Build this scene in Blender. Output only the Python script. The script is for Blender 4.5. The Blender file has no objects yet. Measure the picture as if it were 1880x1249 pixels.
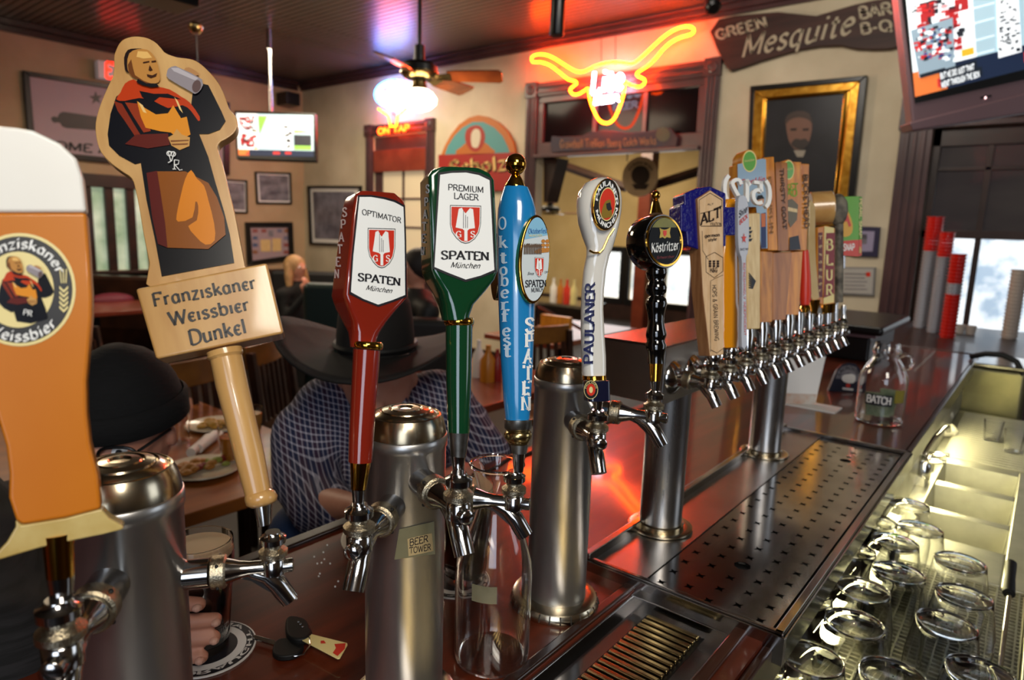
import bpy, bmesh, math, random
from mathutils import Vector, Matrix, Quaternion
V = Vector
PI = math.pi
random.seed(4)
C = bpy.context.scene.collection
scene = bpy.context.scene

# ------------------------------------------------------------------ camera
# world: X runs along the bar, Y across it into the room, Z up; bar top at BAR
F, PIT, ROL, AZ, BAR, CZ = 1218.0, 0.16686, -0.0326, 0.6773, 1.07, 1.55
CAM = V((0, 0, CZ))
def ray(px, py):
    x = (px - 940) / F; y = -(py - 624.5) / F
    cr, sr = math.cos(ROL), math.sin(ROL)
    r = x*cr + y*sr; yu = -x*sr + y*cr
    fw = math.cos(PIT) + yu*math.sin(PIT); up = -math.sin(PIT) + yu*math.cos(PIT)
    return V((fw*math.cos(AZ) + r*math.sin(AZ), fw*math.sin(AZ) - r*math.cos(AZ), up))
def at(px, py, zc): return CAM + ray(px, py)*zc
def onZ(px, py, z): d = ray(px, py); return CAM + d*((z - CZ)/d.z)
def onY(px, py, y): d = ray(px, py); return CAM + d*(y/d.y)
def onX(px, py, x): d = ray(px, py); return CAM + d*(x/d.x)
def depth(P):
    d = P - CAM
    return (d.x*math.cos(AZ) + d.y*math.sin(AZ))*math.cos(PIT) - d.z*math.sin(PIT)
FWD = (ray(940, 624.5)).normalized()
RGT = (ray(1940, 624.5) - ray(940, 624.5)).normalized()
UPV = RGT.cross(FWD).normalized()
cam_d = bpy.data.cameras.new('camera'); cam = bpy.data.objects.new('camera', cam_d); C.objects.link(cam)
cam_d.sensor_width = 36; cam_d.lens = F/1880*36; cam_d.clip_start = 0.02; cam_d.clip_end = 60
M = Matrix((RGT, UPV, -FWD)).transposed().to_4x4(); M.translation = CAM
cam.matrix_world = M
cam_d.dof.use_dof = True; cam_d.dof.focus_distance = 0.62; cam_d.dof.aperture_fstop = 7.0
scene.camera = cam

# ------------------------------------------------------------------ light
scene.view_settings.view_transform = 'Standard'; scene.view_settings.look = 'None'
scene.view_settings.gamma = 1; scene.view_settings.use_curve_mapping = False
scene.view_settings.exposure = 0.0
w = bpy.data.worlds.new('world'); scene.world = w; w.use_nodes = True
w.node_tree.nodes['Background'].inputs[0].default_value = (0.75, 0.68, 0.62, 1)
w.node_tree.nodes['Background'].inputs[1].default_value = 0.36
def area(name, loc, target, sx, sy, power, col, spread=None):
    l = bpy.data.lights.new(name, 'AREA'); l.shape = 'RECTANGLE'; l.size = sx; l.size_y = sy
    l.energy = power; l.color = col
    if spread: l.spread = spread
    o = bpy.data.objects.new(name, l); C.objects.link(o); o.location = loc
    o.rotation_euler = (V(target) - V(loc)).to_track_quat('-Z', 'Y').to_euler(); return o
area('camera_flash', CAM + UPV*0.08 + RGT*-0.02, CAM + FWD*1.0, 0.05, 0.035, 0.30, (1, .97, .92))
area('added_fill_room', (1.2, 5.6, 3.2), (1.6, 4.8, 0), 1.2, 1.2, 60, (1, .80, .56))  # unseen fill light added under the ceiling to warm the room
area('added_fill_far', (4.1, 5.6, 3.2), (4.3, 5.8, 0), 1.4, 1.4, 75, (1, .84, .62))  # second unseen fill, added to brighten the far corner
area('added_wall_wash', (3.2, 1.2, 3.15), (5.5, 1.6, 1.6), 1.2, .5, 32, (1, .92, .80))  # unseen wash light added to brighten the far wall
area('daylight_window_behind', (-2.4, -1.6, 1.9), (1.2, .8, 1.1), 1.5, 1.6, 34, (.74, .84, 1))
area('daylight_window_side', (2.6, -2.4, 1.9), (1.6, .6, 1.2), 1.2, 1.5, 12, (.80, .89, 1))
area('added_key_behind', (-.5, -1.0, 2.7), (.8, .4, 1.2), .7, .7, 30, (1, .92, .80))  # added key light behind the camera, brightens the near taps

# ------------------------------------------------------------------ helpers: objects
LOC = {}
def _props(o, label, cat, group, kind):
    if label: o['label'] = label
    if cat: o['category'] = cat
    if group: o['group'] = group
    if kind: o['kind'] = kind
def thing(name, label, cat, loc, group=None, kind=None):
    o = bpy.data.objects.new(name, None); o.empty_display_size = .05; C.objects.link(o)
    o.location = loc; LOC[o.name] = V(loc); _props(o, label, cat, group, kind); return o
class MB:
    def __init__(s): s.v = []; s.f = []
    def add(s, vs, fs):
        n = len(s.v); s.v += [V(p) for p in vs]; s.f += [tuple(i + n for i in f) for f in fs]; return s
    def box(s, lo, hi, R=None, c=None):
        x0, y0, z0 = lo; x1, y1, z1 = hi
        vs = [V(p) for p in ((x0,y0,z0),(x1,y0,z0),(x1,y1,z0),(x0,y1,z0),(x0,y0,z1),(x1,y0,z1),(x1,y1,z1),(x0,y1,z1))]
        if R is not None: vs = [V(c) + R @ p for p in vs]
        return s.add(vs, [(0,3,2,1),(4,5,6,7),(0,1,5,4),(1,2,6,5),(2,3,7,6),(3,0,4,7)])
    def poly(s, pts): return s.add(pts, [tuple(range(len(pts)))])
    def prism(s, pts, vec):
        n = len(pts); a = [V(p) for p in pts]; b = [p + V(vec) for p in a]
        return s.add(a + b, [tuple(range(n)), tuple(range(2*n - 1, n - 1, -1))] + [(i, i + n, (i+1) % n + n, (i+1) % n) for i in range(n)])
    def rings(s, rings, cap=True, closed=False):
        n = len(rings[0]); vs = [p for r in rings for p in r]; fs = []
        m = len(rings)
        for k in range(m if closed else m - 1):
            a = k*n; b = ((k + 1) % m)*n
            for i in range(n): fs.append((a+i, a+(i+1) % n, b+(i+1) % n, b+i))
        if cap and not closed: fs += [tuple(range(n))[::-1], tuple(range((m-1)*n, m*n))]
        return s.add(vs, fs)
    def lathe(s, prof, o, ax=(0,0,1), n=24, cap=True, closed=False, start=0):
        ax = V(ax).normalized(); t = V((1,0,0)) if abs(ax.x) < .8 else V((0,1,0))
        a = ax.cross(t).normalized(); b = ax.cross(a)
        return s.rings([[V(o) + ax*h + (a*math.cos(2*PI*i/n+start) + b*math.sin(2*PI*i/n+start))*r for i in range(n)] for r, h in prof], cap, closed)
    def tube(s, pts, r, n=10, closed=False, cap=True):
        pts = [V(p) for p in pts]; m = len(pts); rs = r if isinstance(r, (list, tuple)) else [r]*m
        rings = []; pa = None
        for i, p in enumerate(pts):
            if closed: t = pts[(i+1) % m] - pts[i-1]
            else: t = pts[min(i+1, m-1)] - pts[max(i-1, 0)]
            t.normalize()
            if pa is None:
                h = V((0,0,1)) if abs(t.z) < .9 else V((1,0,0)); a = t.cross(h).normalized()
            else: a = (pa - t*pa.dot(t)).normalized()
            pa = a; b = t.cross(a)
            rings.append([p + (a*math.cos(2*PI*k/n) + b*math.sin(2*PI*k/n))*rs[i] for k in range(n)])
        return s.rings(rings, cap, closed)
    def ball(s, c, r, sc=(1,1,1), n=16, m=10, R=None):
        rings = []
        for j in range(m + 1):
            t = PI*j/m; t = min(max(t, .03), PI - .03)
            ring = []
            for i in range(n):
                p = V((math.sin(t)*math.cos(2*PI*i/n)*sc[0], math.sin(t)*math.sin(2*PI*i/n)*sc[1], -math.cos(t)*sc[2]))*r
                if R is not None: p = R @ p
                ring.append(V(c) + p)
            rings.append(ring)
        return s.rings(rings)
    def loft(s, secs, n=28):
        """secs: (centre, half-width vector, half-depth vector, exponent)"""
        rings = []
        for c, a, b, e in secs:
            ring = []
            for i in range(n):
                t = 2*PI*(i + .5)/n; ct, st = math.cos(t), math.sin(t)
                ring.append(V(c) + V(a)*math.copysign(abs(ct)**(2/e), ct) + V(b)*math.copysign(abs(st)**(2/e), st))
            rings.append(ring)
        return s.rings(rings)
    def build(s, name, mat, parent=None, label=None, cat=None, group=None, kind=None, smooth=True, ang=38, bevel=0, seg=2):
        me = bpy.data.meshes.new(name)
        if parent is not None: org = LOC[parent.name]
        else:
            xs = [p.x for p in s.v]; ys = [p.y for p in s.v]; zs = [p.z for p in s.v]
            org = V(((min(xs)+max(xs))/2, (min(ys)+max(ys))/2, min(zs)))
        me.from_pydata([p - org for p in s.v], [], s.f); me.materials.append(mat)
        bm = bmesh.new(); bm.from_mesh(me); bmesh.ops.recalc_face_normals(bm, faces=bm.faces); bm.to_mesh(me); bm.free()
        if smooth: me.shade_smooth(); me.set_sharp_from_angle(angle=math.radians(ang))
        o = bpy.data.objects.new(name, me); C.objects.link(o); LOC[o.name] = org
        if parent is not None: o.parent = parent
        else: o.location = org
        if bevel:
            b = o.modifiers.new('bevel', 'BEVEL'); b.width = bevel; b.segments = seg; b.limit_method = 'ANGLE'; b.angle_limit = .6; b.harden_normals = True
        _props(o, label, cat, group, kind); return o
def copy_tree(o, loc, label=None, rotz=None, parent=None):
    c = o.copy(); C.objects.link(c)
    if parent: c.parent = parent
    else:
        c.location = loc
        if rotz is not None: c.rotation_euler.z = rotz
        if label: c['label'] = label
    LOC[c.name] = V(loc)
    for ch in list(o.children): copy_tree(ch, loc, parent=c)
    return c
def struct(name, mb, mat, parent=None, **k):
    return mb.build(name, mat, parent, kind=None if parent else 'structure', **k)

# ------------------------------------------------------------------ helpers: planes seen through pixels
class Pl:
    def __init__(s, o, n): s.o = V(o); s.n = V(n).normalized()
    def P(s, px, py, off=0):
        d = ray(px, py); oo = s.o + s.n*off
        return CAM + d*((oo - CAM).dot(s.n)/d.dot(s.n))
    def L(s, pts, off=0): return [s.P(x, y, off) for x, y in pts]
    def off(s, d): return Pl(s.o + s.n*d, s.n)
def facing(px, py, zc, yaw=0, tilt=0):
    """plane through a point, turned from facing the lens: yaw to the right, tilt upwards (degrees)"""
    n = -FWD
    n = Quaternion(UPV, math.radians(yaw)) @ n
    n = Quaternion(RGT, math.radians(-tilt)) @ n
    return Pl(at(px, py, zc), n)
def zz(s, ox, oy, pts): return [(ox + x/s, oy + y/s) for x, y in pts]
def smoothpts(pts, k=4, closed=True):
    n = len(pts); out = []
    rng = range(n) if closed else range(n - 1)
    g = (lambda i: pts[i % n]) if closed else (lambda i: pts[min(max(i, 0), n-1)])
    for i in rng:
        p0, p1, p2, p3 = g(i-1), g(i), g(i+1), g(i+2)
        for j in range(k):
            t = j/k
            out.append(tuple(.5*((2*b) + (-a+c)*t + (2*a-5*b+4*c-d)*t*t + (-a+3*b-3*c+d)*t**3) for a, b, c, d in zip(p0, p1, p2, p3)))
    if not closed: out.append(tuple(pts[-1]))
    return out
def ell(cx, cy, rx, ry, n=32, rot=0, a0=0, a1=360):
    out = []
    for i in range(n + (0 if a1-a0 == 360 else 1)):
        t = math.radians(a0 + (a1-a0)*i/n); x, y = rx*math.cos(t), -ry*math.sin(t)
        c, s_ = math.cos(rot), math.sin(rot); out.append((cx + x*c - y*s_, cy + x*s_ + y*c))
    return out
def flat(pl, pts, mat, parent, name='print', off=.0004, **k):
    return MB().poly(pl.L(pts, off)).build(name, mat, parent, smooth=False, **k)
def plate(pl, pts, thick, mat, parent, name, off=0, bevel=0, **k):
    return MB().prism(pl.L(pts, off), -pl.n*thick).build(name, mat, parent, bevel=bevel, **k)

# ------------------------------------------------------------------ lettering drawn as pen strokes
G = {
'A':(8,"0,0 4,10 8,0|1.5,3.5 6.5,3.5"),'B':(7.2,"1,0 1,10|~1,10 4.5,10 6.2,8.8 6.2,6.6 4.5,5.4 1,5.4|~1,5.4 5,5.4 7,4 7,1.5 5,0 1,0"),
'C':(7.6,"~7.4,7.8 6,9.6 3.9,10 1.4,8.2 .5,5 1.4,1.8 3.9,0 6,.3 7.4,2.2"),'D':(8,"1,0 1,10|~1,10 4,10 6.9,8.5 7.9,5 6.9,1.5 4,0 1,0"),
'E':(6.6,"1,0 1,10|1,10 6.2,10 6.2,8.6|1,5.3 5,5.3|1,0 6.4,0 6.4,1.5"),'F':(6.4,"1,0 1,10|1,10 6.2,10 6.2,8.6|1,5.3 5,5.3"),
'G':(8.2,"~7.4,7.8 6,9.6 3.9,10 1.4,8.2 .5,5 1.4,1.8 3.9,0 6,.2 7.3,1.2|7.3,0 7.3,4.4 4.8,4.4"),'H':(8,"1,0 1,10|7,0 7,10|1,5.2 7,5.2"),
'I':(2.6,"1.3,0 1.3,10"),'J':(5,"~4,10 4,2.4 3,.3 1.4,0 .3,1.2"),'K':(7.6,"1,0 1,10|6.8,10 1,4.6|2.8,6 7.4,0"),'L':(6.4,"1,0 1,10|1,0 6.2,0 6.2,1.7"),
'M':(10,"1,0 1,10|1,10 5,1.5 9,10|9,10 9,0"),'N':(8.4,"1,0 1,10|1,10 7.4,0|7.4,0 7.4,10"),'O':(8.8,"~4.4,10 1.5,8.5 .5,5 1.5,1.5 4.4,0 7.3,1.5 8.3,5 7.3,8.5 4.4,10"),
'P':(7,"1,0 1,10|~1,10 4.6,10 6.6,8.8 6.6,6 4.6,4.8 1,4.8"),'Q':(8.8,"~4.4,10 1.5,8.5 .5,5 1.5,1.5 4.4,0 7.3,1.5 8.3,5 7.3,8.5 4.4,10|5,2.5 8.6,-1.4"),
'R':(7.8,"1,0 1,10|~1,10 4.6,10 6.4,8.8 6.4,6.3 4.6,5.1 1,5.1|3.8,5.1 7.6,0"),'S':(7,"~6.2,8 5.2,9.6 3.4,10 1.4,9.2 .9,7.3 2.2,5.8 4.8,4.6 6.3,3 5.9,1 3.6,0 1.6,.4 .6,2.2"),
'T':(7.6,"3.8,0 3.8,10|.2,8.5 .2,10 7.4,10 7.4,8.5"),'U':(8.2,"~1,10 1,3 2.2,.5 4.2,0 6.2,.6 7.2,3 7.2,10"),'V':(8,"0,10 4,0 8,10"),'W':(11.4,"0,10 3,0 5.7,9 8.4,0 11.4,10"),
'X':(8,"0.4,10 7.6,0|7.4,10 .6,0"),'Y':(8,"0,10 4,4.8 8,10|4,4.8 4,0"),'Z':(7.4,".4,10 6.8,10 .4,0 7,0"),'&':(8.4,"~7.6,0 3,6.3 2.4,8.4 3.6,10 5,8.8 4.4,6.8 1.4,4 .8,1.8 2.4,0 4.8,.4 6.6,2.4 7.6,4.8"),
'a':(6,"~5,6.5 5,1.4 5.6,0|~5,5.2 3.2,6.6 1.2,5.4 .6,3 1.4,.6 3,0 5,1.8"),'b':(6.2,"1,10 1,0|~1,4.8 2.6,6.5 4.8,6 5.6,3.3 4.8,.6 2.8,0 1,1"),'c':(5.2,"~4.8,5.4 3.2,6.6 1.4,5.6 .6,3.2 1.4,.8 3.2,0 4.8,1.2"),
'd':(6.2,"5,10 5,0|~5,5.4 3.2,6.6 1.2,5.4 .6,3 1.4,.6 3,0 5,1.4"),'e':(5.4,"~.7,3.5 4.9,3.9 4.4,5.9 2.8,6.6 1.1,5.2 .7,3 1.4,.8 3.2,0 4.9,1.2"),'f':(4,"~4.2,9.4 3,10 1.7,8.6 1.7,0|.1,6.4 3.6,6.4"),
'g':(6,"~5,5.4 3.2,6.6 1.2,5.4 .6,3.2 1.4,1 3,.4 5,1.8|~5,6.5 5,-1.4 3.4,-3 .9,-2.4"),'h':(6.2,"1,10 1,0|~1,4.6 2.8,6.5 4.6,6.2 5.2,4.5 5.2,0"),'i':(2.4,"1.2,6.5 1.2,0|1.2,8.6 1.2,9.8"),'j':(2.6,"~1.6,6.5 1.6,-1.6 .2,-2.8|1.6,8.6 1.6,9.8"),
'k':(5.8,"1,10 1,0|5,6.5 1,2.8|2.4,3.8 5.6,0"),'l':(2.4,"1.2,10 1.2,0"),'m':(9,"1,6.5 1,0|~1,4.8 2.6,6.5 4.2,6 4.6,4.4 4.6,0|~4.6,4.8 6.2,6.5 7.8,6 8.2,4.4 8.2,0"),'n':(6.2,"1,6.5 1,0|~1,4.7 2.8,6.5 4.6,6.2 5.2,4.5 5.2,0"),
'o':(6.2,"~3.1,6.6 1.1,5.4 .6,3.3 1.1,1.1 3.1,0 5.1,1.1 5.6,3.3 5.1,5.4 3.1,6.6"),'p':(6.2,"1,6.5 1,-3|~1,4.8 2.6,6.5 4.8,6 5.6,3.3 4.8,.6 2.8,0 1,1"),'q':(6.2,"5,6.5 5,-3|~5,5.4 3.2,6.6 1.2,5.4 .6,3 1.4,.6 3,0 5,1.4"),
'r':(4.4,"1,6.5 1,0|~1,4.6 2.2,6.2 4.2,6.4"),'s':(4.8,"~4.3,5.6 2.7,6.6 1,5.6 1.3,4.1 3.5,2.8 4.3,1.4 3.2,.1 1.7,0 .6,1"),'t':(4,"~1.8,8.6 1.8,1.2 2.6,0 3.9,.6|.2,6.4 3.6,6.4"),'u':(6.2,"~1,6.5 1,1.6 2.2,0 4.2,.6 5.2,2|5.2,6.5 5.2,0"),
'v':(5.6,"0.2,6.5 2.8,0 5.4,6.5"),'w':(8,"0.2,6.5 2.2,0 4,5.8 5.8,0 7.8,6.5"),'x':(5.6,".4,6.5 5.2,0|5.2,6.5 .4,0"),'y':(5.6,"0.2,6.5 2.8,.4|5.4,6.5 2.8,.4 1.6,-2.8"),'z':(5.2,".4,6.5 4.6,6.5 .5,0 4.9,0"),
'3':(6.2,"~.8,9 3,10 5.2,8.6 4.6,6.2 2.6,5.4 5,4.8 5.6,2 3.4,0 .6,.8"),'5':(6.4,"5.6,10 1.6,10 1.2,5.8|~1.2,5.8 3.4,6.4 5.6,5 5.6,2 3.6,0 .8,.8"),'1':(4,".6,8 2.2,10 2.2,0"),'2':(6.4,"~.8,8 1.6,9.7 3.4,10 5.3,8.8 5.3,6.8 .8,0|.8,0 5.9,0"),
'7':(6,".5,10 5.6,10 2.2,0"),'0':(6.6,"~3.3,10 1.2,8.4 .7,5 1.2,1.6 3.3,0 5.4,1.6 5.9,5 5.4,8.4 3.3,10"),'4':(6.6,"4.6,0 4.6,10 .4,3 6.2,3"),'9':(6.4,"~5.4,7 3.2,4.6 1,7 3.2,10 5.4,7.6 5.4,4 3,0"),
'.':(2.4,"1.2,0 1.2,1"),"-":(4.4,".6,4 3.8,4"),' ':(3.6,""),'(':(3.6,"~3.2,11.5 1.4,9 .8,5 1.4,1 3.2,-1.5"),')':(3.6,"~.4,11.5 2.2,9 2.8,5 2.2,1 .4,-1.5"),"'":(2.4,"1.2,8 1.2,10")}
for u, b in (('ö','o'),('ü','u'),('Ü','U'),('Ö','O')):
    t = 8.3 if b.islower() else 11.6; c = G[b][0]/2
    G[u] = (G[b][0], G[b][1] + "|%g,%g %g,%g|%g,%g %g,%g" % (c-1.5, t, c-1.5, t+1.2, c+1.5, t, c+1.5, t+1.2))
STY = {'serif':dict(thick=1.0,thin=.4,ang=15,serif=1.5),'roman':dict(thick=.85,thin=.36,ang=20,serif=1.0),'pen':dict(thick=.78,thin=.3,ang=28,serif=0),'black':dict(thick=1.15,thin=.22,ang=42,serif=0,rough=1),
 'sans':dict(thick=.65,thin=.65,ang=0,serif=0),'bold':dict(thick=1.1,thin=1.0,ang=0,serif=0),'script':dict(thick=.85,thin=.42,ang=40,serif=0,shear=.35),'slab':dict(thick=1.15,thin=.6,ang=10,serif=1.6)}
def text_polys(txt, style='sans', track=1.2):
    st = STY[style] if isinstance(style, str) else style; x = 0; out = []
    na = math.radians(st['ang']); sh = st.get('shear', 0)
    for ch in txt:
        wd, d = G.get(ch, (4, ""))
        for s_ in d.split('|'):
            if not s_: continue
            sm = s_[0] == '~'
            pts = [tuple(float(q) for q in p.split(',')) for p in s_.lstrip('~').split()]
            raw = pts
            if sm and not st.get('rough'): pts = smoothpts(pts, 3, False)
            def hw(a): return st['thin'] + (st['thick'] - st['thin'])*abs(math.sin(a - na))
            m = len(pts)
            if sm and not st.get('rough'):
                L = []; R_ = []
                for i in range(m):
                    a = pts[max(i-1, 0)]; b = pts[min(i+1, m-1)]; an = math.atan2(b[1]-a[1], b[0]-a[0]); h = hw(an)
                    nx, ny = -math.sin(an)*h, math.cos(an)*h
                    L.append((pts[i][0]+nx, pts[i][1]+ny)); R_.append((pts[i][0]-nx, pts[i][1]-ny))
                for i in range(m-1): out.append([(x+q[0]+sh*q[1], q[1]) for q in (L[i], L[i+1], R_[i+1], R_[i])])
            else:
                for i in range(m-1):
                    a, b = pts[i], pts[i+1]; an = math.atan2(b[1]-a[1], b[0]-a[0]); h = hw(an)
                    ex, ey = math.cos(an), math.sin(an); e0 = h*.7 if i > 0 else 0; e1 = h*.7 if i < m-2 else 0
                    nx, ny = -ey*h, ex*h
                    if st.get('rough'): nx, ny = math.cos(na)*st['thick'], math.sin(na)*st['thick']; nx, ny = (nx, ny) if abs(math.sin(an-na)) > .35 else (-ey*.35, ex*.35)
                    q = [(a[0]-ex*e0+nx, a[1]-ey*e0+ny), (b[0]+ex*e1+nx, b[1]+ey*e1+ny), (b[0]+ex*e1-nx, b[1]+ey*e1-ny), (a[0]-ex*e0-nx, a[1]-ey*e0-ny)]
                    out.append([(x+p[0]+sh*p[1], p[1]) for p in q])
            if st['serif']:
                for e, o_ in ((raw[0], raw[1]), (raw[-1], raw[-2])):
                    if abs(e[1]-o_[1]) > 2.5 and abs(e[0]-o_[0]) < abs(e[1]-o_[1])*.9 and (e[1] in (0., 10., 6.5, -3.)):
                        sg = 1 if e[1] <= 0 else -1; q = st['serif']; tn = st['thin']*1.7
                        out.append([(x+e[0]-q, e[1]), (x+e[0]+q, e[1]), (x+e[0]+q*.8, e[1]+sg*tn), (x+e[0]-q*.8, e[1]+sg*tn)])
        x += wd + track
    return out, max(x - track, .1)
def text_mesh(txt, fn, style='sans', track=1.2, mb=None):
    """fn(u, v): u 0..1 along the line, v in cap heights"""
    mb = mb or MB(); polys, W = text_polys(txt, style, track)
    for i, p in enumerate(polys): mb.poly([fn(x/W, y/10) for x, y in p])
    return mb
def label_text(pl, txt, p0, p1, h, mat, parent, style='sans', off=.0006, track=1.2, up=None, name='lettering', mb=None, build=True):
    a = pl.P(*p0, off); b = pl.P(*p1, off); dx, dy = p1[0]-p0[0], p1[1]-p0[1]; L = math.hypot(dx, dy)
    if up is None: up = (dy/L, -dx/L)
    else: u = math.hypot(*up); up = (up[0]/u, up[1]/u)
    c = pl.P(p0[0]+up[0]*h, p0[1]+up[1]*h, off); U = c - a
    mb = text_mesh(txt, lambda u, v: a + (b-a)*u + U*v, style, track, mb)
    if not build: return mb
    return mb.build(name, mat, parent, smooth=False)
def arc_text(pl, txt, cx, cy, rx, ry, a0, a1, h, mat, parent, style='sans', off=.0006, track=1.2, rot=0, inward=False, name='lettering', mb=None, build=True):
    """text along an ellipse in pixel space, from angle a0 to a1 (degrees, counter-clockwise from +x); h = letter height as a share of the radius"""
    c, s_ = math.cos(rot), math.sin(rot)
    def fn(u, v):
        t = math.radians(a0 + (a1-a0)*u); k = 1 + (v*h if not inward else -v*h)
        x, y = rx*k*math.cos(t), -ry*k*math.sin(t)
        return pl.P(cx + x*c - y*s_, cy + x*s_ + y*c, off)
    mb = text_mesh(txt, fn, style, track, mb)
    if not build: return mb
    return mb.build(name, mat, parent, smooth=False)

# ------------------------------------------------------------------ materials
def hexc(h):
    h = h.lstrip('#'); r = [int(h[i:i+2], 16)/255 for i in (0, 2, 4)]
    return tuple(((c+.055)/1.055)**2.4 if c > .04045 else c/12.92 for c in r)
def mat(name, col, rough=.5, metal=0, coat=0, emit=0, ecol=None, trans=0, ior=1.45, bump=0, bscale=200, spec=None, sheen=0, aniso=0):
    m = bpy.data.materials.new(name); m.use_nodes = True; nt = m.node_tree; b = nt.nodes['Principled BSDF']
    if isinstance(col, str): col = hexc(col)
    b.inputs['Base Color'].default_value = (*col, 1); b.inputs['Roughness'].default_value = rough; b.inputs['Metallic'].default_value = metal
    b.inputs['Coat Weight'].default_value = coat; b.inputs['Coat Roughness'].default_value = .06
    b.inputs['Transmission Weight'].default_value = trans; b.inputs['IOR'].default_value = ior
    if spec is not None: b.inputs['Specular IOR Level'].default_value = spec
    if sheen: b.inputs['Sheen Weight'].default_value = sheen
    if emit:
        e = ecol or col
        if isinstance(e, str): e = hexc(e)
        b.inputs['Emission Color'].default_value = (*e, 1); b.inputs['Emission Strength'].default_value = emit
    if bump:
        tc = nt.nodes.new('ShaderNodeTexCoord'); n = nt.nodes.new('ShaderNodeTexNoise'); n.inputs['Scale'].default_value = bscale; n.inputs['Detail'].default_value = 4
        bp = nt.nodes.new('ShaderNodeBump'); bp.inputs['Strength'].default_value = bump; bp.inputs['Distance'].default_value = .002
        nt.links.new(tc.outputs['Object'], n.inputs['Vector']); nt.links.new(n.outputs['Fac'], bp.inputs['Height']); nt.links.new(bp.outputs['Normal'], b.inputs['Normal'])
    return m
def mottled(name, c1, c2, scale=3, rough=.6, metal=0, coat=0, stretch=(1,1,1), lo=.35, hi=.65, bump=0, rvar=0, rot=(0,0,0), detail=5, spec=None):
    m = mat(name, c1, rough, metal, coat, spec=spec); nt = m.node_tree; b = nt.nodes['Principled BSDF']
    tc = nt.nodes.new('ShaderNodeTexCoord'); mp = nt.nodes.new('ShaderNodeMapping'); mp.inputs['Scale'].default_value = stretch; mp.inputs['Rotation'].default_value = rot
    n = nt.nodes.new('ShaderNodeTexNoise'); n.inputs['Scale'].default_value = scale; n.inputs['Detail'].default_value = detail
    r = nt.nodes.new('ShaderNodeValToRGB'); r.color_ramp.elements[0].position = lo; r.color_ramp.elements[1].position = hi
    r.color_ramp.elements[0].color = (*hexc(c1), 1); r.color_ramp.elements[1].color = (*hexc(c2), 1)
    nt.links.new(tc.outputs['Object'], mp.inputs['Vector']); nt.links.new(mp.outputs['Vector'], n.inputs['Vector']); nt.links.new(n.outputs['Fac'], r.inputs['Fac']); nt.links.new(r.outputs['Color'], b.inputs['Base Color'])
    if bump:
        bp = nt.nodes.new('ShaderNodeBump'); bp.inputs['Strength'].default_value = bump; bp.inputs['Distance'].default_value = .003
        nt.links.new(n.outputs['Fac'], bp.inputs['Height']); nt.links.new(bp.outputs['Normal'], b.inputs['Normal'])
    if rvar:
        mr = nt.nodes.new('ShaderNodeMapRange'); mr.inputs['To Min'].default_value = rough; mr.inputs['To Max'].default_value = rough + rvar
        nt.links.new(n.outputs['Fac'], mr.inputs['Value']); nt.links.new(mr.outputs['Result'], b.inputs['Roughness'])
    return m
X = {}
X['chrome'] = mottled('polished_chrome', '#cfcdca', '#a8a5a2', 30, .07, 1, rvar=.12)
X['tower'] = mottled('worn_steel', '#c4c3c1', '#a3a19e', 14, .24, .93, rvar=.16, stretch=(1,1,.5))
X['brushed'] = mottled('brushed_steel', '#b9b7b4', '#a3a19f', 60, .22, 1, rvar=.14, stretch=(4,4,.15))
X['trim_steel'] = mottled('sheet_steel', '#b5b2b0', '#9a9795', 8, .09, 1, rvar=.09)
X['cap'] = mottled('brassy_cap', '#cfc3aa', '#a89a80', 20, .16, 1, rvar=.1)
X['gold'] = mat('gold_plate', '#d9a441', .1, 1)
X['brass'] = mottled('worn_brass', '#cdb57c', '#a08a5c', 60, .22, 1)
X['knurl'] = mat('knurled_metal', '#b8ac92', .26, 1, bump=.35, bscale=800)
X['pewter'] = mottled('cast_pewter', '#9a9790', '#6e6a62', 60, .35, 1)
X['maple'] = mottled('varnished_maple', '#b98a4e', '#d2a768', 9, .28, 0, .6, stretch=(6,1,1), rot=(0,0,.5))
X['maple_dark'] = mat('maple_edge', '#9c6c34', .35, 0, .5)
X['oak'] = mottled('oak_wood', '#9a5c16', '#c98428', 14, .35, 0, .3, stretch=(8,8,.6))
X['orangewood'] = mottled('orange_wood', '#b06410', '#d88c20', 14, .35, 0, .3, stretch=(6,6,.5))
X['walnut'] = mottled('walnut_wood', '#8a4f16', '#a96826', 14, .35, 0, .3, stretch=(6,6,.5))
X['pale'] = mottled('pale_laser_wood', '#cda77a', '#dcbb92', 20, .4, 0, .2, stretch=(8,8,1))
X['palebrown'] = mottled('side_wood', '#8d5c36', '#a6754b', 20, .45, stretch=(8,8,1))
X['cream_wood'] = mottled('cream_wood', '#c5a468', '#d8bd85', 20, .35, 0, .3, stretch=(8,8,1))
X['black'] = mat('black_print', '#0d0c0c', .4); X['ink'] = mat('ink_print', '#1b1a20', .4)
X['white'] = mat('white_print', '#ecece8', .35); X['label'] = mat('label_white', '#eff0ec', .22, coat=.3)
X['foam'] = mottled('foam_white', '#e2dfd6', '#ecebe4', 8, .3, 0, .3)
X['redgloss'] = mat('red_lacquer', '#7c2012', .14, coat=1); X['greengloss'] = mat('green_lacquer', '#0b3a20', .12, coat=1)
X['bluegloss'] = mottled('blue_lacquer', '#1878b4', '#2184c0', 8, .2, 0, 1)
X['whitegloss'] = mat('white_ceramic', '#dcd9d0', .1, coat=1); X['navy'] = mat('navy_gloss', '#10142c', .18, coat=1); X['blackgloss'] = mat('black_gloss', '#060606', .08, coat=1)
X['navyblue'] = mat('blue_gloss', '#14146a', .18, coat=1, bump=.9, bscale=160); X['orange'] = mat('orange_gloss', '#d88a10', .18, coat=1)
X['logo_red'] = mat('logo_red', '#c9301c', .35); X['logo_gold'] = mat('logo_gold', '#a98b3c', .3, .6)
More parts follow.
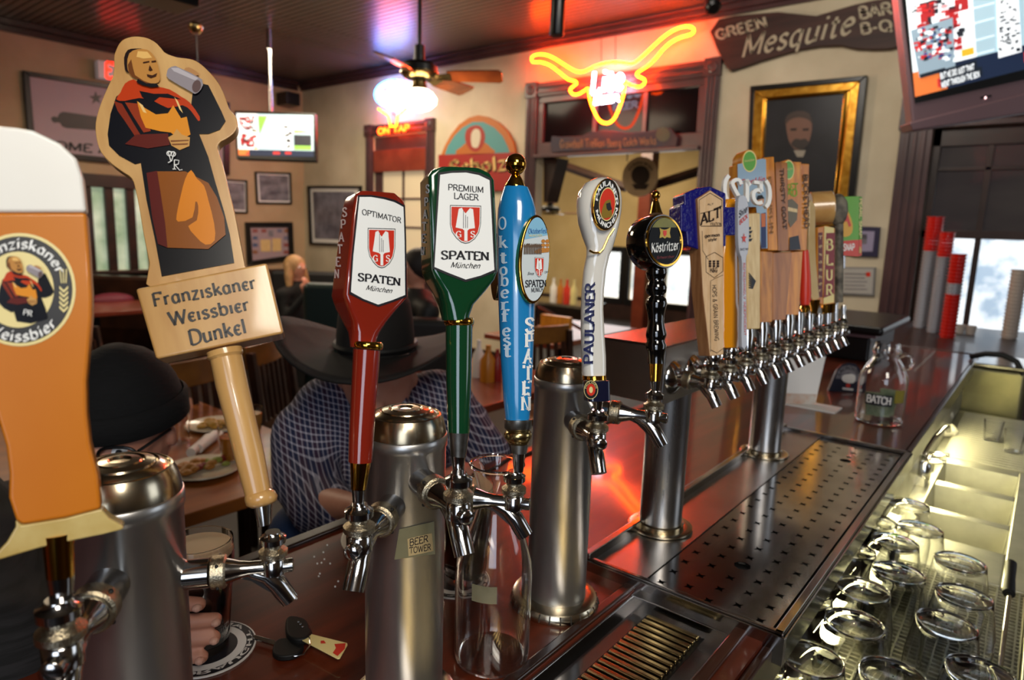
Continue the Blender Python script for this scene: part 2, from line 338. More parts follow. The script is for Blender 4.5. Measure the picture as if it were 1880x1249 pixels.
X['cream'] = mat('cream_print', '#e0cf8c', .4); X['skyblue'] = mat('skyblue_print', '#7fb4cf', .4)
X['plaster'] = mottled('cream_plaster', '#b3a58b', '#c6b99f', 2.2, .75, bump=.25)
X['plaster2'] = mottled('tan_plaster', '#a58a68', '#b89d7a', 1.6, .75, bump=.2)
X['ceil'] = mottled('stained_ceiling_board', '#4a433b', '#645a4e', 6, .22, stretch=(3,.3,1), rvar=.16)
X['floor'] = mottled('dark_floor', '#170f0a', '#241811', 4, .5)
X['trimwood'] = mottled('mauve_painted_trim', '#3f2a2b', '#503636', 3, .38, coat=.2)
X['shelf_steel'] = mottled('scratched_steel', '#b5b2b0', '#a09d9b', 8, .26, 1, rvar=.1)
X['shade_wall'] = mottled('smoke_brown_wall', '#5c4c3a', '#6d5b46', 2, .8)
X['darktrim'] = mottled('dark_brown_trim', '#24150f', '#35201a', 4, .4, coat=.2)
X['bartop'] = mottled('bar_wood', '#3a150a', '#6a2a12', 5, .30, 0, .65, stretch=(.5,5,1), rvar=.1)
X['barwood'] = mottled('bar_rail_wood', '#1f0e08', '#3a1c0f', 6, .3, 0, .6, stretch=(.6,4,1))
X['tablewood'] = mottled('table_wood', '#7c4517', '#96591f', 5, .3, 0, .4, stretch=(.6,4,1))
X['redtable'] = mottled('red_table_wood', '#6a2c1c', '#7c3824', 5, .3, 0, .4)
X['chairwood'] = mottled('dark_chair_wood', '#1d0f0a', '#341c10', 6, .35, 0, .3)
X['chairrail'] = mottled('honey_chair_wood', '#5a3715', '#7b5120', 6, .3, 0, .3)
X['greenvinyl'] = mat('dark_green_vinyl', '#0f2320', .45, bump=.2, bscale=60)
X['blackcloth'] = mottled('black_knit', '#030303', '#070708', 60, .9, bump=.5, stretch=(1,1,4))
X['hatfelt'] = mottled('dark_felt', '#080605', '#100b08', 20, .8, bump=.2)
X['skin'] = mottled('skin', '#b57a62', '#c58b72', 12, .5); X['hair'] = mottled('blonde_hair', '#8a6440', '#b08a58', 40, .6, stretch=(4,4,.4)); X['darkhair'] = mat('dark_hair', '#1a1210', .7)
X['thinglass'] = mat('thin_clear_glass', '#ffffff', .0, trans=1, ior=1.33); X['glass'] = mat('clear_glass', '#ffffff', .0, trans=1, ior=1.45); X['amber'] = None
X['plateceramic'] = mat('off_white_plate', '#d6cdb8', .2, coat=.4)
X['paper'] = mat('white_paper', '#dedbd6', .6); X['photo'] = mottled('grey_photo', '#4c4850', '#8a868c', 5, .3, stretch=(1,1,2)); X['frame'] = mat('black_frame', '#0e0b0a', .3)
X['plastic'] = mat('black_plastic', '#0b0b0c', .3); X['tvpink'] = mat('silver_pink_plastic', '#7b6064', .35, .3)
X['rubber'] = mat('black_rubber', '#0a0a0a', .6)
# ------------------------------------------------------------------ room shell
WX, WY, CH = 5.5, 8.22, 3.40      # far wall, left wall, ceiling
BW = Pl((WX, 0, 0), (-1, 0, 0)); LW = Pl((0, WY, 0), (0, -1, 0))
def by(px, py): return BW.P(px, py).y
def bz(px, py): return BW.P(px, py).z
dL, dR = by(985, 288), by(1287, 272)         # doorway
dT = 2.27
struct('floor', MB().box((-3.5, -3, -.05), (12.5, WY+.2, 0)), X['floor'])
ceiling = struct('ceiling', MB().box((-3.5, -3, CH+.012), (WX+.1, WY+.2, CH+.06)), X['darktrim'])
# ceiling boards: run across the room (Y)
bw = .070; x = -2.4; plank = None
while x < WX:
    if plank is None:
        mb = MB().box((x+.004, -2, CH), (x+bw-.004, WY, CH+.014)); plank = mb.build('plank', X['ceil'], ceiling, bevel=.004, seg=1); px0 = x
    else:
        c = plank.copy(); C.objects.link(c); c.location.x = plank.location.x + (x - px0)
    x += bw
# windows in the far wall
wl = by(1690, 428); wr = -.45
W1 = (by(686, 247), by(786, 235))            # small window/door beside the fan
wall_far = MB()
def wallbox(mb, y0, y1, z0, z1, t=.12): mb.box((WX, min(y0, y1), z0), (WX+t, max(y0, y1), z1))
wallbox(wall_far, WY+.1, W1[0], 0, CH); wallbox(wall_far, W1[0], W1[1], 2.6, CH); wallbox(wall_far, W1[1], dL, 0, CH)
wallbox(wall_far, dL, dR, 2.84, CH); wallbox(wall_far, dR, wl, 0, CH)
wallbox(wall_far, wl, wr, 2.32, CH); wallbox(wall_far, wl, wr, 0, .78); wallbox(wall_far, wr, -3, 0, CH)
struct('wall_far', wall_far, X['plaster'], smooth=False)
# left wall with one wide window
lx0, lx1 = LW.P(150, 340).x, LW.P(268, 340).x; lz1, lz0 = LW.P(200, 345).z, LW.P(200, 497).z
wl_ = MB()
def lwb(x0, x1, z0, z1): wl_.box((x0, WY, z0), (x1, WY+.12, z1))
lwb(-3.5, lx0, 0, CH); lwb(lx0, lx1, lz1, CH); lwb(lx0, lx1, 0, lz0); lwb(lx1, WX, 0, CH)
struct('wall_left', wl_, X['plaster2'], smooth=False)
struct('wall_near', MB().box((-3.6, -3.0, 0), (WX, -2.9, CH)), X['shade_wall'])
struct('wall_right', MB().box((-3.6, -3, 0), (-3.5, WY, CH)), X['shade_wall'])
struct('baseboard_near', MB().box((-3.5, -2.9, 0), (WX, -2.86, 1.25)), X['darktrim'])
# crown mouldings
cm = MB()
for (z0, z1, d) in ((CH-.11, CH-.075, .035), (CH-.075, CH-.03, .06), (CH-.03, CH, .09)): cm.box((WX-d, -3, z0), (WX, WY, z1))
struct('trim_1', cm, X['trimwood'], bevel=.006)
cm = MB()
for (z0, z1, d) in ((CH-.12, CH-.06, .04), (CH-.06, CH, .08)): cm.box((-3.5, WY-d, z0), (WX-.09, WY, z1))
struct('trim_2', cm, X['darktrim'], bevel=.006)
struct('baseboard_left', MB().box((-3.5, WY-.03, 0), (WX, WY, .9)), X['darktrim'])
struct('baseboard_far', MB().box((WX-.02, W1[1], 0), (WX, dL, .2)), X['darktrim'])

# door casing of the wide opening, with transom
def casing(n, y0, y1, z0, z1, m, head=True, w=.13):
    """moulded side casings and head around an opening y0>y1"""
    mb = MB()
    for yy, s in ((y0, 1), (y1, -1)):
        a, b = (yy, yy+w*s); lo, hi = min(a, b), max(a, b)
        mb.box((WX-.035, lo, z0), (WX, hi, z1)); mb.box((WX-.05, lo+w*.18, z0), (WX-.035, lo+w*.32, z1)); mb.box((WX-.05, lo+w*.45, z0), (WX-.035, lo+w*.55, z1)); mb.box((WX-.05, lo+w*.68, z0), (WX-.035, lo+w*.82, z1))
    t = struct(n, mb, m, bevel=.004)
    if head:
        mb = MB(); lo, hi = min(y0, y1), max(y0, y1)
        mb.box((WX-.035, lo, z1), (WX, hi, z1+w)); mb.box((WX-.05, lo, z1+w*.2), (WX-.035, hi, z1+w*.34)); mb.box((WX-.05, lo, z1+w*.62), (WX-.035, hi, z1+w*.8))
        mb.build('head_casing', m, t, bevel=.004)
        mb = MB()
        for yy, s in ((y0, 1), (y1, -1)):
            c = yy + s*w/2; mb.box((WX-.055, c-w*.55, z1-.005), (WX, c+w*.55, z1+w+.01)); mb.lathe([(w*.36, 0), (w*.36, .008), (w*.25, .012), (w*.22, .006), (w*.1, .006), (0.001, .014)], (WX-.055, c, z1+w/2), (-1,0,0), 20)
        mb.build('corner_block', m, t, bevel=.003)
    return t
door_1 = casing('door_1', dL, dR, 0, 2.84, X['trimwood'])
zt0, zt1 = 2.40, 2.78
mb = MB().box((WX-.01, dR, dT), (WX+.07, dL, zt0)); mb.box((WX-.01, dR, zt1), (WX+.07, dL, 2.84)); mb.box((WX-.01, dL-.07, zt0), (WX+.07, dL, zt1)); mb.box((WX-.01, dR, zt0), (WX+.07, dR+.05, zt1))
y2, y1_ = by(1092, 200), by(1184, 200)
for yy in (y2, y1_): mb.box((WX+.0, yy-.02, zt0), (WX+.06, yy+.02, zt1))
mb.build('transom_frame', X['trimwood'], door_1, bevel=.004)
X['darkglass'] = mat('dark_window_glass', '#120e10', .10, spec=.15)
for a, b in ((dL-.07, y2+.02), (y2-.02, y1_+.02), (y1_-.02, dR+.05)):
    MB().box((WX+.03, b, zt0), (WX+.036, a, zt1)).build('pane', X['darkglass'], door_1)
# small glazed door near the fan
door_2 = casing('door_2', W1[0], W1[1], 0, 2.62, X['trimwood'], w=.12)
mb = MB(); a, b = W1; mb.box((WX+.02, b, 2.3), (WX+.06, a, 2.6)); mb.box((WX+.02, a-.13, 0), (WX+.06, a, 2.3)); mb.box((WX+.02, b, 0), (WX+.06, b+.08, 2.3)); mb.box((WX+.02, b, 0), (WX+.06, a, .9))
for z in (1.2, 1.52, 1.86): mb.box((WX+.03, b, z-.012), (WX+.05, a, z+.012))
mid = (a-.13+b+.08)/2; mb.box((WX+.03, mid-.015, .9), (WX+.05, mid+.015, 2.3))
mb.build('door_sash', X['trimwood'], door_2, bevel=.003)
X['lampglass'] = mat('backlit_glass', '#b9a98a', .3, emit=.55, ecol='#c8b08c')
zs = [.9, 1.2, 1.52, 1.86, 2.3]
for i in range(4):
    for (p, q) in ((b+.08, mid), (mid, a-.13)): MB().box((WX+.045, p, zs[i]), (WX+.05, q, zs[i+1])).build('pane', X['lampglass'], door_2)
MB().box((WX-.02, b+.02, 2.18), (WX+.02, a-.02, 2.44)).build('roller_blind', X['redtable'], door_2, bevel=.004)

# right-hand sash window
window_1 = casing('window_1', wl, wr, .82, 2.32, X['trimwood'], w=.20)
zr = bz(1750, 431); mb = MB()
mb.box((WX+.02, wr, zr-.025), (WX+.08, wl, zr+.03)); mb.box((WX+.02, wl-.05, .82), (WX+.07, wl, 2.32)); mb.box((WX+.02, wr, 2.2), (WX+.07, wl, 2.32)); mb.box((WX+.02, wr, .78), (WX+.07, wl, .86)); mb.box((WX+.02, wr, .82), (WX+.07, wr+.05, 2.32))
my = by(1808, 350); 
for yy in (my, my-.42): mb.box((WX+.03, yy-.018, .82), (WX+.06, yy+.018, 2.32))
zm = bz(1750, 310); mb.box((WX+.03, wr, zm-.012), (WX+.06, wl, zm+.012))
mb.build('window_frame', X['darktrim'], window_1, bevel=.003)
X['dayglass'] = mottled('glowing_daylight_glass', '#8fa2b4', '#e8eef2', 5, .25, lo=.4, hi=.6)  # mottled glow put into the panes stands in for bright outdoors
nt = X['dayglass'].node_tree; bb = nt.nodes['Principled BSDF']; rp = [n for n in nt.nodes if n.type == 'VALTORGB'][0]
nt.links.new(rp.outputs['Color'], bb.inputs['Emission Color']); bb.inputs['Emission Strength'].default_value = 1.5
X['upglass'] = mottled('painted_reflection_glass', '#2e2b2e', '#4a4542', 1.5, .08, lo=.3, hi=.8, stretch=(1,.5,1.5), spec=.8)  # reflections painted into the panes as mottled colour with a faint glow
nt = X['upglass'].node_tree; bb = nt.nodes['Principled BSDF']; rp = [n for n in nt.nodes if n.type == 'VALTORGB'][0]
nt.links.new(rp.outputs['Color'], bb.inputs['Emission Color']); bb.inputs['Emission Strength'].default_value = .25
ys = [wl-.05, my, my-.42, wr+.05]
for i in range(3):
    for z0, z1, m in ((.86, zr-.02, 'dayglass'), (zr+.03, zm, 'upglass'), (zm, 2.2, 'upglass')):
        MB().box((WX+.045, ys[i+1], z0), (WX+.05, ys[i], z1)).build('pane', X[m], window_1)
struct('trim_3', MB().box((WX-.16, wr, .78), (WX+.02, wl+.1, .83)), X['darktrim'], bevel=.004)

# left wall window with curtains
window_2 = struct('window_2', MB().box((lx0-.1, WY-.03, lz1), (lx1+.1, WY, lz1+.14)).box((lx0-.1, WY-.03, lz0-.12), (lx1+.1, WY, lz0)), X['darktrim'], bevel=.004)
X['greenday'] = mottled('daylit_green_glass', '#7d9a78', '#d5dfc8', 3, .3, lo=.3, hi=.7); nt = X['greenday'].node_tree; bb = nt.nodes['Principled BSDF']; rp = [n for n in nt.nodes if n.type == 'VALTORGB'][0]
nt.links.new(rp.outputs['Color'], bb.inputs['Emission Color']); bb.inputs['Emission Strength'].default_value = .6
n = 3; wd = (lx1-lx0)/n
for i in range(n):
    MB().box((lx0+wd*i, WY+.07, lz0), (lx0+wd*(i+1), WY+.075, lz1)).build('pane', X['greenday'], window_2)
    a = lx0+wd*i
    MB().box((a-.0, WY+.0, lz0), (a+wd*.42, WY+.06, lz1)).build('shutter', X['chairwood'], window_2, bevel=.01)

# ------------------------------------------------------------------ room beyond the opening
FX = 10.5; FW = Pl((FX, 0, 0), (-1, 0, 0))
X['yellowwall'] = mottled('warm_yellow_plaster', '#bda26c', '#cbb17c', 2, .8)
fz = lambda px, py: FW.P(px, py).z
fy = lambda px, py: FW.P(px, py).y
fwm = MB(); wins = [(1142, 1168, 470, 552), (1105, 1146, 470, 552), (1165, 1200, 468, 552), (1222, 1278, 466, 553)]
wins = [(1100, 1140), (1158, 1190), (1224, 1278)]
zw0, zw1 = fz(1190, 553), fz(1190, 466)
ycur = 12.
for a, b in wins:
    ya, yb = fy(a, 500), fy(b, 500); fwm.box((FX, ya, 0), (FX+.1, ycur, 4.2)); fwm.box((FX, yb, 0), (FX+.1, ya, zw0)); fwm.box((FX, yb, zw1), (FX+.1, ya, 4.2)); ycur = yb
fwm.box((FX, 1, 0), (FX+.1, ycur, 4.2))
struct('wall_back_room', fwm, X['yellowwall'], smooth=False)
struct('ceiling_back_room', MB().box((WX+.12, 1, fz(1140, 335)+1.2), (FX+.1, 12, fz(1140, 335)+1.3)), X['oak'])
struct('wall_back_room_side', MB().box((WX+.12, 12, 0), (FX, 12.1, 4.2)), X['yellowwall'])
struct('baseboard_back_room', MB().box((FX-.03, 1, 0), (FX, 12, zw0-.05)), X['darktrim'])
X['outday'] = mottled('daylit_street_glass', '#b8c6cc', '#f2f6f6', 4, .3, lo=.35, hi=.6); nt = X['outday'].node_tree; bb = nt.nodes['Principled BSDF']; rp = [q for q in nt.nodes if q.type == 'VALTORGB'][0]
nt.links.new(rp.outputs['Color'], bb.inputs['Emission Color']); bb.inputs['Emission Strength'].default_value = 1.3
for i, (a, b) in enumerate(wins):
    ya, yb = fy(a, 500), fy(b, 500)
    f = MB()
    for (p, q, r, s) in ((ya, ya+.09, zw0-.1, zw1+.1), (yb-.09, yb, zw0-.1, zw1+.1), (yb, ya, zw1, zw1+.1), (yb, ya, zw0-.1, zw0)): f.box((FX-.05, min(p,q), r), (FX, max(p,q), s))
    wn = struct('window_%d' % (i+3), f, X['frame'], bevel=.006)
    MB().box((FX+.04, yb, zw0), (FX+.05, ya, zw1)).build('pane', X['outday'], wn)
# timber beams under that ceiling
bz_ = fz(1140, 335) + .95
for k, (p0, p1, w_) in enumerate((((1000, 300), (1290, 305), .1), ((1030, 262), (1160, 330), .07), ((1270, 300), (1180, 335), .07))):
    pass
for xx in (6.6, 8.2, 9.8):
    struct('trim_%d' % (int(xx)+4), MB().box((xx, 1, bz_-.18), (xx+.16, 12, bz_)), X['darktrim'], bevel=.01)
a_, b_ = Pl((9.2,0,0),(-1,0,0)), Pl((7.6,0,0),(-1,0,0))
struct('trim_20', MB().tube([a_.P(1000, 292), a_.P(1150, 345)], .07, 4), X['darktrim'], smooth=False)
struct('trim_21', MB().tube([a_.P(1330, 300), a_.P(1185, 345)], .07, 4), X['darktrim'], smooth=False)
pcol = Pl((9.0,0,0),(-1,0,0)).P(1180, 500); struct('trim_22', MB().box((pcol.x-.1, pcol.y-.1, 0), (pcol.x+.1, pcol.y+.1, bz_-.18)), X['redtable'], bevel=.01)
area('lamp_back_room', (8, 5.8, 2.9), (8.6, 6, 0), 1.6, 1.6, 110, (1, .84, .6))
area('daylight_back_room', (10.2, 6.0, 1.6), (8, 6, 1), 2.4, .9, 14, (.85, .93, 1))

# hanging round sign in the back room
p8 = Pl((7.4, 0, 0), (-1, 0, 0)); cc = p8.P(1176, 325); R8 = .5*(p8.P(1144, 325)-p8.P(1208, 325)).length
t = thing('round_sign', 'round tan wooden sign with dark emblem hanging beyond the doorway', 'sign', (7.4, cc.y, cc.z-R8))
MB().lathe([(R8, 0), (R8, .03)], cc, (-1,0,0), 40).build('board', mottled('tan_sign', '#c0a27a', '#d2b58c', 5, .5), t)
em = MB().poly(p8.L(ell(1176, 322, 17, 18), .035)); em.poly(p8.L([(1160, 338), (1192, 338), (1186, 348), (1166, 348)], .036)); em.build('emblem', X['darktrim'], t, smooth=False)
arc_text(p8, 'GARDEN', 1176, 325, 22, 24, 150, 30, .18, X['darktrim'], t, 'serif', off=.037)
MB().tube([cc + V((0,.2,R8*.8)), cc + V((0,.2,bz_-cc.z+1))], .008, 6).tube([cc + V((0,-.2,R8*.8)), cc + V((0,-.2,bz_-cc.z+1))], .008, 6).build('hanger', X['black'], t)

def fan(name, c, top, blade_l, yaw, label, n=4, lamp=True, tilt=.12, mlamp=None, angs=None):
    t = thing(name, label, 'ceiling fan', c - V((0,0,.25)))
    MB().tube([V((c.x, c.y, top)), c + V((0,0,.05))], .014, 10).lathe([(.07, top-c.z-.06), (.03, top-c.z-.12)], c, n=16).lathe([(.04, .02), (.035, .16)], c, n=16).build('downrod', X['black'], t)
    MB().lathe([(.02, .05), (.10, .045), (.125, .02), (.13, -.03), (.10, -.055), (.06, -.065)], c, n=28).build('motor', X['black'], t)
    MB().lathe([(.132, -.018), (.134, -.03), (.104, -.058), (.09, -.062)], c, n=28, cap=False).build('trim_ring', X['brass'], t)
    for k in range(n):
        a = yaw + (2*PI*k/n if not angs else math.radians(angs[k])); d = V((math.cos(a), math.sin(a), 0)); s = V((-math.sin(a), math.cos(a), 0)); u = V((0,0,1))
        w2 = (s*math.cos(tilt) + u*math.sin(tilt)); z = -.05
        MB().prism([c + d*.10 + w2*-.02 + u*z, c + d*.22 + w2*-.045 + u*z, c + d*.22 + w2*.045 + u*z, c + d*.10 + w2*.02 + u*z], u*.006).build('blade_arm', X['brass'], t)
        pts = [(.2, -.055), (.26, -.065), (blade_l, -.075), (blade_l+.02, -.05), (blade_l+.02, .05), (blade_l, .075), (.26, .065), (.2, .055)]
        MB().prism([c + d*p + w2*q + u*(z+.006) for p, q in pts], u*.01).build('blade', X['fanblade'], t)
    if lamp:
        MB().lathe([(.045, -.06), (.05, -.10), (.06, -.13)], c, n=20).build('lamp_fitter', X['brass'], t)
        prof = [(.05, -.125), (.095, -.15), (.125, -.19), (.12, -.225), (.08, -.26), (.03, -.278), (.002, -.28)]
        MB().lathe(prof, c, n=28).build('lamp_globe', mlamp, t)
    return t
X['fanblade'] = mottled('reddish_fan_blade', '#6a2f14', '#86421c', 6, .25, 0, .5)
X['globe'] = mat('lit_opal_glass', '#fff2dc', .3, emit=9, ecol='#ffdfae')
fc = at(770, 128, 4.6)
fan('ceiling_fan', fc, CH, .56, math.atan2(RGT.y, RGT.x) - .06, 'dark ceiling fan with red-brown blades and glowing globe lamp, beside the small neon sign', mlamp=X['globe'], n=3, angs=(-2, 62, 258), tilt=-.32)
pl_ = bpy.data.lights.new('fan_lamp', 'POINT'); pl_.energy = 40; pl_.color = (1, .82, .6); pl_.shadow_soft_size = .1
o = bpy.data.objects.new('fan_lamp', pl_); C.objects.link(o); o.location = fc - V((0,0,.38))
f2 = at(1010, 385, 8.6)
fan('ceiling_fan', f2, bz_, .5, .4, 'small black ceiling fan seen far off through the doorway', lamp=False)
# black cylinder hanging from the ceiling and other small ceiling pieces
P_ = at(1022, 66, 4.6)
MB().lathe([(.045, 0), (.05, .01), (.05, CH-P_.z-.02), (.03, CH-P_.z)], P_, n=24).build('ceiling_speaker', X['plastic'], label='black cylinder hanging from the ceiling left of the longhorn neon', cat='lamp')
P_ = at(360, 62, 5.6); t = thing('ceiling_hook', 'small brass ceiling fitting above the wooden monk tap handle', 'fitting', P_)
MB().lathe([(.03, 0), (.055, .03), (.06, .06), (.03, .09)], P_, n=18).build('canopy', X['brass'], t); MB().tube([P_, P_ - V((0,0,.35))], .004, 6).build('cord', X['black'], t)
P_ = at(1305, 4, 5.0); MB().lathe([(.05, 0), (.06, .02), (.06, .08), (.04, .1)], P_, (-.5,-.5,-.7), n=18).build('spot_lamp', X['plastic'], label='small black spotlight near the ceiling above the carved barbecue sign', cat='lamp')
P_ = at(290, 5, 3.4); MB().box(P_ + V((-.16,-.12,0)), P_ + V((.16,.12,CH-P_.z))).build('ceiling_vent', X['plastic'], bevel=.01, label='dark square ceiling unit at the upper left', cat='vent')

# ------------------------------------------------------------------ neon signs
def neonmat(n, col, e): return mat(n, col, .3, emit=e, ecol=col)
X['neon_y'] = neonmat('neon_orange_glass', '#ff4404', 85); X['neon_w'] = neonmat('neon_white_glass', '#dfe6ff', 20); X['neon_b'] = neonmat('neon_blue_glass', '#2f7dff', 34); X['neon_r'] = neonmat('neon_red_glass', '#ff3a08', 22)
NP = Pl((WX-.14, 0, 0), (-1, 0, 0)); S3 = 3.2875
t = thing('longhorn_neon_sign', 'large orange neon longhorn head with white lettering above the doorway', 'neon sign', NP.P(1118, 225))
lh = [(120,345),(150,330),(200,330),(260,355),(330,400),(390,432),(440,430),(500,400),(570,380),(640,375),(715,385),(760,365),(830,300),(900,235),(970,185),(1040,160),(1085,165),(1098,185),(1080,208),(1020,225),(960,255),(910,300),(860,360),(810,405),(755,440),(760,460),(800,480),(795,510),(760,525),(700,505),(678,490),(680,530),(665,600),(640,670),(610,725),(570,745),(525,725),(490,660),(470,600),(462,545),(455,535),(410,565),(370,570),(350,545),(365,525),(390,505),(380,490),(340,480),(290,440),(230,395),(170,375),(125,375)]
lhp = smoothpts(zz(S3, 940, 0, lh), 2)
MB().tube(NP.L(lhp), .011, 8, closed=True).build('longhorn_tube', X['neon_y'], t)
def neon_text(txt, p0, p1, h, plane, mat_, parent, r=.008, style_shear=.0):
    mb = MB(); x = 0; segs = []
    for ch in txt:
        wd, d = G.get(ch, (4, ""))
        for s_ in d.split('|'):
            if s_:
                pts = [tuple(float(q) for q in p.split(',')) for p in s_.lstrip('~').split()]
                if s_[0] == '~': pts = smoothpts(pts, 2, False)
                segs.append([(x+a+style_shear*b, b) for a, b in pts])
        x += wd + 1
    a = plane.P(*p0); b = plane.P(*p1); U = plane.P(p0[0], p0[1]-h) - a
    for s_ in segs: mb.tube([a + (b-a)*(q/x) + U*(r_/10) for q, r_ in s_], r, 6)
    return mb.build('letters', mat_, parent)
neon_text('Lite', (1085, 172), (1145, 162), 38, NP, X['neon_w'], t, .017, .15)
neon_text('BEER', (1090, 192), (1138, 186), 12, NP, X['neon_w'], t, .007)
MB().tube([NP.P(1104, 125), BW.P(1104, 70, .02)], .003, 5).tube([NP.P(1130, 120), BW.P(1130, 65, .02)], .003, 5).tube([NP.P(1010, 118), NP.P(1020, 128), NP.P(1030, 122)], .004, 5).build('hanging_wire', X['black'], t)
t = thing('neon_sign', 'small neon beer sign with white oval and orange lettering, behind the fan lamp', 'neon sign', NP.P(722, 246)); 
MB().tube(NP.L(ell(722, 172, 33, 24, 24, -.08)), .014, 8, closed=True).build('oval_tube', X['neon_b'], t)
MB().tube(NP.L(ell(722, 172, 27, 18, 24, -.08)), .008, 8, closed=True).build('inner_tube', X['neon_w'], t)
neon_text('Light', (699, 182), (745, 177), 16, NP, X['neon_w'], t, .009, .1)
MB().tube(NP.L([(695, 200), (705, 207), (713, 212), (717, 232), (727, 232), (731, 212), (740, 205), (750, 196)]), .011, 8).build('antler_tube', X['neon_y'], t)
neon_text('ON TAP', (694, 247), (752, 240), 11, NP, X['neon_r'], t, .010)
MB().tube([NP.P(722, 208), BW.P(722, 208, -.01)], .012, 8).tube([NP.P(722, 150), BW.P(722, 150, -.01)], .012, 8).build('wall_bracket', X['black'], t)

# ------------------------------------------------------------------ televisions
def screen_bits(pl, quads, parent, e):
    """quads in (u,v) of the screen -> flat lit areas"""
    for i, (col, polys) in enumerate(quads):
        m = mat('screen_colour', col, .4, emit=e, ecol=col); mb = MB()
        for p in polys: mb.poly(p)
        mb.build('picture', m, parent, smooth=False, kind='stuff' if len(polys) > 1 else None)
T1 = Pl(at(506, 250, 6.6), -FWD + V((0,0,.1)))
t = thing('television', 'flat television showing a race, on a pole in the far corner', 'television', T1.P(506, 297))
out = [(430, 203), (579, 208), (581, 296), (434, 291)]
plate(T1, out, .06, X['plastic'], t, 'casing', bevel=.006)
scr = [(434, 208), (575, 212), (576, 288), (438, 285)]
def uvp(pl, quad, off):
    tl, tr, br, bl = [pl.P(*p, off) for p in quad]
    return lambda u, v: (tl*(1-u) + tr*u)*(1-v) + (bl*(1-u) + br*u)*v
u_ = uvp(T1, scr, .002); rc = lambda f, a, b, c, d: [f(a, b), f(c, b), f(c, d), f(a, d)]
def race(pl, quad, parent, e, off=.002):
    f = uvp(pl, quad, off); f1 = uvp(pl, quad, off+.001); f2_ = uvp(pl, quad, off+.002); rnd = random.Random(7)
    Q = [('#a9c4cf', [rc(f, 0, 0, 1, 1)]),
     ('#eef4f6', [rc(f1, 0, 0, .27, .86), rc(f1, .58, .05, .72, .84), rc(f1, .72, .05, .98, .44)]),
     ('#7fb64a', [[f1(.28,.05), f1(.40,.05), f1(.29,.5)], rc(f1, .74, .36, .97, .44), rc(f1, .74, .74, .97, .84)]),
     ('#b02a2c', [rc(f2_, x, y, x+rnd.uniform(.02,.06), y+rnd.uniform(.03,.07)) for x, y in [(rnd.uniform(.02,.2), rnd.uniform(.05,.35)) for _ in range(22)] + [(rnd.uniform(.03,.2), rnd.uniform(.48,.74)) for _ in range(24)]]),
     ('#23262e', [rc(f2_, x, y, x+rnd.uniform(.02,.07), y+rnd.uniform(.02,.05)) for x, y in [(rnd.uniform(.02,.2), rnd.uniform(.05,.38)) for _ in range(18)] + [(rnd.uniform(.03,.2), rnd.uniform(.48,.78)) for _ in range(22)] + [(rnd.uniform(.6,.68), rnd.uniform(.1,.8)) for _ in range(16)]] + [rc(f1, .74, .48, .97, .74)]),
     ('#e8f2f8', [rc(f2_, x, y, x+.03, y+.03) for x, y in [(rnd.uniform(.03,.22), rnd.uniform(.05,.75)) for _ in range(14)]]),
     ('#e2b22e', [rc(f2_, .21, .40, .26, .44), rc(f2_, .21, .80, .26, .84)]),
     ('#e87838', [rc(f1, 0, .86, .14, 1)]), ('#16233c', [rc(f1, .14, .86, 1, 1)]), ('#c8322e', [rc(f2_, .46, .9, .55, .96), rc(f2_, .62, .9, .7, .95), rc(f2_, .1, .93, .14, .98)])]
    screen_bits(pl, Q, parent, e); return f2_
f = race(T1, scr, t, .85)
Pp = T1.P(497, 205, -.05); Pt = V((Pp.x, Pp.y, CH)); MB().tube([Pp, Pt], .022, 10).build('pole', X['trim_steel'], t)
P_ = LW.P(534, 190); P_.x = min(P_.x, WX-.3); MB().box(P_ + V((-.1,-.25,-.06)), P_ + V((.1,0,.1))).build('speaker_box', X['plastic'], bevel=.01, label='small black speaker on the wall behind the corner television', cat='speaker')
# big television at the upper right
T2 = Pl(at(1780, 120, 3.0), Quaternion(RGT, math.radians(12)) @ (Quaternion(UPV, math.radians(-14)) @ -FWD))
t = thing('television', 'large silver-framed television showing a race, hanging at the upper right', 'television', T2.P(1690, 240))
plate(T2, [(1646, -30), (2150, -140), (2150, 130), (1676, 240)], .10, X['tvpink'], t, 'casing', bevel=.01)
plate(T2, [(1652, -30), (2145, -140), (2145, 88), (1680, 190)], .004, X['plastic'], t, 'bezel', off=.004)
scr2 = [(1657, -130), (2120, -240), (2130, 66), (1682, 176)]
scrv = race(T2, [(1650, -150), (2140, -262), (2140, 62), (1680, 178)], t, .85, .008)
X['white_em'] = mat('screen_white', '#f4f8fa', .4, emit=.95, ecol='#f4f8fa'); X['dark_em'] = mat('screen_dark', '#1c2836', .4, emit=.3, ecol='#1c2836'); X['grey_em'] = mat('screen_grey', '#8fa3b0', .4, emit=.8, ecol='#8fa3b0'); X['red_em'] = mat('screen_red', '#c02a2a', .4, emit=.9, ecol='#c02a2a'); X['blue_em'] = mat('screen_blue', '#2c4a86', .4, emit=.9, ecol='#2c4a86')
rnd = random.Random(11)
def tvq(x0, y0, w_, h_, sl=-.26): return [(x0, y0), (x0+w_, y0+w_*sl), (x0+w_+h_*.1, y0+w_*sl+h_), (x0+h_*.1, y0+h_)]
mb = MB(); [mb.poly(T2.L(tvq(rnd.uniform(1832, 1866), rnd.uniform(0, 92), rnd.uniform(3, 9), rnd.uniform(2, 4)), .0125)) for _ in range(46)]; mb.build('picture', X['dark_em'], t, smooth=False, kind='stuff')
mb = MB().poly(T2.L([(1829,-20),(1868,-32),(1876,95),(1833,107)], .0118)); mb.build('picture', X['white_em'], t, smooth=False, kind='stuff')
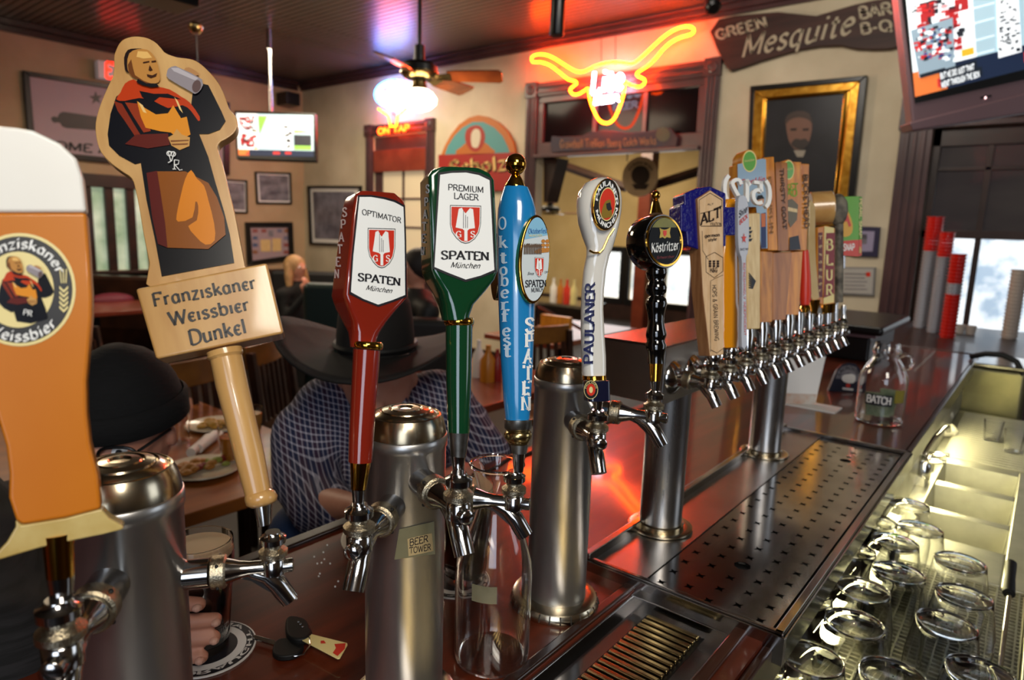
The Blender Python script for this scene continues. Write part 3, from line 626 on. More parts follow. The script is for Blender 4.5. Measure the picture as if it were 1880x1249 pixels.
mb = MB(); [mb.poly(T2.L([(1752,y_),(1826,y_-20),(1826,y_-18.6),(1752,y_+1.4)], .0125)) for y_ in (24, 52, 84, 110)]; [mb.poly(T2.L([(1762-k*1.6,8+k*14),(1765-k*1.6,8+k*14),(1764-k*1.6,16+k*14),(1761-k*1.6,16+k*14)], .0125)) for k in range(8)]; mb.build('picture', X['white_em'], t, smooth=False, kind='stuff')
mb = MB(); [mb.poly(T2.L(tvq(rnd.uniform(1676, 1742), rnd.uniform(52, 108), rnd.uniform(3, 12), rnd.uniform(3, 8)), .0128)) for _ in range(34)]; [mb.poly(T2.L(tvq(rnd.uniform(1670, 1730), rnd.uniform(2, 22), rnd.uniform(4, 14), rnd.uniform(2, 6)), .0128)) for _ in range(12)]; mb.build('picture', X['red_em'], t, smooth=False, kind='stuff')
mb = MB(); [mb.poly(T2.L(tvq(rnd.uniform(1682, 1742), rnd.uniform(48, 110), rnd.uniform(3, 10), rnd.uniform(2, 6)), .0131)) for _ in range(40)]; [mb.poly(T2.L(tvq(rnd.uniform(1668, 1730), rnd.uniform(0, 24), rnd.uniform(3, 10), rnd.uniform(1, 4)), .0131)) for _ in range(14)]; mb.build('picture', X['dark_em'], t, smooth=False, kind='stuff')
mb = MB(); [mb.poly(T2.L(tvq(rnd.uniform(1690, 1740), rnd.uniform(48, 104), rnd.uniform(3, 8), rnd.uniform(2, 5)), .0133)) for _ in range(16)]; mb.build('picture', X['blue_em'], t, smooth=False, kind='stuff')
mb = MB(); [mb.poly(T2.L(tvq(rnd.uniform(1680, 1740), rnd.uniform(50, 112), rnd.uniform(2, 9), rnd.uniform(2, 6)), .0135)) for _ in range(26)]; mb.build('picture', X['white_em'], t, smooth=False, kind='stuff')
MB().poly(T2.L([(1672,56),(1749,32),(1754,122),(1688,143)], .0122)).build('picture', X['grey_em'], t, smooth=False)
MB().poly(T2.L([(1724,130),(1793,110),(1794,124),(1803,122),(1804,138),(1728,163)], .0140)).poly(T2.L([(1688,137),(1735,124),(1736,131),(1690,144)], .0136)).build('picture', X['dark_em'], t, smooth=False, kind='stuff')
label_text(T2, 'BUT HE DID JUST THAT,', (1727, 145), (1791, 127), 10, X['white_em'], t, 'bold', off=.0146, up=(-.1,-1))
label_text(T2, "WENT THROUGH THE BOX,", (1729, 161), (1801, 140), 10, X['white_em'], t, 'bold', off=.0146, up=(-.1,-1))
X['pinkled'] = mat('led', '#ffd0d0', .3, emit=3)
plate(T2, [(1640+160, 180-2), (1640+180, 174), (1640+181, 177), (1640+161, 182)], .002, X['plastic'], t, 'sensor', off=.003)
plate(T2, [(1808, 178), (1811, 177), (1811, 181), (1808, 182)], .002, X['pinkled'], t, 'power_light', off=.005)
plate(T2, [(1670, 225), (2150, 105), (2150, 165), (1676, 240)], .16, X['tvpink'], t, 'lower_cover', off=.015, bevel=.006)

# ------------------------------------------------------------------ things on the far wall
t = thing('barbecue_sign', 'dark carved plank sign reading GREEN Mesquite BAR B Q, above the portrait', 'sign', BW.P(1480, 110))
S4 = 3.1224; o4 = (1300, 0)
pts = zz(S4, *o4, [(10,180),(60,110),(150,90),(250,80),(400,68),(520,80),(620,90),(720,60),(840,25),(960,0),(1085,-20),(1108,100),(1112,260),(1040,280),(950,283),(850,280),(760,260),(640,265),(520,285),(400,320),(300,350),(200,385),(130,408),(105,380),(60,300)])
plate(BW, pts, .05, mottled('carved_dark_wood', '#2a1612', '#3f241c', 4, .6, stretch=(1,.3,4), bump=.3), t, 'board', off=.06, bevel=.006)
SB = BW.off(.062); X['signtext'] = mat('faded_cream_paint', '#a79c84', .6)
label_text(SB, 'GREEN', zz(S4,*o4,[(52,228)])[0], zz(S4,*o4,[(340,150)])[0], 17, X['signtext'], t, 'bold')
label_text(SB, 'Mesquite', zz(S4,*o4,[(190,330)])[0], zz(S4,*o4,[(820,190)])[0], 38, X['signtext'], t, dict(thick=.75,thin=.5,ang=40,serif=0,shear=.3), up=(0,-1))
label_text(SB, 'BAR', zz(S4,*o4,[(870,108)])[0], zz(S4,*o4,[(1055,80)])[0], 21, X['signtext'], t, 'bold')
label_text(SB, 'B-Q', zz(S4,*o4,[(878,195)])[0], zz(S4,*o4,[(1055,172)])[0], 19, X['signtext'], t, 'bold')
# portrait
t = thing('portrait_painting', 'dark oil portrait of a moustached man in a wide gold frame', 'painting', BW.P(1480, 380))
def quad_frame(pl, o, i, thick, m, parent, name, off=0):
    mb = MB()
    for k in range(4): mb.prism(pl.L([o[k], o[(k+1)%4], i[(k+1)%4], i[k]], off), -pl.n*thick)
    return mb.build(name, m, parent, bevel=.006)
o_ = [(1377,158),(1592,138),(1562,425),(1367,425)]; i1 = [(1385,167),(1578,149),(1550,415),(1374,415)]; i2 = [(1402,180),(1560,166),(1535,400),(1392,400)]; i3=[(1407,185),(1549,172),(1527,395),(1397,395)]
quad_frame(BW, o_, i1, .05, X['frame'], t, 'outer_frame', .055)
X['giltframe'] = mottled('gilt_frame', '#a8711c', '#d19c3c', 18, .28, .8, bump=.4)
quad_frame(BW, i1, i2, .04, X['giltframe'], t, 'gilt_frame', .05)
quad_frame(BW, i2, i3, .03, X['gold'], t, 'inner_frame', .035)
flat(BW, i3, mottled('painted_canvas', '#17161a', '#24242a', 3, .35), t, 'canvas', .02)
pm = BW.off(.021)
flat(pm, zz(S4,*o4,[(400,925),(440,900),(480,870),(520,880),(560,870),(620,900),(700,950),(720,1100),(380,1100)]), mat('painted_coat', '#101016', .4), t, 'painted_coat')
flat(pm, smoothpts(zz(S4,*o4,[(445,700),(460,665),(510,645),(570,660),(595,710),(590,770),(570,830),(530,860),(490,850),(460,800)]),2), mat('painted_face', '#6a4a3c', .4), t, 'painted_face', .001)
flat(pm, smoothpts(zz(S4,*o4,[(440,720),(450,665),(510,635),(580,650),(600,720),(580,690),(520,672),(465,690)]),2), mat('painted_hair', '#3a2c26', .4), t, 'painted_hair', .002)
flat(pm, smoothpts(zz(S4,*o4,[(475,825),(500,795),(530,800),(560,795),(580,825),(560,840),(530,860),(495,845)]),2), mat('painted_moustache', '#2c2420', .4), t, 'painted_moustache', .003)
flat(pm, zz(S4,*o4,[(490,862),(560,862),(545,900),(510,900)]), mat('painted_collar', '#8a8274', .4), t, 'painted_collar', .003)
for k in ((470,738),(540,738)): flat(pm, zz(S4,*o4,[(k[0],k[1]),(k[0]+38,k[1]-3),(k[0]+36,k[1]+10),(k[0]+4,k[1]+12)]), X['darkhair'], t, 'painted_eye', .004)
# two small framed papers right of the taps
t = thing('framed_picture', 'small dark-framed picture to the right of the green tap handle', 'picture', BW.P(1585, 470))
plate(BW, [(1562,415),(1616,417),(1611,472),(1562,470)], .03, mat('navy_frame','#2b2740',.4), t, 'frame', off=.03, bevel=.004)
flat(BW, [(1566,424),(1606,425),(1602,462),(1566,462)], mat('pale_mat','#8f86a0',.5), t, 'mount', .031); flat(BW, [(1580,430),(1592,430),(1591,448),(1580,448)], X['photo'], t, 'photo', .033)
t = thing('certificate', 'grey-framed certificate below the small dark-framed picture', 'certificate', BW.P(1575, 540))
plate(BW, [(1530,490),(1607,491),(1604,543),(1530,540)], .03, mat('grey_frame','#7f7d7c',.4), t, 'frame', off=.03, bevel=.004)
flat(BW, [(1533,493),(1604,494),(1601,540),(1533,537)], mat('certificate_paper','#a7a39c',.5), t, 'paper', .031)
mb = MB()
for k in range(5): mb.poly(BW.L([(1550,502+7*k),(1592-4*(k%2),503+7*k),(1592-4*(k%2),504.5+7*k),(1550,503.5+7*k)], .033))
mb.build('print', X['photo'], t, smooth=False); flat(BW, [(1590,500),(1598,500),(1598,508),(1590,508)], X['logo_red'], t, 'seal', .033)

# Scholz sign
t = thing('beer_hall_sign', 'arched orange, teal and red sign reading Scholz, between the fan and the doorway', 'sign', BW.P(880, 345)); S2 = 3.57; o2 = (540, 0)
out = zz(S2,*o2,[(945,1100),(955,1030),(985,960),(1025,885),(1080,815),(1145,770),(1205,755),(1265,765),(1335,800),(1395,860),(1435,930),(1450,1000),(1458,1080),(1450,1250),(960,1250)])
plate(BW, out, .04, mat('sign_orange', '#a8601f', .5), t, 'board', off=.045, bevel=.004)
B2 = BW.off(.046)
flat(B2, zz(S2,*o2,[(985,1020),(1005,960),(1050,890),(1105,835),(1170,800),(1240,800),(1310,835),(1365,890),(1400,960),(1415,1005)]), mat('sign_teal','#4b8585',.5), t, 'sky_panel', .001)
flat(B2, smoothpts(zz(S2,*o2,[(1060,1010),(1100,960),(1140,930),(1190,920),(1250,935),(1290,970),(1310,1005)]),2), mat('sign_robe','#a05a22',.5), t, 'painted_robe', .002)
flat(B2, smoothpts(zz(S2,*o2,[(1120,910),(1130,850),(1180,822),(1225,830),(1250,880),(1245,940),(1215,985),(1180,995),(1140,965)]),2), mat('sign_hood','#8f2c1e',.5), t, 'painted_hood', .003)
flat(B2, smoothpts(zz(S2,*o2,[(1165,960),(1160,880),(1185,845),(1215,855),(1222,900),(1205,965)]),2), mat('sign_mug','#b9b09a',.5), t, 'painted_mug', .004)
flat(B2, zz(S2,*o2,[(945,1015),(1452,1000),(1458,1250),(945,1250)]), mat('sign_red','#8c231c',.5), t, 'name_panel', .002)
X['signyellow'] = mat('sign_yellow','#c9a765',.5)
label_text(B2, 'Scholz', zz(S2,*o2,[(1030,1150)])[0], zz(S2,*o2,[(1400,1120)])[0], 24, X['black'], t, 'black', off=.004)
label_text(B2, 'Scholz', zz(S2,*o2,[(1022,1142)])[0], zz(S2,*o2,[(1392,1112)])[0], 24, X['signyellow'], t, 'black', off=.006)
# painted board under the transom
t = thing('painted_sign', 'narrow dark blue painted board with faded lettering below the transom windows', 'sign', BW.P(1120, 278))
pb = Pl((WX-.06,0,0),(-1,0,0)); o3 = (940, 0)
plate(pb, zz(S3,*o3,[(230,880),(240,820),(290,825),(420,820),(480,795),(560,785),(620,790),(700,800),(850,790),(900,770),(960,775),(1000,830),(990,885),(700,900),(400,912),(240,920)]), .03, mottled('dark_blue_board','#1c1a30','#3a2024',5,.5), t, 'board', off=0, bevel=.004)
label_text(pb, 'Graveball Trellian', zz(S3,*o3,[(290,895)])[0], zz(S3,*o3,[(560,888)])[0], 15, mat('faded_gold','#8a6440',.5), t, 'serif', off=.002)
label_text(pb, 'Boerg Gulch Works', zz(S3,*o3,[(575,888)])[0], zz(S3,*o3,[(870,872)])[0], 14, mat('faded_gold2','#8a6440',.5), t, 'serif', off=.002)
flat(pb, ell(1217, 247, 13, 13), mat('faded_green','#4a4a34',.5), t, 'painted_ball', .003)
MB().box((WX-.07, dR, dT-.02), (WX-.01, dL, dT+.015)).build('trim_4', X['trimwood'], kind='structure', bevel=.004)
# hanging black speaker in the opening, top left
P_ = BW.P(1000, 330); MB().prism([BW.P(x_, y_, -.12) for x_, y_ in ((998,290),(1024,290),(1004,370),(998,372))], V((.2,0,0))).build('corner_bracket', X['darktrim'], label='dark triangular bracket in the upper left corner of the doorway', cat='bracket')

# pictures around the corner
def picture(pl, q, fw, name, label, inner, mount=None, mf=None, frame=X['frame']):
    cx = sum(p[0] for p in q)/4; cy = sum(p[1] for p in q)/4
    t = thing(name, label, 'picture', pl.P(cx, max(p[1] for p in q)))
    def inset(d): return [(p[0] + (d if p[0] < cx else -d), p[1] + (d if p[1] < cy else -d)) for p in q]
    quad_frame(pl, q, inset(fw), .03, frame, t, 'frame', .035)
    flat(pl, inset(fw), mount or inner, t, 'mount' if mount else 'photo', .01)
    if mount: flat(pl, inset(mf), inner, t, 'photo', .012)
    return t
picture(LW, [(408,328),(455,331),(456,392),(408,390)], 3, 'framed_photo', 'narrow black-framed photo partly behind the monk tap handle', X['photo'], X['paper'], 6)
picture(LW, [(469,315),(535,317),(537,375),(472,374)], 3, 'framed_photo', 'black-framed grey landscape photo below the corner television', X['photo'], X['paper'], 6)
t = picture(LW, [(451,408),(538,408),(541,478),(455,488)], 9, 'framed_display', 'wide dark-framed display of small coloured cards beside the seated blonde woman', mat('pinkish_paper','#9d8a8e',.5))
rnd = random.Random(3)
for k in range(10):
    xk, yk = [(464,421),(480,421),(509,421),(522,421),(464,434),(464,447),(464,460),(521,434),(521,447),(521,460)][k]
    flat(LW, [(xk,yk),(xk+9,yk),(xk+9,yk+6),(xk,yk+6)], mat('card', rnd.choice(['#4a5a78','#8a4a44','#6a6a80','#8a5a3a']), .5), t, 'card', .014)
flat(LW, [(478,440),(497,440),(497,462),(479,462)], X['cream_wood'], t, 'page', .014); flat(LW, [(500,438),(516,438),(516,461),(500,462)], X['cream_wood'], t, 'page', .014); flat(LW, [(493,423),(502,423),(502,434),(493,434)], X['photo'], t, 'crest', .014)
picture(BW, [(563,341),(662,341),(660,452),(567,449)], 4, 'framed_map', 'large black-framed grey map on the wall behind the red tap handle', mottled('grey_map','#55525c','#7b7883',6,.3), X['paper'], 11)
# come and take it banner
t = thing('framed_banner', 'large black-framed white banner with black star and cannon, upper left', 'banner', LW.P(60, 290)); S5 = 5.6786; o5 = (0, 100)
fo = zz(S5,*o5,[(240,165),(2400,500),(2400,1260),(310,1050)]); fi = zz(S5,*o5,[(310,225),(2340,540),(2340,1190),(375,1000)])
quad_frame(LW, fo, fi, .04, X['frame'], t, 'frame', .05); flat(LW, fi, mat('banner_cloth','#a58f94',.5), t, 'cloth', .02)
st = []; cx, cy = 1000, 455
for k in range(10):
    r = 75 if k % 2 == 0 else 30; a = math.radians(90 + 36*k + 4); st.append((cx + r*math.cos(a), cy - r*math.sin(a)))
flat(LW, zz(S5,*o5,st), X['black'], t, 'star', .022)
flat(LW, zz(S5,*o5,[(535,685),(535,655),(570,645),(600,655),(615,620),(650,598),(700,602),(1600,735),(1600,835),(1500,830),(690,768),(650,752),(625,715),(600,710),(560,712)]), X['black'], t, 'cannon', .022)
label_text(LW, 'COME AND TAKE IT', zz(S5,*o5,[(450,975)])[0], zz(S5,*o5,[(2000,1120)])[0], 15, X['ink'], t, 'bold', off=.022, up=(0.06,-1))
# exit sign
t = thing('exit_sign', 'small lit white sign with red EXIT letters near the ceiling, behind the monk handle', 'sign', LW.P(210, 150))
plate(LW, [(179,110),(262,122),(262,158),(181,143)], .09, mat('exit_white','#c8b4b0',.4,emit=.15), t, 'box', off=.11, bevel=.004)
label_text(LW, 'EXIT', (193,142), (256,153), 28, mat('exit_red','#ff3018',.4,emit=2.5), t, 'bold', off=.113, up=(0,-1))
# ------------------------------------------------------------------ bar counter
BX1, BY0, BY1 = 3.5, .212, .822
t = thing('bar_counter', 'long dark red-brown wooden bar counter with a steel-lined drain trough', 'bar counter', (1, .5, 0)); bar = t
TX, TY0, TY1 = .772, .247, .385
mb = MB().box((-2.2, TY1, BAR-.045), (TX, BY1, BAR)).box((TX, BY0, BAR-.045), (BX1, BY1, BAR)).box((-2.2, BY0, BAR-.045), (TX, TY0, BAR))
mb.build('countertop', X['bartop'], t, smooth=False)
mb = MB().box((-2.2, BY0-.012, BAR-.06), (BX1+.01, BY0, BAR-.004)).box((-2.2, BY1, BAR-.055), (BX1+.01, BY1+.025, BAR+.006)).box((BX1, BY0-.012, BAR-.06), (BX1+.02, BY1+.025, BAR+.004))
mb.build('edge_rail', X['barwood'], t, bevel=.004)
mb = MB().box((-2.2, TY1, BAR-.001), (TX, TY1+.014, BAR+.006)).box((-2.2, TY0-.016, BAR-.001), (TX, TY0, BAR+.006)); mb.build('trough_rail', X['barwood'], t, bevel=.003)
MB().box((-2.2, .60, 0), (BX1, .66, BAR-.045)).build('front_panel', X['barwood'], t)
MB().box((-2.2, .30, 0), (BX1, .33, BAR-.045)).build('back_panel', X['darktrim'], t)
a, b = onZ(1678, 681, BAR+.001), onZ(1716, 645, BAR+.001); d = V((.02,-.006,0)); MB().prism([a, b, b+V((.02,0,0)), a+V((.02,0,0))], V((0,0,.002))).build('brass_inlay', X['brass'], t)
# drain trough with slotted grate
t = thing('drain_grate', 'recessed steel drain grate with a row of brass slats, near the lower edge', 'drain grate', (.5, .31, BAR-.02)); 
mb = MB().box((-.5, TY0, BAR-.02), (TX, TY1, BAR-.016)).box((-.5, TY0, BAR-.02), (TX, TY0+.004, BAR-.004)).box((-.5, TY1-.004, BAR-.02), (TX, TY1, BAR-.004)).box((TX-.02, TY0, BAR-.02), (TX, TY1, BAR-.002))
mb.build('pan', X['trim_steel'], t, bevel=.0015)
xs = .742; k = 0; s0 = None
g = [onZ(1190, 1130, BAR-.012), onZ(1285, 1170, BAR-.012)]; gy0, gy1 = g[1].y, g[0].y; xs = g[0].x
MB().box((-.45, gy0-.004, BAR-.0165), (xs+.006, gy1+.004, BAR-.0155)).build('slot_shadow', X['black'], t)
while k < 40:
    x = xs - k*.0118
    if s0 is None: s0 = MB().box((x-.0074, gy0, BAR-.0155), (x, gy1, BAR-.0095)).build('slat', X['brass'], t, bevel=.0018); sx = x
    else: c = s0.copy(); C.objects.link(c); c.parent = t; c.location.x = x - sx
    k += 1
area('bar_underlight', (1.75, .20, .985), (1.75, -.2, .8), 2.1, .02, 21.0, (1, .91, .46))

# ------------------------------------------------------------------ big drip tray
KX0, KX1, KY0, KY1 = .765, 1.672, .190, .472
KZ = BAR + .018
t = thing('drip_tray', 'long polished steel drip tray with star-cut perforated plate under the twelve-tap tower', 'drip tray', ((KX0+KX1)/2, .33, BAR)); tray = t
mb = MB(); rw = .012
mb.box((KX0, KY0, BAR), (KX1, KY0+rw, KZ)).box((KX0, KY0, BAR), (KX0+rw*.7, KY1, KZ)).box((KX1-rw, KY0, BAR), (KX1, KY1, KZ)).box((KX0, KY1-rw, BAR), (KX1, KY1, KZ+.006))
mb.build('rim', X['trim_steel'], t, bevel=.002)
MB().box((KX0+.002, KY0-.003, BAR-.022), (KX1, KY0, KZ-.004)).box((KX0-.003, KY0-.003, BAR-.022), (KX0, KY1, KZ-.003)).build('skirt', X['trim_steel'], t, bevel=.001)
SY = .378
MB().box((KX0+rw*.7, SY, BAR), (KX1-rw, KY1-rw, BAR+.011)).build('rear_shelf', X['shelf_steel'], t)
# perforated plate: real holes cut as star-shaped openings over a dark pan
px0, px1, py0, py1 = KX0+rw*.7+.004, KX1-rw-.006, KY0+rw+.006, SY-.002
MB().box((px0, py0, BAR+.001), (px1, py1, BAR+.003)).build('pan', X['rubber'], t)
pm_ = MB(); nx, ny = 23, 5; cxs = (px1-px0)/nx; cys = (py1-py0)/ny; zt = BAR+.010
def star(cx, cy, r, flip=0):
    out = []
    for k in range(8):
        a = PI/8 + PI/4*k + (PI/8); rr = r if k % 2 == 0 else r*.42
        out.append((cx + rr*math.cos(a), cy + rr*math.sin(a)))
    return out
for i in range(nx):
    for j in range(ny):
        cx, cy = px0 + cxs*(i+.5), py0 + cys*(j+.5); ox = cxs*.25*(1 if j % 2 else -1)
        big = (i, j) in ((3, 2), (19, 2))
        hole = star(cx+ox*.8, cy, .0080) if not big else [(cx + .012*math.cos(PI/4*k+PI/4), cy + .012*math.sin(PI/4*k+PI/4)) for k in range(8)]
        # square outline with 8 points matched by angle to hole points
        sq = []
        for hx, hy in hole:
            dx, dy = hx-cx, hy-cy; s_ = 1/max(abs(hx-(cx+ (0 if big else ox*.8)))/(cxs/2), abs(hy-cy)/(cys/2), 1e-6)
            ux, uy = (hx-(cx+(0 if big else ox*.8))), (hy-cy); qx, qy = cx + ux*s_, cy + uy*s_
            sq.append((min(max(qx, cx-cxs/2), cx+cxs/2), min(max(qy, cy-cys/2), cy+cys/2)))
        cor = [(cx+cxs/2, cy+cys/2), (cx-cxs/2, cy+cys/2), (cx-cxs/2, cy-cys/2), (cx+cxs/2, cy-cys/2)]
        # hole vertices sit at angles k*45+45 for both kinds: corner points are k = 0,2,4,6
        for q, cidx in ((0,0),(2,1),(4,2),(6,3)): sq[q] = cor[cidx]
        sq[1] = ((sq[0][0]+sq[2][0])/2, cy+cys/2); sq[5] = ((sq[4][0]+sq[6][0])/2, cy-cys/2); sq[3] = (cx-cxs/2, cy); sq[7] = (cx+cxs/2, cy)
        vs = [V((x_, y_, zt)) for x_, y_ in hole] + [V((x_, y_, zt)) for x_, y_ in sq] + [V((x_, y_, zt-.003)) for x_, y_ in hole]
        pm_.add(vs, [(q, (q+1) % 8, 8+(q+1) % 8, 8+q) for q in range(8)] + [(q, 16+q, 16+(q+1) % 8, (q+1) % 8) for q in range(8)])
pm_.build('perforated_plate', X['trim_steel'], t, smooth=False)

# ------------------------------------------------------------------ faucets and towers
def faucet(P, d, parent, L=.062, s=1.0, cone=False):
    """P on the tower surface, d horizontal outward direction. returns the handle seat"""
    d = V(d).normalized(); u = V((0,0,1)); sd = d.cross(u)
    b = MB()
    ax = L*s
    prof = [(.0105, .030), (.0095, .034), (.0075, .040), (.0062, .048), (.0062, ax)]
    b.lathe([(r*s if h < ax else r*s, h if h == ax else h*s) for r, h in prof], P, d, 20)
    b.lathe([(.006*s, -.007*s), (.0095*s, -.005*s), (.0095*s, .007*s), (.007*s, .0095*s)], P + d*ax, u, 20)      # valve block
    q = P + d*ax
    pts = [P + d*(.045*s) - u*.001, q - d*.006*s - u*.007*s, q + d*.002*s - u*.015*s, q + d*.007*s - u*.023*s, q + d*.012*s - u*.031*s]
    b.tube(pts, [.005*s, .007*s, .0080*s, .0080*s, .0078*s], 16)
    fin = [(.036,.005),(.058,.004),(.062,-.004),(.067,-.014),(.064,-.024),(.056,-.018),(.046,-.009),(.036,-.005)]
    b.prism([P + d*x_*s*ax/(.062*s) + u*z_*s - sd*.0042*s for x_, z_ in fin], sd*.0084*s)
    body = b.build('faucet', X['chrome'], parent, ang=50)
    b = MB(); 
    if cone: b.lathe([(.026*s, 0), (.025*s, .003*s), (.017*s, .009*s), (.012*s, .012*s), (.012*s, .018*s)], P, d, 28)
    else: b.lathe([(.0118*s, -.004), (.0118*s, .017*s), (.010*s, .018*s)], P, d, 24)
    b.build('shank', X['chrome'], body, ang=50)
    b = MB().lathe([(.0125*s, .0185*s), (.0135*s, .0195*s), (.0135*s, .029*s), (.012*s, .0305*s)], P, d, 28); b.build('knurled_collar', X['knurl'], body)
    b = MB()
    for k in range(4):
        a = PI/4 + PI/2*k; c = P + d*.0242*s + (sd*math.cos(a) + u*math.sin(a))*.0134*s; b.ball(c, .0016*s, n=8, m=4)
    b.build('collar_hole', X['black'], body)
    b = MB().lathe([(.0052*s, 0), (.0058*s, .006*s), (.0058*s, .015*s), (.0045*s, .016*s)], q, d, 16); b.build('pivot_bolt', X['chrome'], body, ang=50)
    b = MB().lathe([(.0095*s, .009*s), (.0115*s, .0105*s), (.0115*s, .0145*s), (.009*s, .0165*s), (.0070*s, .018*s), (.0068*s, .020*s)], q, u, 24)
    b.build('bonnet', X['knurl'], body)
    b = MB().lathe([(.0075*s, .020*s), (.0105*s, .022*s), (.0105*s, .0265*s), (.007*s, .0285*s), (.006*s, .031*s)], q, u, 24); b.build('lock_nut', X['chrome'], body, ang=50)
    return q + u*.031*s
def tower(cx, cy, h, angs, label, zb=BAR, extra=None):
    t = thing('draft_tower', label, 'draft tower', (cx, cy, zb)); o = V((cx, cy, zb)); r = .0381
    MB().lathe([(r, .004), (r, h-.022), (r+.0012, h-.021), (r+.0012, h-.011), (r, h-.010)], o, n=56).build('column', X['tower'], t, ang=60)
    MB().lathe([(r, h-.010), (r*.985, h-.005), (r*.93, h+.003), (r*.86, h+.008), (r*.82, h+.0085), (r*.80, h+.0065), (r*.76, h+.009), (r*.64, h+.0115), (r*.60, h+.010), (r*.57, h+.012), (r*.42, h+.0135), (r*.38, h+.0118), (r*.34, h+.0135), (r*.2, h+.0142), (r*.17, h+.0128), (.001, h+.013)], o, n=56).build('cap', X['cap'], t, ang=30)
    mb = MB().lathe([(r, .016), (r*1.1, .0165), (r*1.38, .013), (r*1.46, .008), (r*1.46, .002), (r*1.42, 0)], o, n=56)
    mb.build('base_ring', X['cap'], t, ang=40)
    mb = MB()
    for k in range(26):
        a = 2*PI*k/26; d = V((math.cos(a), math.sin(a), 0)); mb.tube([o + d*r*1.40 + V((0,0,.0125)), o + d*r*1.475 + V((0,0,.003))], .0011, 6)
    mb.build('base_notches', X['pewter'], t)
    seats = []
    for a, zq, sq in angs:
        d = V((math.cos(math.radians(a)), math.sin(math.radians(a)), 0)); seats.append(faucet(o + d*r + V((0,0,zq-zb)), d, t, L=.0666, s=sq))
    return t, seats
tw1, s1 = tower(.172, .482, .300, ((-127, 1.311, 1.08), (-36, 1.294, .90)), 'steel draft tower with ringed cap at the far left, behind the beer-glass handle')
tw2, s2 = tower(.407, .452, .298, ((-151, 1.299, 1.08), (-109, 1.322, 1.06), (-60, 1.298, 1.0)), 'middle steel draft tower with taped BEER TOWER note')
tw3, s3 = tower(.664, .447, .312, ((-127, 1.327, 1.08), (-71, 1.335, 1.06)), 'right-hand round steel draft tower with notched base ring, left of the drip tray')
# handwritten note taped on the middle tower
def on_cyl(px, py, off=0):
    """point of the middle tower's skin behind a pixel"""
    d = ray(px, py); o = V((.407, .452)); a = d.x**2 + d.y**2; b = -2*(d.x*o.x + d.y*o.y); c = o.x**2 + o.y**2 - (.0381+off)**2
    k = (-b - math.sqrt(max(b*b - 4*a*c, 0)))/(2*a); return CAM + d*k
def cyl_patch(q, off, m, name, lab=None):
    mb = MB(); n = 8; rows = []
    for i in range(n+1):
        u = i/n; row = []
        for j in range(3):
            v = j/2; x_ = (q[0][0]*(1-u)+q[1][0]*u)*(1-v) + (q[3][0]*(1-u)+q[2][0]*u)*v; y_ = (q[0][1]*(1-u)+q[1][1]*u)*(1-v) + (q[3][1]*(1-u)+q[2][1]*u)*v
            row.append(on_cyl(x_, y_, off))
        rows.append(row)
    vs = [p for r in rows for p in r]; fs = [(i*3+j, i*3+j+1, (i+1)*3+j+1, (i+1)*3+j) for i in range(n) for j in range(2)]
    return mb.add(vs, fs).build(name, m, tw2, label=lab)
cyl_patch([(733,972),(797,958),(799,1018),(724,1028)], .0004, mottled('clear_tape', '#8f8866', '#a39b78', 20, .3, .5), 'tape', 'yellowed clear tape')
cyl_patch([(748,990),(793,979),(796,1012),(750,1022)], .0008, mottled('note_paper', '#a08a60', '#b8a070', 20, .6), 'paper_note', 'handwritten paper note')
mb = MB()
for w_, p0, p1, h_ in (('BEER', (752,1003), (786,995), 12), ('TOWER', (752,1017), (791,1010), 11)):
    text_mesh(w_, lambda u, v: on_cyl(p0[0]+(p1[0]-p0[0])*u, p0[1]+(p1[1]-p0[1])*u - v*h_, .0012), 'sans', 1.2, mb)
mb.build('handwriting', X['ink'], tw2, smooth=False)

# twelve-tap bridge tower
TWX0, TWX1, TWY0, TWY1, TWZ0, TWZ1 = .848, 1.67, .405, .512, 1.308, 1.392
t = thing('bridge_tower', 'long boxy steel bridge tower with twelve faucets on two round posts over the drip tray', 'draft tower', (1.2, .44, BAR+.01)); bt = t
MB().box((TWX0, TWY0, TWZ0), (TWX1, TWY1, TWZ1)).build('crossbar', X['shelf_steel'], t, bevel=.002)
MB().box((TWX0-.001, TWY0-.001, TWZ1), (TWX1+.001, TWY1+.001, TWZ1+.0025)).build('lid', mat('tinted_steel_lid', '#9a8686', .22, 1), t, bevel=.0008)
for px, py in ((1219, 968), (1406, 832)):
    p = onZ(px, py, BAR+.012); p.y = .440; o = V((p.x, p.y, BAR+.011))
    leg = MB().lathe([(.0335, 0), (.0335, TWZ0-o.z)], o, n=48).build('leg', X['brushed'], t, ang=60)
    MB().lathe([(.0345, .004), (.037, .004), (.037, .010), (.0345, .012)], o, n=48).lathe([(.048, 0), (.051, .0015), (.051, .004), (.047, .005), (.036, .004)], o, n=48).build('leg_flange', X['cap'], leg)
fp = []
FN = 12
for k in range(FN):
    fx = .877 + k*(1.612-.877)/(FN-1)
    fp.append(faucet(V((fx, TWY0, 1.345)), (0,-1,0), bt, L=.058, s=.98, cone=True))

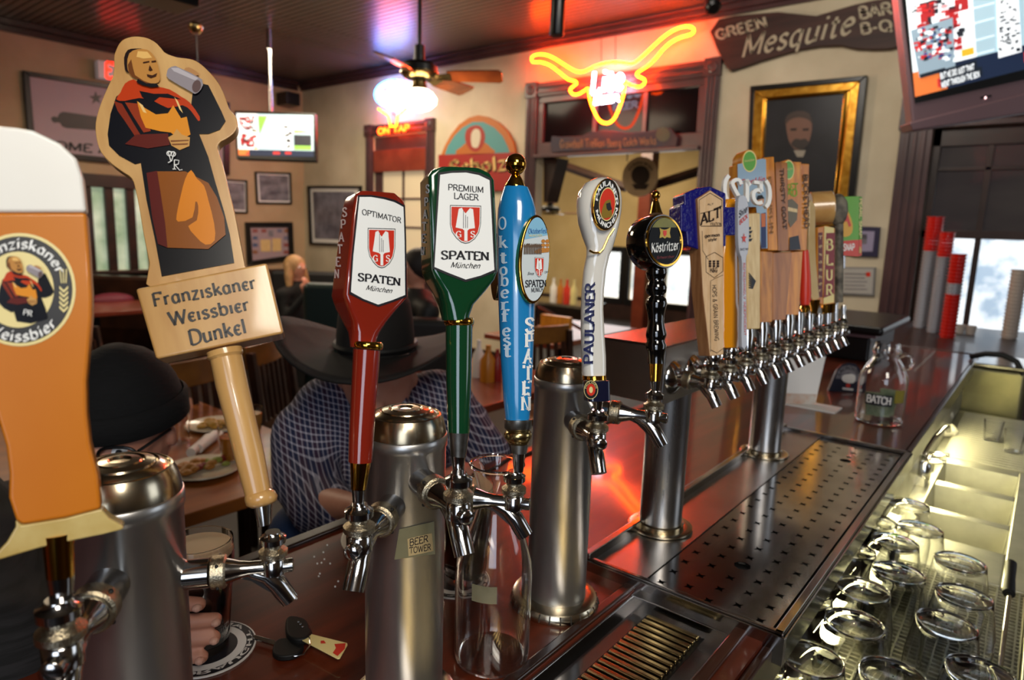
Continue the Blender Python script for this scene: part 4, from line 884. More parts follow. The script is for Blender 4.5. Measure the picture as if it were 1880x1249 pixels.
# ------------------------------------------------------------------ tap handles
def handle(label, P, name='tap_handle'): return thing(name, label, 'beer tap', P)  # the tap handle alone; its faucet is part of the tower
from mathutils.bvhtree import BVHTree
secs_last = [None]
def bvh_of(mb): return BVHTree.FromPolygons([tuple(p) for p in mb.v], mb.f)
def skin_pt(bvh, px, py, off=.0006):
    d = ray(px, py).normalized(); h = bvh.ray_cast(CAM, d)
    if h[0] is None: h = bvh.find_nearest(CAM + d*.6)
    n = h[1]; n = n if n.dot(d) < 0 else -n
    return h[0] + n*off
def rod(pl, rows, m, parent, name, n=32, off=0, ang=50, rfac=1.0):
    """turned piece through pixel rows (xl, yl, xr, yr)"""
    secs = []
    for xl, yl, xr, yr in rows:
        a = pl.P(xl, yl, off); b = pl.P(xr, yr, off); h = (b-a)/2; secs.append(((a+b)/2, h, pl.n*h.length*rfac, 2))
    mb = MB().loft(secs, n); secs_last[0] = mb
    return mb.build(name, m, parent, ang=ang)
def facesecs(pl, rows, back=True):
    """rows: xl,yl,xr,yr,depth,exponent - front face on the plane"""
    secs = []
    for xl, yl, xr, yr, dp, e in rows:
        a = pl.P(xl, yl); b = pl.P(xr, yr); h = (b-a)/2; secs.append(((a+b)/2 - pl.n*dp/2, h, pl.n*dp/2, e))
    return secs
def stack_letters(pl, txt, pts, h, w_, m, parent, style='serif', off=.0006, lean=(0,-1)):
    mb = MB()
    for ch, (x_, y_) in zip(txt, pts): label_text(pl, ch, (x_-w_/2, y_+h/2 - (w_/2)*0), (x_+w_/2, y_+h/2), h, m, None, style, off, track=0, up=lean, mb=mb, build=False)
    return mb.build('lettering', m, parent, smooth=False)

# --- 1 beer glass shaped handle
zc1 = depth(s1[0]); H1 = facing(105, 1060, zc1, yaw=27)
t = handle('orange and white plastic tap handle shaped like a tall wheat beer glass, far left', s1[0])
S6 = 2.497; o6 = (0, 200)
def ax(y): return 45 + (y-560)*(100-45)/(870-560) if y > 300 else 45 + (300-560)*.177 + (y-300)*.1
right = [(60,238),(110,262),(140,290),(152,325),(159,390),(165,470),(169,540),(169,580),(164,640),(159,700),(160,760),(166,815),(180,870),(184,910),(186,935),(200,951),(226,966)]
left = [(2*ax(y)-x_, y + (ax(y)-x_)*-.0) for x_, y in right]
left = [(-40,238),(-80,262),(-105,290),(-118,325),(-120,390),(-112,470),(-95,540),(-84,580),(-58,640),(-32,700),(-8,760),(10,820),(16,870),(15,915),(22,945),(33,968),(12,996)]
outl = [(-5,230),(30,233)] + right + [(226,973),(190,982),(150,990),(75,1006),(0,1028),(-20,1030)] + left[::-1]
up_ = [p for p in outl if p[1] <= 390]
body = [p for p in right if p[1] >= 390] + [(226,973),(190,982),(150,990),(75,1006),(0,1028),(-20,1030)] + [p for p in left[::-1] if p[1] >= 390]
X['beer'] = mottled('amber_plastic', '#b4600c', '#cf8220', 3.2, .32, 0, .25, stretch=(1,1,.8), spec=.3)
X['beerclear'] = mottled('scuffed_clear_plastic', '#a8873c', '#cdb87a', 24, .22, 0, .8)
mb_ = [p for p in body if p[1] < 935] ; rb = [p for p in right if 390 <= p[1] < 935] + [(186,935),(120,952),(40,965),(28,955)] + [p for p in left[::-1] if 390 <= p[1] < 935]
plate(H1, rb, .012, X['beer'], t, 'glass_body', bevel=.002)
plate(H1, [(186,935),(200,951),(226,966),(226,973),(190,982),(150,990),(75,1006),(0,1028),(-20,1030),(12,996),(28,968),(28,955),(40,965),(120,952)], .012, X['beerclear'], t, 'glass_foot', bevel=.002)
plate(H1, [(-5,230),(30,233)] + [p for p in right if p[1] <= 390] + [p for p in left[::-1] if p[1] <= 390], .012, X['foam'], t, 'foam_head', bevel=.002)
rod(H1, [(76,985,138,975),(78,1010,137,1000),(84,1062,138,1055)], X['gold'], t, 'brass_ferrule', off=-.006)
rod(H1, [(84,1062,138,1055),(92,1105,136,1100)], X['chrome'], t, 'chrome_ferrule', off=-.006)
flat(H1, ell(36, 532, 103, 104, 48), X['cream'], t, 'label_edge'); flat(H1, ell(36, 532, 97, 98, 48), X['black'], t, 'label_ring', .0006); flat(H1, ell(33, 532, 66, 70, 40), X['cream'], t, 'label_field', .0008)
H1b = H1.off(.0004)
arc_text(H1b, 'Franziskaner', 36, 532, 74, 76, 152, 22, .24, X['white'], t, 'black', off=.001)
arc_text(H1b, 'Weissbier', 36, 532, 93, 95, 228, 318, .2, X['white'], t, 'black', off=.001, inward=True)
mb = MB()
for k in range(5):
    y = 530 + k*9
    for s_ in (-1, 1): mb.poly(H1.L([(117, y+8), (117+s_*8, y), (117+s_*8, y-5), (117, y+3)], .0012))
for k in (-4, 0, 4): mb.poly(H1.L([(116+k, 520), (118+k, 520), (117+k*1.5, 494), (115+k*1.5, 494)], .0012))
mb.build('wheat_mark', X['cream'], t, smooth=False)

def monk(pl, fx, parent, lower=True, o0=0.0006):
    Fx = lambda pts: [fx(x_, y_) for x_, y_ in pts]
    k = [0]
    def f(col, pts, nm, sm=False):
        k[0] += 1; m = X.get(col) or mat('figure_colour', col, .22, coat=.15, spec=.3)
        flat(pl, Fx(smoothpts(pts, 2) if sm else pts), m, parent, nm, o0 + .00008*k[0])
    dk = '#060710'
    if lower: f(dk, [(120,260),(100,320),(90,390),(95,430),(130,465),(185,495),(205,490),(225,620),(255,760),(278,885),(530,838),(515,740),(495,660),(465,560),(440,470),(420,420),(408,390),(440,390),(480,375),(500,345),(485,310),(460,260),(440,220),(420,215),(385,250),(380,290),(340,260),(300,240),(230,225),(180,230),(140,245)], 'printed_robe')
    else: f(dk, [(120,260),(100,320),(90,390),(95,430),(130,465),(185,495),(205,490),(213,520),(225,560),(330,575),(440,545),(455,535),(440,470),(420,420),(408,390),(440,390),(480,375),(500,345),(485,310),(460,260),(440,220),(420,215),(385,250),(380,290),(340,260),(300,240),(230,225),(180,230),(140,245)], 'printed_robe')
    f('#b8390f', [(135,245),(150,215),(180,200),(205,215),(260,225),(305,235),(345,260),(375,280),(410,330),(405,345),(380,310),(350,290),(300,300),(250,275),(200,265),(150,275),(120,270)], 'printed_cowl', True)
    f(dk, [(200,240),(250,250),(300,250),(345,270),(330,262),(270,262),(240,285),(210,262)], 'printed_fold')
    f('#7e2a14', [(112,275),(140,285),(190,370),(212,405),(190,405),(150,345),(125,310)], 'printed_sleeve')
    f('#8e3316', [(150,280),(200,285),(225,330),(240,380),(215,385),(180,330)], 'printed_sleeve')
    f('#d98a24', [(192,275),(220,300),(258,322),(300,318),(318,290),(345,335),(365,330),(378,392),(340,412),(310,385),(270,380),(222,368),(205,330)], 'printed_highlight')
    f('#e6c07a', [(196,278),(212,290),(226,318),(214,314)], 'printed_highlight'); f('#e6c07a', [(322,262),(334,275),(352,318),(340,305)], 'printed_highlight')
    f('#5c1c14', [(188,392),(300,388),(306,428),(230,440),(150,425)], 'printed_forearm')
    f('#c59452', [(300,402),(318,392),(330,372),(348,392),(376,402),(374,432),(340,446),(312,430)], 'printed_hand')
    f('#7a4a28', [(308,412),(372,410),(372,414),(310,418)], 'printed_hand_shade'); f('#7a4a28', [(312,424),(370,422),(368,427),(316,429)], 'printed_hand_shade')
    if lower:
        f('#8a4d12', [(255,520),(360,520),(400,540),(440,560),(470,610),(495,680),(500,740),(440,790),(295,785),(280,700),(262,600)], 'printed_skirt')
        f('#5a1712', [(225,525),(262,518),(275,600),(290,700),(298,785),(265,772),(245,680)], 'printed_skirt_shade')
        f('#d8821a', [(360,545),(380,515),(400,545),(425,570),(440,620),(460,700),(462,760),(430,775),(395,745),(370,710),(400,690),(405,640),(395,625),(385,680),(335,695),(330,670),(345,600)], 'printed_skirt_light', True)
    f('#221310', [(150,165),(147,125),(160,98),(185,93),(215,95),(190,110),(172,125),(165,170),(158,175)], 'printed_hair', True)
    f('#b98240', [(158,150),(165,110),(195,95),(230,98),(253,122),(266,155),(272,200),(258,214),(225,212),(198,198),(178,192),(164,178)], 'printed_face', True)
    f('#6b3c18', [(160,150),(172,130),(178,160),(185,185),(215,205),(240,214),(222,214),(196,200),(176,192),(163,176)], 'printed_face_shade')
    f('#e2b468', [(195,102),(228,104),(245,125),(215,128),(190,122)], 'printed_brow')
    for q in ([(212,140),(234,136),(236,141),(214,145)], [(242,136),(258,134),(259,140),(243,142)], [(236,150),(247,168),(238,172),(232,168)], [(226,182),(246,186),(262,178),(258,190),(240,196),(228,190)]): f('#3a1c0c', q, 'printed_features')
    f('#0d0c12', [(195,198),(225,214),(258,214),(270,225),(240,228),(210,220),(190,210)], 'printed_shadow')
    f('#b08050', [(356,166),(372,158),(398,172),(408,184),(385,186)], 'printed_fingers', True)
    f('#8f878b', [(296,178),(302,162),(322,154),(340,160),(418,200),(414,235),(395,250),(378,242),(302,198)], 'printed_mug', True)
    f('#b5aeb2', [(310,160),(335,160),(405,196),(395,204),(320,172)], 'printed_mug_shine')
    f('#5e4a48', ell(399, 224, 15, 22, 16, .25), 'printed_mug_end')
monk(H1, lambda x_, y_: zz(S6, *o6, [(70+(x_-215)*.62, 712+(y_-150)*.64)])[0], t, lower=False, o0=.0012)
label_text(H1, 'PR', (42, 578), (58, 581), 10, X['white'], t, 'roman', off=.0035)

# --- 2 wooden monk board handle
zc2 = depth(s1[1]); H2 = facing(490, 930, zc2, yaw=16, tilt=9)
t = handle('varnished maple tap handle with a cut-out painted monk drinking from a mug', s1[1]); wood_monk = t
S7 = 1.8925; o7 = (150, 40); z7 = lambda pts: zz(S7, *o7, pts)
outp = [(118,100),(130,75),(150,58),(185,50),(225,55),(255,70),(275,90),(292,108),(330,122),(375,128),(405,140),(440,170),(470,205),(490,240),(505,280),(515,305),(535,330),(541,360),(530,385),(505,405),(482,418),(472,440),(485,480),(505,560),(530,660),(550,760),(567,850),(567,870),(250,930),(235,840),(215,740),(200,650),(188,590),(174,545),(140,520),(100,490),(65,450),(50,400),(48,350),(60,300),(75,260),(95,215),(108,185),(112,150),(112,120)]
plate(H2, smoothpts(z7(outp), 3), .011, X['maple'], t, 'cutout_board', bevel=.0025)
monk(H2, lambda x_, y_: z7([(x_, y_)])[0], t)
mb = MB()
for p0, p1 in (((300,452),(310,485)), ((322,452),(312,485)), ((300,452),(322,452)), ((310,485),(300,490))): mb.tube(H2.L(z7([p0, p1]), .003), .0004, 5)
for q in (ell(304,458,8,8,10), ell(318,460,8,8,10)): mb.tube(H2.L(z7(q), .003), .0004, 5, closed=True)
for q in ([(322,480),(322,512)], [(322,480),(338,482),(336,495),(324,497)], [(324,497),(340,516),(350,514)], [(316,512),(328,512)]): mb.tube(H2.L(z7(q), .003), .0004, 5)
mb.build('printed_monogram', X['white'], t)
HB = H2.off(.008)
blk = [(250,531),(494,483),(522,611),(285,660)]
plate(HB, [(248,530),(490,482),(521,612),(286,660)], .030, X['maple'], t, 'sign_block', bevel=.002)
HBo = .0006
for w_, p0, p1, h_ in (('Franziskanεr', (283,563), (471,529), 25), ('Wεissbıεr', (313,598), (459,570), 25), ('Dunkεl', (350,634), (453,610), 27)): pass
G['ε'] = (5, "~4.8,5.4 3.2,6.5 1.6,5.8 .8,3.2 1.6,.8 3.2,0 4.8,.9|1,3.4 4.2,3.4"); G['ı'] = (2.4, "1.2,6.5 1.2,0")
PEN = dict(thick=1.05, thin=.5, ang=20, serif=.75)
label_text(HB, 'Franzıskanεr', (283,563), (471,529), 24, X['black'], t, PEN, up=(-.22,-1)); label_text(HB, 'Wεıssbıεr', (313,597), (459,569), 24, X['black'], t, PEN, up=(-.22,-1)); label_text(HB, 'Dunkεl', (350,634), (453,611), 27, X['black'], t, PEN, up=(-.22,-1))
rod(H2, [(379,650,444,636),(381,655,446,641),(380,660,447,646),(386,664,444,652),(387,668,443,655)], X['maple'], t, 'turned_collar', ang=30)
rod(H2, [(386,664,445,652),(396,712,455,700),(412,770,468,760),(430,840,485,830),(448,905,497,897),(449,910,498,902)], X['maple'], t, 'turned_grip')
rod(H2, [(452,906,496,896),(449,912,505,901),(449,920,510,910),(452,929,508,919),(462,934,500,925)], X['maple'], t, 'turned_foot', ang=70)
rod(H2, [(465,930,500,922),(474,968,498,962)], X['chrome'], t, 'chrome_ferrule')

# --- 3 / 4 lacquered wedge handles
def wedge(pl, rows, m, t, lab, edge):
    mb = MB().loft(facesecs(pl, rows), 48); wb = bvh_of(mb); mb.build('grip_head', m, t, ang=28)
    flat(pl, edge, X['ink'], t, 'label_border', .0005); flat(pl, lab, X['label'], t, 'label_field', .0009); return wb
def flank(bvh, txt, pts, h, w_, m, t, style='slab', lean=0):
    mb = MB()
    for ch, (x_, y_) in zip(txt, pts):
        polys, W = text_polys(ch, style, 0)
        for p in polys: mb.poly([skin_pt(bvh, x_ - w_/2 + w_*a/W + lean*(b/10-.5), y_ + h/2 - h*b/10) for a, b in p])
    return mb.build('flank_lettering', m, t, smooth=False)
def shield(pl, q, t, o=.0012, gs=True, wh=X['white']):
    """q = (x0,y0,x1,y1) pixel box of the spade shield"""
    x0, y0, x1, y1 = q; w_ = x1-x0; h_ = y1-y0; g_ = lambda pts: [(x0+a*w_, y0+b*h_) for a, b in pts]
    sh = [(0,0),(1,.02),(.99,.5),(.93,.72),(.8,.88),(.62,.98),(.5,1.0),(.36,.97),(.2,.86),(.06,.7),(0,.5)]
    flat(pl, g_(sh), X['ink'], t, 'shield_line', o); i_ = lambda k: [(.5+(a-.5)*k, .5+(b-.5)*k) for a, b in sh]
    flat(pl, g_(i_(.96)), wh, t, 'shield_border', o+.0001); flat(pl, g_(i_(.91)), X['logo_red'], t, 'shield_field', o+.0002)
    flat(pl, g_([(.28,.10),(.38,.07),(.44,.16),(.5,.22),(.56,.16),(.64,.08),(.74,.11),(.80,.6),(.62,.62),(.56,.66),(.56,.93),(.46,.93),(.46,.66),(.40,.62),(.18,.58)]), wh, t, 'spade', o+.0003)
    mb = MB()
    for a, b in ((.49,.25),(.42,.15),(.55,.3)): mb.poly(pl.L(g_([(a,b),(a+.02,b),(a+.02,.6),(a,.6)]), o+.0004))
    mb.build('spade_line', X['photo'], t, smooth=False)
    if gs:
        label_text(pl, 'G', g_([(.19,.83)])[0], g_([(.36,.83)])[0], h_*.15, wh, t, 'serif', off=o+.0004); label_text(pl, 'S', g_([(.66,.83)])[0], g_([(.80,.83)])[0], h_*.15, wh, t, 'serif', off=o+.0004)
S8 = 2.9727; o8 = (580, 280); z8 = lambda pts: zz(S8, *o8, pts)
zc3 = depth(s2[0]); H3 = facing(690, 450, zc3, yaw=38, tilt=0)
t = handle('dark red lacquered tap handle with white shield label reading OPTIMATOR', s2[0])
rows3 = []
for a in ((250,208,440,222,.016,6),(228,222,482,262,.022,10),(220,240,492,290,.024,14),(205,340,494,400,.026,14),(190,500,500,540,.027,14),(175,640,506,660,.028,14),(163,775,510,788,.030,12),(185,850,440,870,.030,8),(212,920,400,925,.028,5),(222,980,364,985,.022,3),(218,1040,345,1045,.018,2.2),(217,1062,342,1064,.017,2)):
    p, q = z8([(a[0], a[1]), (a[2], a[3])]); rows3.append((*p, *q, a[4], a[5]))
lab3 = z8([(238,243),(300,243),(370,255),(430,272),(478,298),(484,480),(487,778),(420,805),(340,831),(260,800),(191,762),(205,560),(222,400)])
edge3 = z8([(229,233),(300,232),(375,244),(435,261),(486,290),(493,480),(496,788),(425,815),(342,843),(255,810),(181,772),(196,560),(213,400)])
wb3 = wedge(H3, rows3, X['redgloss'], t, lab3, edge3)
label_text(H3, 'OPTIMATOR', z8([(252,338)])[0], z8([(464,385)])[0], 10, X['ink'], t, 'roman', off=.0013, up=(.04,-1))
q = z8([(283,412),(434,632)]); shield(H3, (*q[0], *q[1]), t)
label_text(H3, 'SPATEN', z8([(229,700)])[0], z8([(459,727)])[0], 14, X['ink'], t, 'slab', off=.0013, up=(.04,-1))
label_text(H3, 'München', z8([(272,750)])[0], z8([(412,768)])[0], 9, X['ink'], t, 'script', off=.0013)
X['palepink'] = mat('pale_pink_print', '#cdb6b0', .4)
def sidepl(pl, px0, py0, px1, py1, nback): 
    """plane of the left flank through two front edge pixels"""
    a = pl.P(px0, py0); b = pl.P(px1, py1); v = (b-a).normalized(); n = v.cross(pl.n).normalized()
    if n.dot(pl.P(px0+50, py0) - a) > 0: n = -n
    return Pl(a + n*.0012, n)
F3 = sidepl(H3, *z8([(219,260)])[0], *z8([(165,770)])[0], .02)
flank(wb3, 'SPATEN', [(634,390),(631,412),(628,436),(625,458),(622,481),(619.5,503)], 16, 8, X['palepink'], t)
H3 = facing(675, 760, zc3-.003)
rod(H3, [(648,625,701,629),(646,629,703,634),(646,634,703,639),(648,638,701,643)], X['gold'], t, 'gold_ring', off=-.006, ang=70)
rod(H3, [(649,640,698,644),(645,720,692,722),(641,800,686,802),(640,847,683,849)], X['redgloss'], t, 'turned_grip', off=-.006)
rod(H3, [(643,847,681,849),(644,866,678,867),(645,897,672,899)], X['gold'], t, 'brass_ferrule', off=-.006)
rod(H3, [(646,898,671,900),(648,928,669,929)], X['chrome'], t, 'chrome_ferrule', off=-.006)

zc4 = depth(s2[1]); H4 = facing(850, 420, zc4, yaw=23)
t = handle('dark green lacquered tap handle with white shield label reading PREMIUM LAGER', s2[1])
rows4 = []
for a in ((680,76,900,84,.020,6),(640,92,955,112,.026,10),(618,125,978,150,.030,14),(622,250,984,260,.031,14),(628,400,992,400,.033,14),(632,540,998,540,.034,14),(636,640,1000,640,.036,12),(660,700,985,690,.036,8),(690,760,940,755,.034,5),(710,830,880,828,.031,3),(716,890,860,890,.027,2.2),(718,915,858,915,.0255,2)):
    p, q = z8([(a[0], a[1]), (a[2], a[3])]); rows4.append((*p, *q, a[4], a[5]))
lab4 = z8([(678,122),(740,112),(820,110),(890,124),(948,152),(958,330),(966,500),(974,641),(900,672),(818,694),(730,660),(647,625),(660,400)])
edge4 = z8([(667,110),(740,100),(822,97),(900,112),(958,142),(968,330),(976,500),(984,650),(905,683),(818,707),(725,672),(637,634),(650,400)])
wb4 = wedge(H4, rows4, X['greengloss'], t, lab4, edge4)
label_text(H4, 'PREMIUM', z8([(722,205)])[0], z8([(914,220)])[0], 11, X['ink'], t, 'roman', off=.0013, up=(0,-1)); label_text(H4, 'LAGER', z8([(754,252)])[0], z8([(887,262)])[0], 11, X['ink'], t, 'roman', off=.0013, up=(0,-1))
q = z8([(732,287),(902,498)]); shield(H4, (*q[0], *q[1]), t)
label_text(H4, 'SPATEN', z8([(684,582)])[0], z8([(943,588)])[0], 15, X['ink'], t, 'slab', off=.0013, up=(0,-1)); label_text(H4, 'München', z8([(735,628)])[0], z8([(893,633)])[0], 10, X['ink'], t, 'script', off=.0013)
F4 = sidepl(H4, *z8([(618,130)])[0], *z8([(636,640)])[0], .03)
X['palegreen'] = mat('pale_grey_print', '#a8b0b8', .4)
flank(wb4, 'SPATEN', [(786,347),(783.5,371),(781.5,394),(780,416),(778.5,438),(777,461)], 15, 6, X['palegreen'], t)
rod(H4, [(818,584,867,584),(816,588,869,588),(816,593,869,593),(818,598,867,598)], X['gold'], t, 'gold_ring', off=-.0128, ang=70)
rod(H4, [(819,598,866,598),(820,700,864,700),(823,794,861,794)], X['greengloss'], t, 'turned_grip', off=-.0128)
rod(H4, [(823,793,861,794),(825,805,859,806),(828,838,855,839)], X['pewter'], t, 'pewter_ferrule', off=-.0128)
rod(H4, [(828,838,854,839),(832,866,851,867)], X['chrome'], t, 'chrome_ferrule', off=-.0128)

# --- 5 tall blue handle with oval badge
zc5 = depth(s2[2]); H5 = facing(950, 600, zc5, yaw=0)
t = handle('tall sky-blue tap handle with gold ball finial and oval Oktoberfest badge', s2[2])
rod(H5, [(925,344,970,345),(918,365,979,366),(914,384,984,386),(912,420,984,421),(913,500,983,500),(915,560,982,562),(919,660,979,662),(924,735,975,735),(928,773,972,773)], X['bluegloss'], t, 'blue_body', n=40, rfac=.85); blue_bvh = bvh_of(secs_last[0])
rod(H5, [(927,346,966,347),(926,341,965,342),(934,330,960,331),(940,318,953,319),(944,314,950,314)], X['gold'], t, 'finial_base', ang=60)
c5 = H5.P(947, 302); MB().ball(c5, 19.5/F*depth(c5), n=28, m=18).build('finial_ball', X['gold'], t, ang=80)
rod(H5, [(926,770,977,770),(926,786,976,786),(930,790,972,790)], X['pewter'], t, 'pewter_collar')
rod(H5, [(930,789,972,789),(925,796,977,796),(926,804,976,804),(936,816,969,817)], X['brass'], t, 'brass_bulge', ang=70)
rod(H5, [(937,814,970,815),(939,832,967,833)], X['pewter'], t, 'pewter_ferrule'); rod(H5, [(940,832,964,833),(943,866,961,867)], X['chrome'], t, 'chrome_ferrule')
BD = facing(981, 476, zc5-.016, yaw=24)
plate(BD, ell(982, 476, 29, 82, 40, .05), .012, X['gold'], t, 'badge_rim', bevel=.0015)
flat(BD, ell(983, 476, 25, 77, 40, .05), mat('badge_face', '#c9d2d4', .25, coat=.5), t, 'badge_field', .0008)
flat(BD, [p for p in ell(983, 476, 25, 77, 40, .05) if p[1] < 441], X['skyblue'], t, 'badge_sky', .001)
S9 = S8
label_text(BD, 'Oktoberfest', z8([(1160,443)])[0], z8([(1262,440)])[0], 9, mat('deep_blue_print', '#1d5a96', .4), t, 'roman', off=.0014, up=(0,-1)); label_text(BD, 'MUNCHEN', z8([(1164,460)])[0], z8([(1235,458)])[0], 4, X['cream'], t, 'sans', off=.0014)
mb = MB(); rnd = random.Random(2)
for k in range(11):
    x_ = 1134 + k*9; mb.poly(BD.L(z8([(x_,555),(x_+2,520),(x_-2,505+rnd.uniform(-6,6)),(x_+8,495),(x_+9,520),(x_+7,556)]), .0014))
mb.build('horse_team', mat('sepia_print', '#5a4636', .5), t, smooth=False)
mb = MB()
for i in range(3):
    for j in range(2): mb.poly(BD.L(z8(ell(1241+22*j, 484+i*22, 11, 10, 12)), .0015))
mb.poly(BD.L(z8([(1190,540),(1226,522),(1272,524),(1272,544),(1200,552)]), .0013)); mb.build('barrel_cart', mat('orange_print', '#b5762e', .5), t, smooth=False)
q = z8([(1194,572),(1244,680)]); shield(BD, (*q[0], *q[1]), t, .0014)
label_text(BD, 'Since', z8([(1155,668)])[0], z8([(1188,668)])[0], 5, X['ink'], t, 'script', off=.0014); label_text(BD, '1397', z8([(1246,660)])[0], z8([(1268,660)])[0], 4, X['ink'], t, 'script', off=.0014)
label_text(BD, 'SPATEN', z8([(1143,735)])[0], z8([(1256,732)])[0], 12, X['ink'], t, 'slab', off=.0014, up=(0,-1)); label_text(BD, 'MUNICH', z8([(1176,764)])[0], z8([(1240,758)])[0], 8, X['ink'], t, 'roman', off=.0014, up=(0,-1))
bb_ = facing(905, 530, zc5+.012, yaw=-50); plate(bb_, ell(907, 490, 8, 62, 28), .01, X['brass'], t, 'rear_badge', bevel=.002)
X['bluewhite'] = mat('pale_blue_print', '#b9cfe0', .35)
HF = Pl(H5.P(950, 600) + H5.n*.016, H5.n)
def on_body(px, py): return skin_pt(blue_bvh, px, py)
def body_letters(txt, pts, h, w_, style, m):
    mb = MB()
    for ch, (x_, y_) in zip(txt, pts):
        polys, W = text_polys(ch, style, 0)
        for p in polys: mb.poly([on_body(x_ - w_/2 + w_*a/W, y_ + h/2 - h*b/10) for a, b in p])
    return mb.build('lettering', m, t, smooth=False)
body_letters('Oktoberfest', [(923,410),(924,444),(925,472),(925,494),(927,514),(927,536),(928,558),(928,580),(930,606),(931,624),(932,644)], 22, 13, 'serif', X['bluewhite'])
body_letters('SPATEN', [(972,597),(972,625),(970,655),(969,685),(967,713),(965,741)], 25, 16, 'slab', X['white'])

# --- 6 white curved handle
zc6 = depth(s3[0]); H6 = facing(1095, 560, zc6, yaw=12)
t = handle('white curved ceramic-look tap handle lettered PAULANER with round badge', s3[0])
S10 = 2.23; o10 = (1000, 300); z10 = lambda pts: zz(S10, *o10, pts)
rows6 = [(200,64,262,64,.016,2.2),(165,82,290,82,.026,2.4),(143,115,305,115,.032,2.6),(134,150,310,150,.034,2.6),(135,200,308,200,.034,2.6),(142,245,300,250,.033,2.6),(158,300,288,300,.028,2.6),(174,345,276,345,.024,2.4),(172,380,262,380,.021,2.3),(160,440,248,440,.021,2.3),(153,520,240,520,.021,2.3),(150,600,237,600,.021,2.3),(150,700,242,700,.021,2.3),(152,790,248,790,.022,2.3),(154,850,249,850,.022,2.3),(158,878,246,878,.022,2.3)]
secs = []
for a in rows6:
    p, q = z10([(a[0], a[1]), (a[2], a[3])]); A_, B_ = H6.P(*p), H6.P(*q); secs.append(((A_+B_)/2, (B_-A_)/2, H6.n*a[4]/2, a[5]))
MB().loft(secs, 40).build('curved_grip', X['whitegloss'], t, ang=70)
H6f = facing(1113, 375, zc6-.021, yaw=18); 
plate(H6f, ell(1114, 375, 25, 48, 40, .06), .006, X['gold'], t, 'badge_rim', off=0, bevel=.001)
flat(H6f, ell(1114, 375, 22.5, 45.5, 40, .06), X['black'], t, 'badge_ring', .0006); flat(H6f, ell(1115, 375, 15, 31, 32, .06), X['cream'], t, 'badge_line', .0008); flat(H6f, ell(1115, 375, 14, 29, 32, .06), X['logo_red'], t, 'badge_field', .001)
arc_text(H6f, 'PAULANER', 1114, 375, 16.5, 34, 170, -2, .27, X['white'], t, 'slab', off=.001); arc_text(H6f, 'MÜNCHEN', 1114, 375, 21, 43, 196, 350, .2, X['white'], t, 'slab', off=.001, inward=True)
flat(H6f, smoothpts(z10([(238,180),(250,155),(270,150),(272,180),(276,215),(262,222),(240,225),(232,205)]),2), X['logo_gold'], t, 'badge_hood', .0012); flat(H6f, z10([(252,165),(268,160),(272,175),(276,188),(262,195),(254,185)]), X['ink'], t, 'badge_profile', .0014)
mb = MB().tube([H6.P(*p, .0145) for p in z10([(183,357),(200,366),(225,366),(240,350),(262,300),(284,268)])], .0012, 8); mb.build('gold_line', X['gold'], t)
mb = MB()
PL6 = H6.off(.0115)
label_text(PL6, 'PAULANER', z10([(198,820)])[0], z10([(206,492)])[0], 17, mat('navy_print', '#1b2352', .35), t, 'slab', up=(-1,.02))
rod(H6, [(1069,690,1112,689),(1070,696,1112,694),(1070,698,1113,697)], X['gold'], t, 'gold_band')
MB().loft([(H6.P(1094.5,699), (H6.P(1115,697)-H6.P(1074,699))/2, H6.n*.0125, 5), (H6.P(1096,736), (H6.P(1116,735)-H6.P(1076,737))/2, H6.n*.0125, 5)], 32).build('navy_base', X['navy'], t, bevel=.001)
H6b = H6.off(.013); flat(H6b, ell(1085, 716, 13, 17, 28), X['cream'], t, 'small_badge_rim', .0004); flat(H6b, ell(1085, 716, 12, 16, 28), X['black'], t, 'small_badge', .0006); flat(H6b, ell(1085, 716, 8, 11, 24), X['logo_red'], t, 'small_badge_field', .0008); flat(H6b, ell(1085, 716, 3.5, 6, 12), X['cream'], t, 'small_badge_figure', .001)
arc_text(H6b, 'PAULANER', 1085, 716, 8.5, 11.5, 170, 10, .3, X['cream'], t, 'sans', off=.001)
rod(H6, [(1088,736,1107,736),(1091,754,1104,754)], X['chrome'], t, 'chrome_ferrule')

# --- 7 black drum handle
zc7 = depth(s3[1]); H7 = facing(1204, 560, zc7, yaw=0)
t = handle('glossy black turned tap handle with drum head and gold-rimmed badge reading Köstritzer', s3[1])
def rods(rows, m, nm, **k): return rod(H7, [(*z10([(cx-r, y)])[0], *z10([(cx+r, y)])[0]) for cx, r, y in rows], m, t, nm, **k)
rods([(458,40,432),(458,43,450),(457,36,470),(457,30,480),(457,37,490),(457,43,510),(457,40,530),(457,30,540),(457,30,545),(457,40,555),(457,44,575),(456,38,600),(456,33,625),(456,32,650),(456,38,680),(456,43,705),(455,36,722),(455,36,728),(455,43,745),(455,38,770),(455,34,790),(455,33,820)], X['blackgloss'], 'turned_grip', ang=70)
D7 = facing(1220, 443, zc7-.014, yaw=33); R7 = 50/F*depth(D7.o)
MB().lathe([(R7*.9, -.034), (R7, -.030), (R7*1.02, -.015), (R7, -.002), (R7*.97, 0)], D7.P(1220, 443), D7.n, 48).build('drum_head', X['blackgloss'], t, ang=50)
MB().lathe([(R7*.93, -.0005), (R7*.93, .0012), (R7*.86, .0014), (R7*.86, -.0005)], D7.P(1220, 443), D7.n, 48, cap=False).build('badge_rim', X['gold'], t)
E7 = lambda rx, ry, *a: ell(1220, 443, rx, ry, *a)
flat(D7, E7(28.5, 43.5, 40), mat('dark_badge','#060607',.4,spec=.2), t, 'badge_field', .0008)
flat(D7, [p for p in E7(28, 43, 40) if p[1] < 420], mottled('yellowgreen_badge','#3a3d14','#a39a28',9,.3), t, 'badge_top', .001)
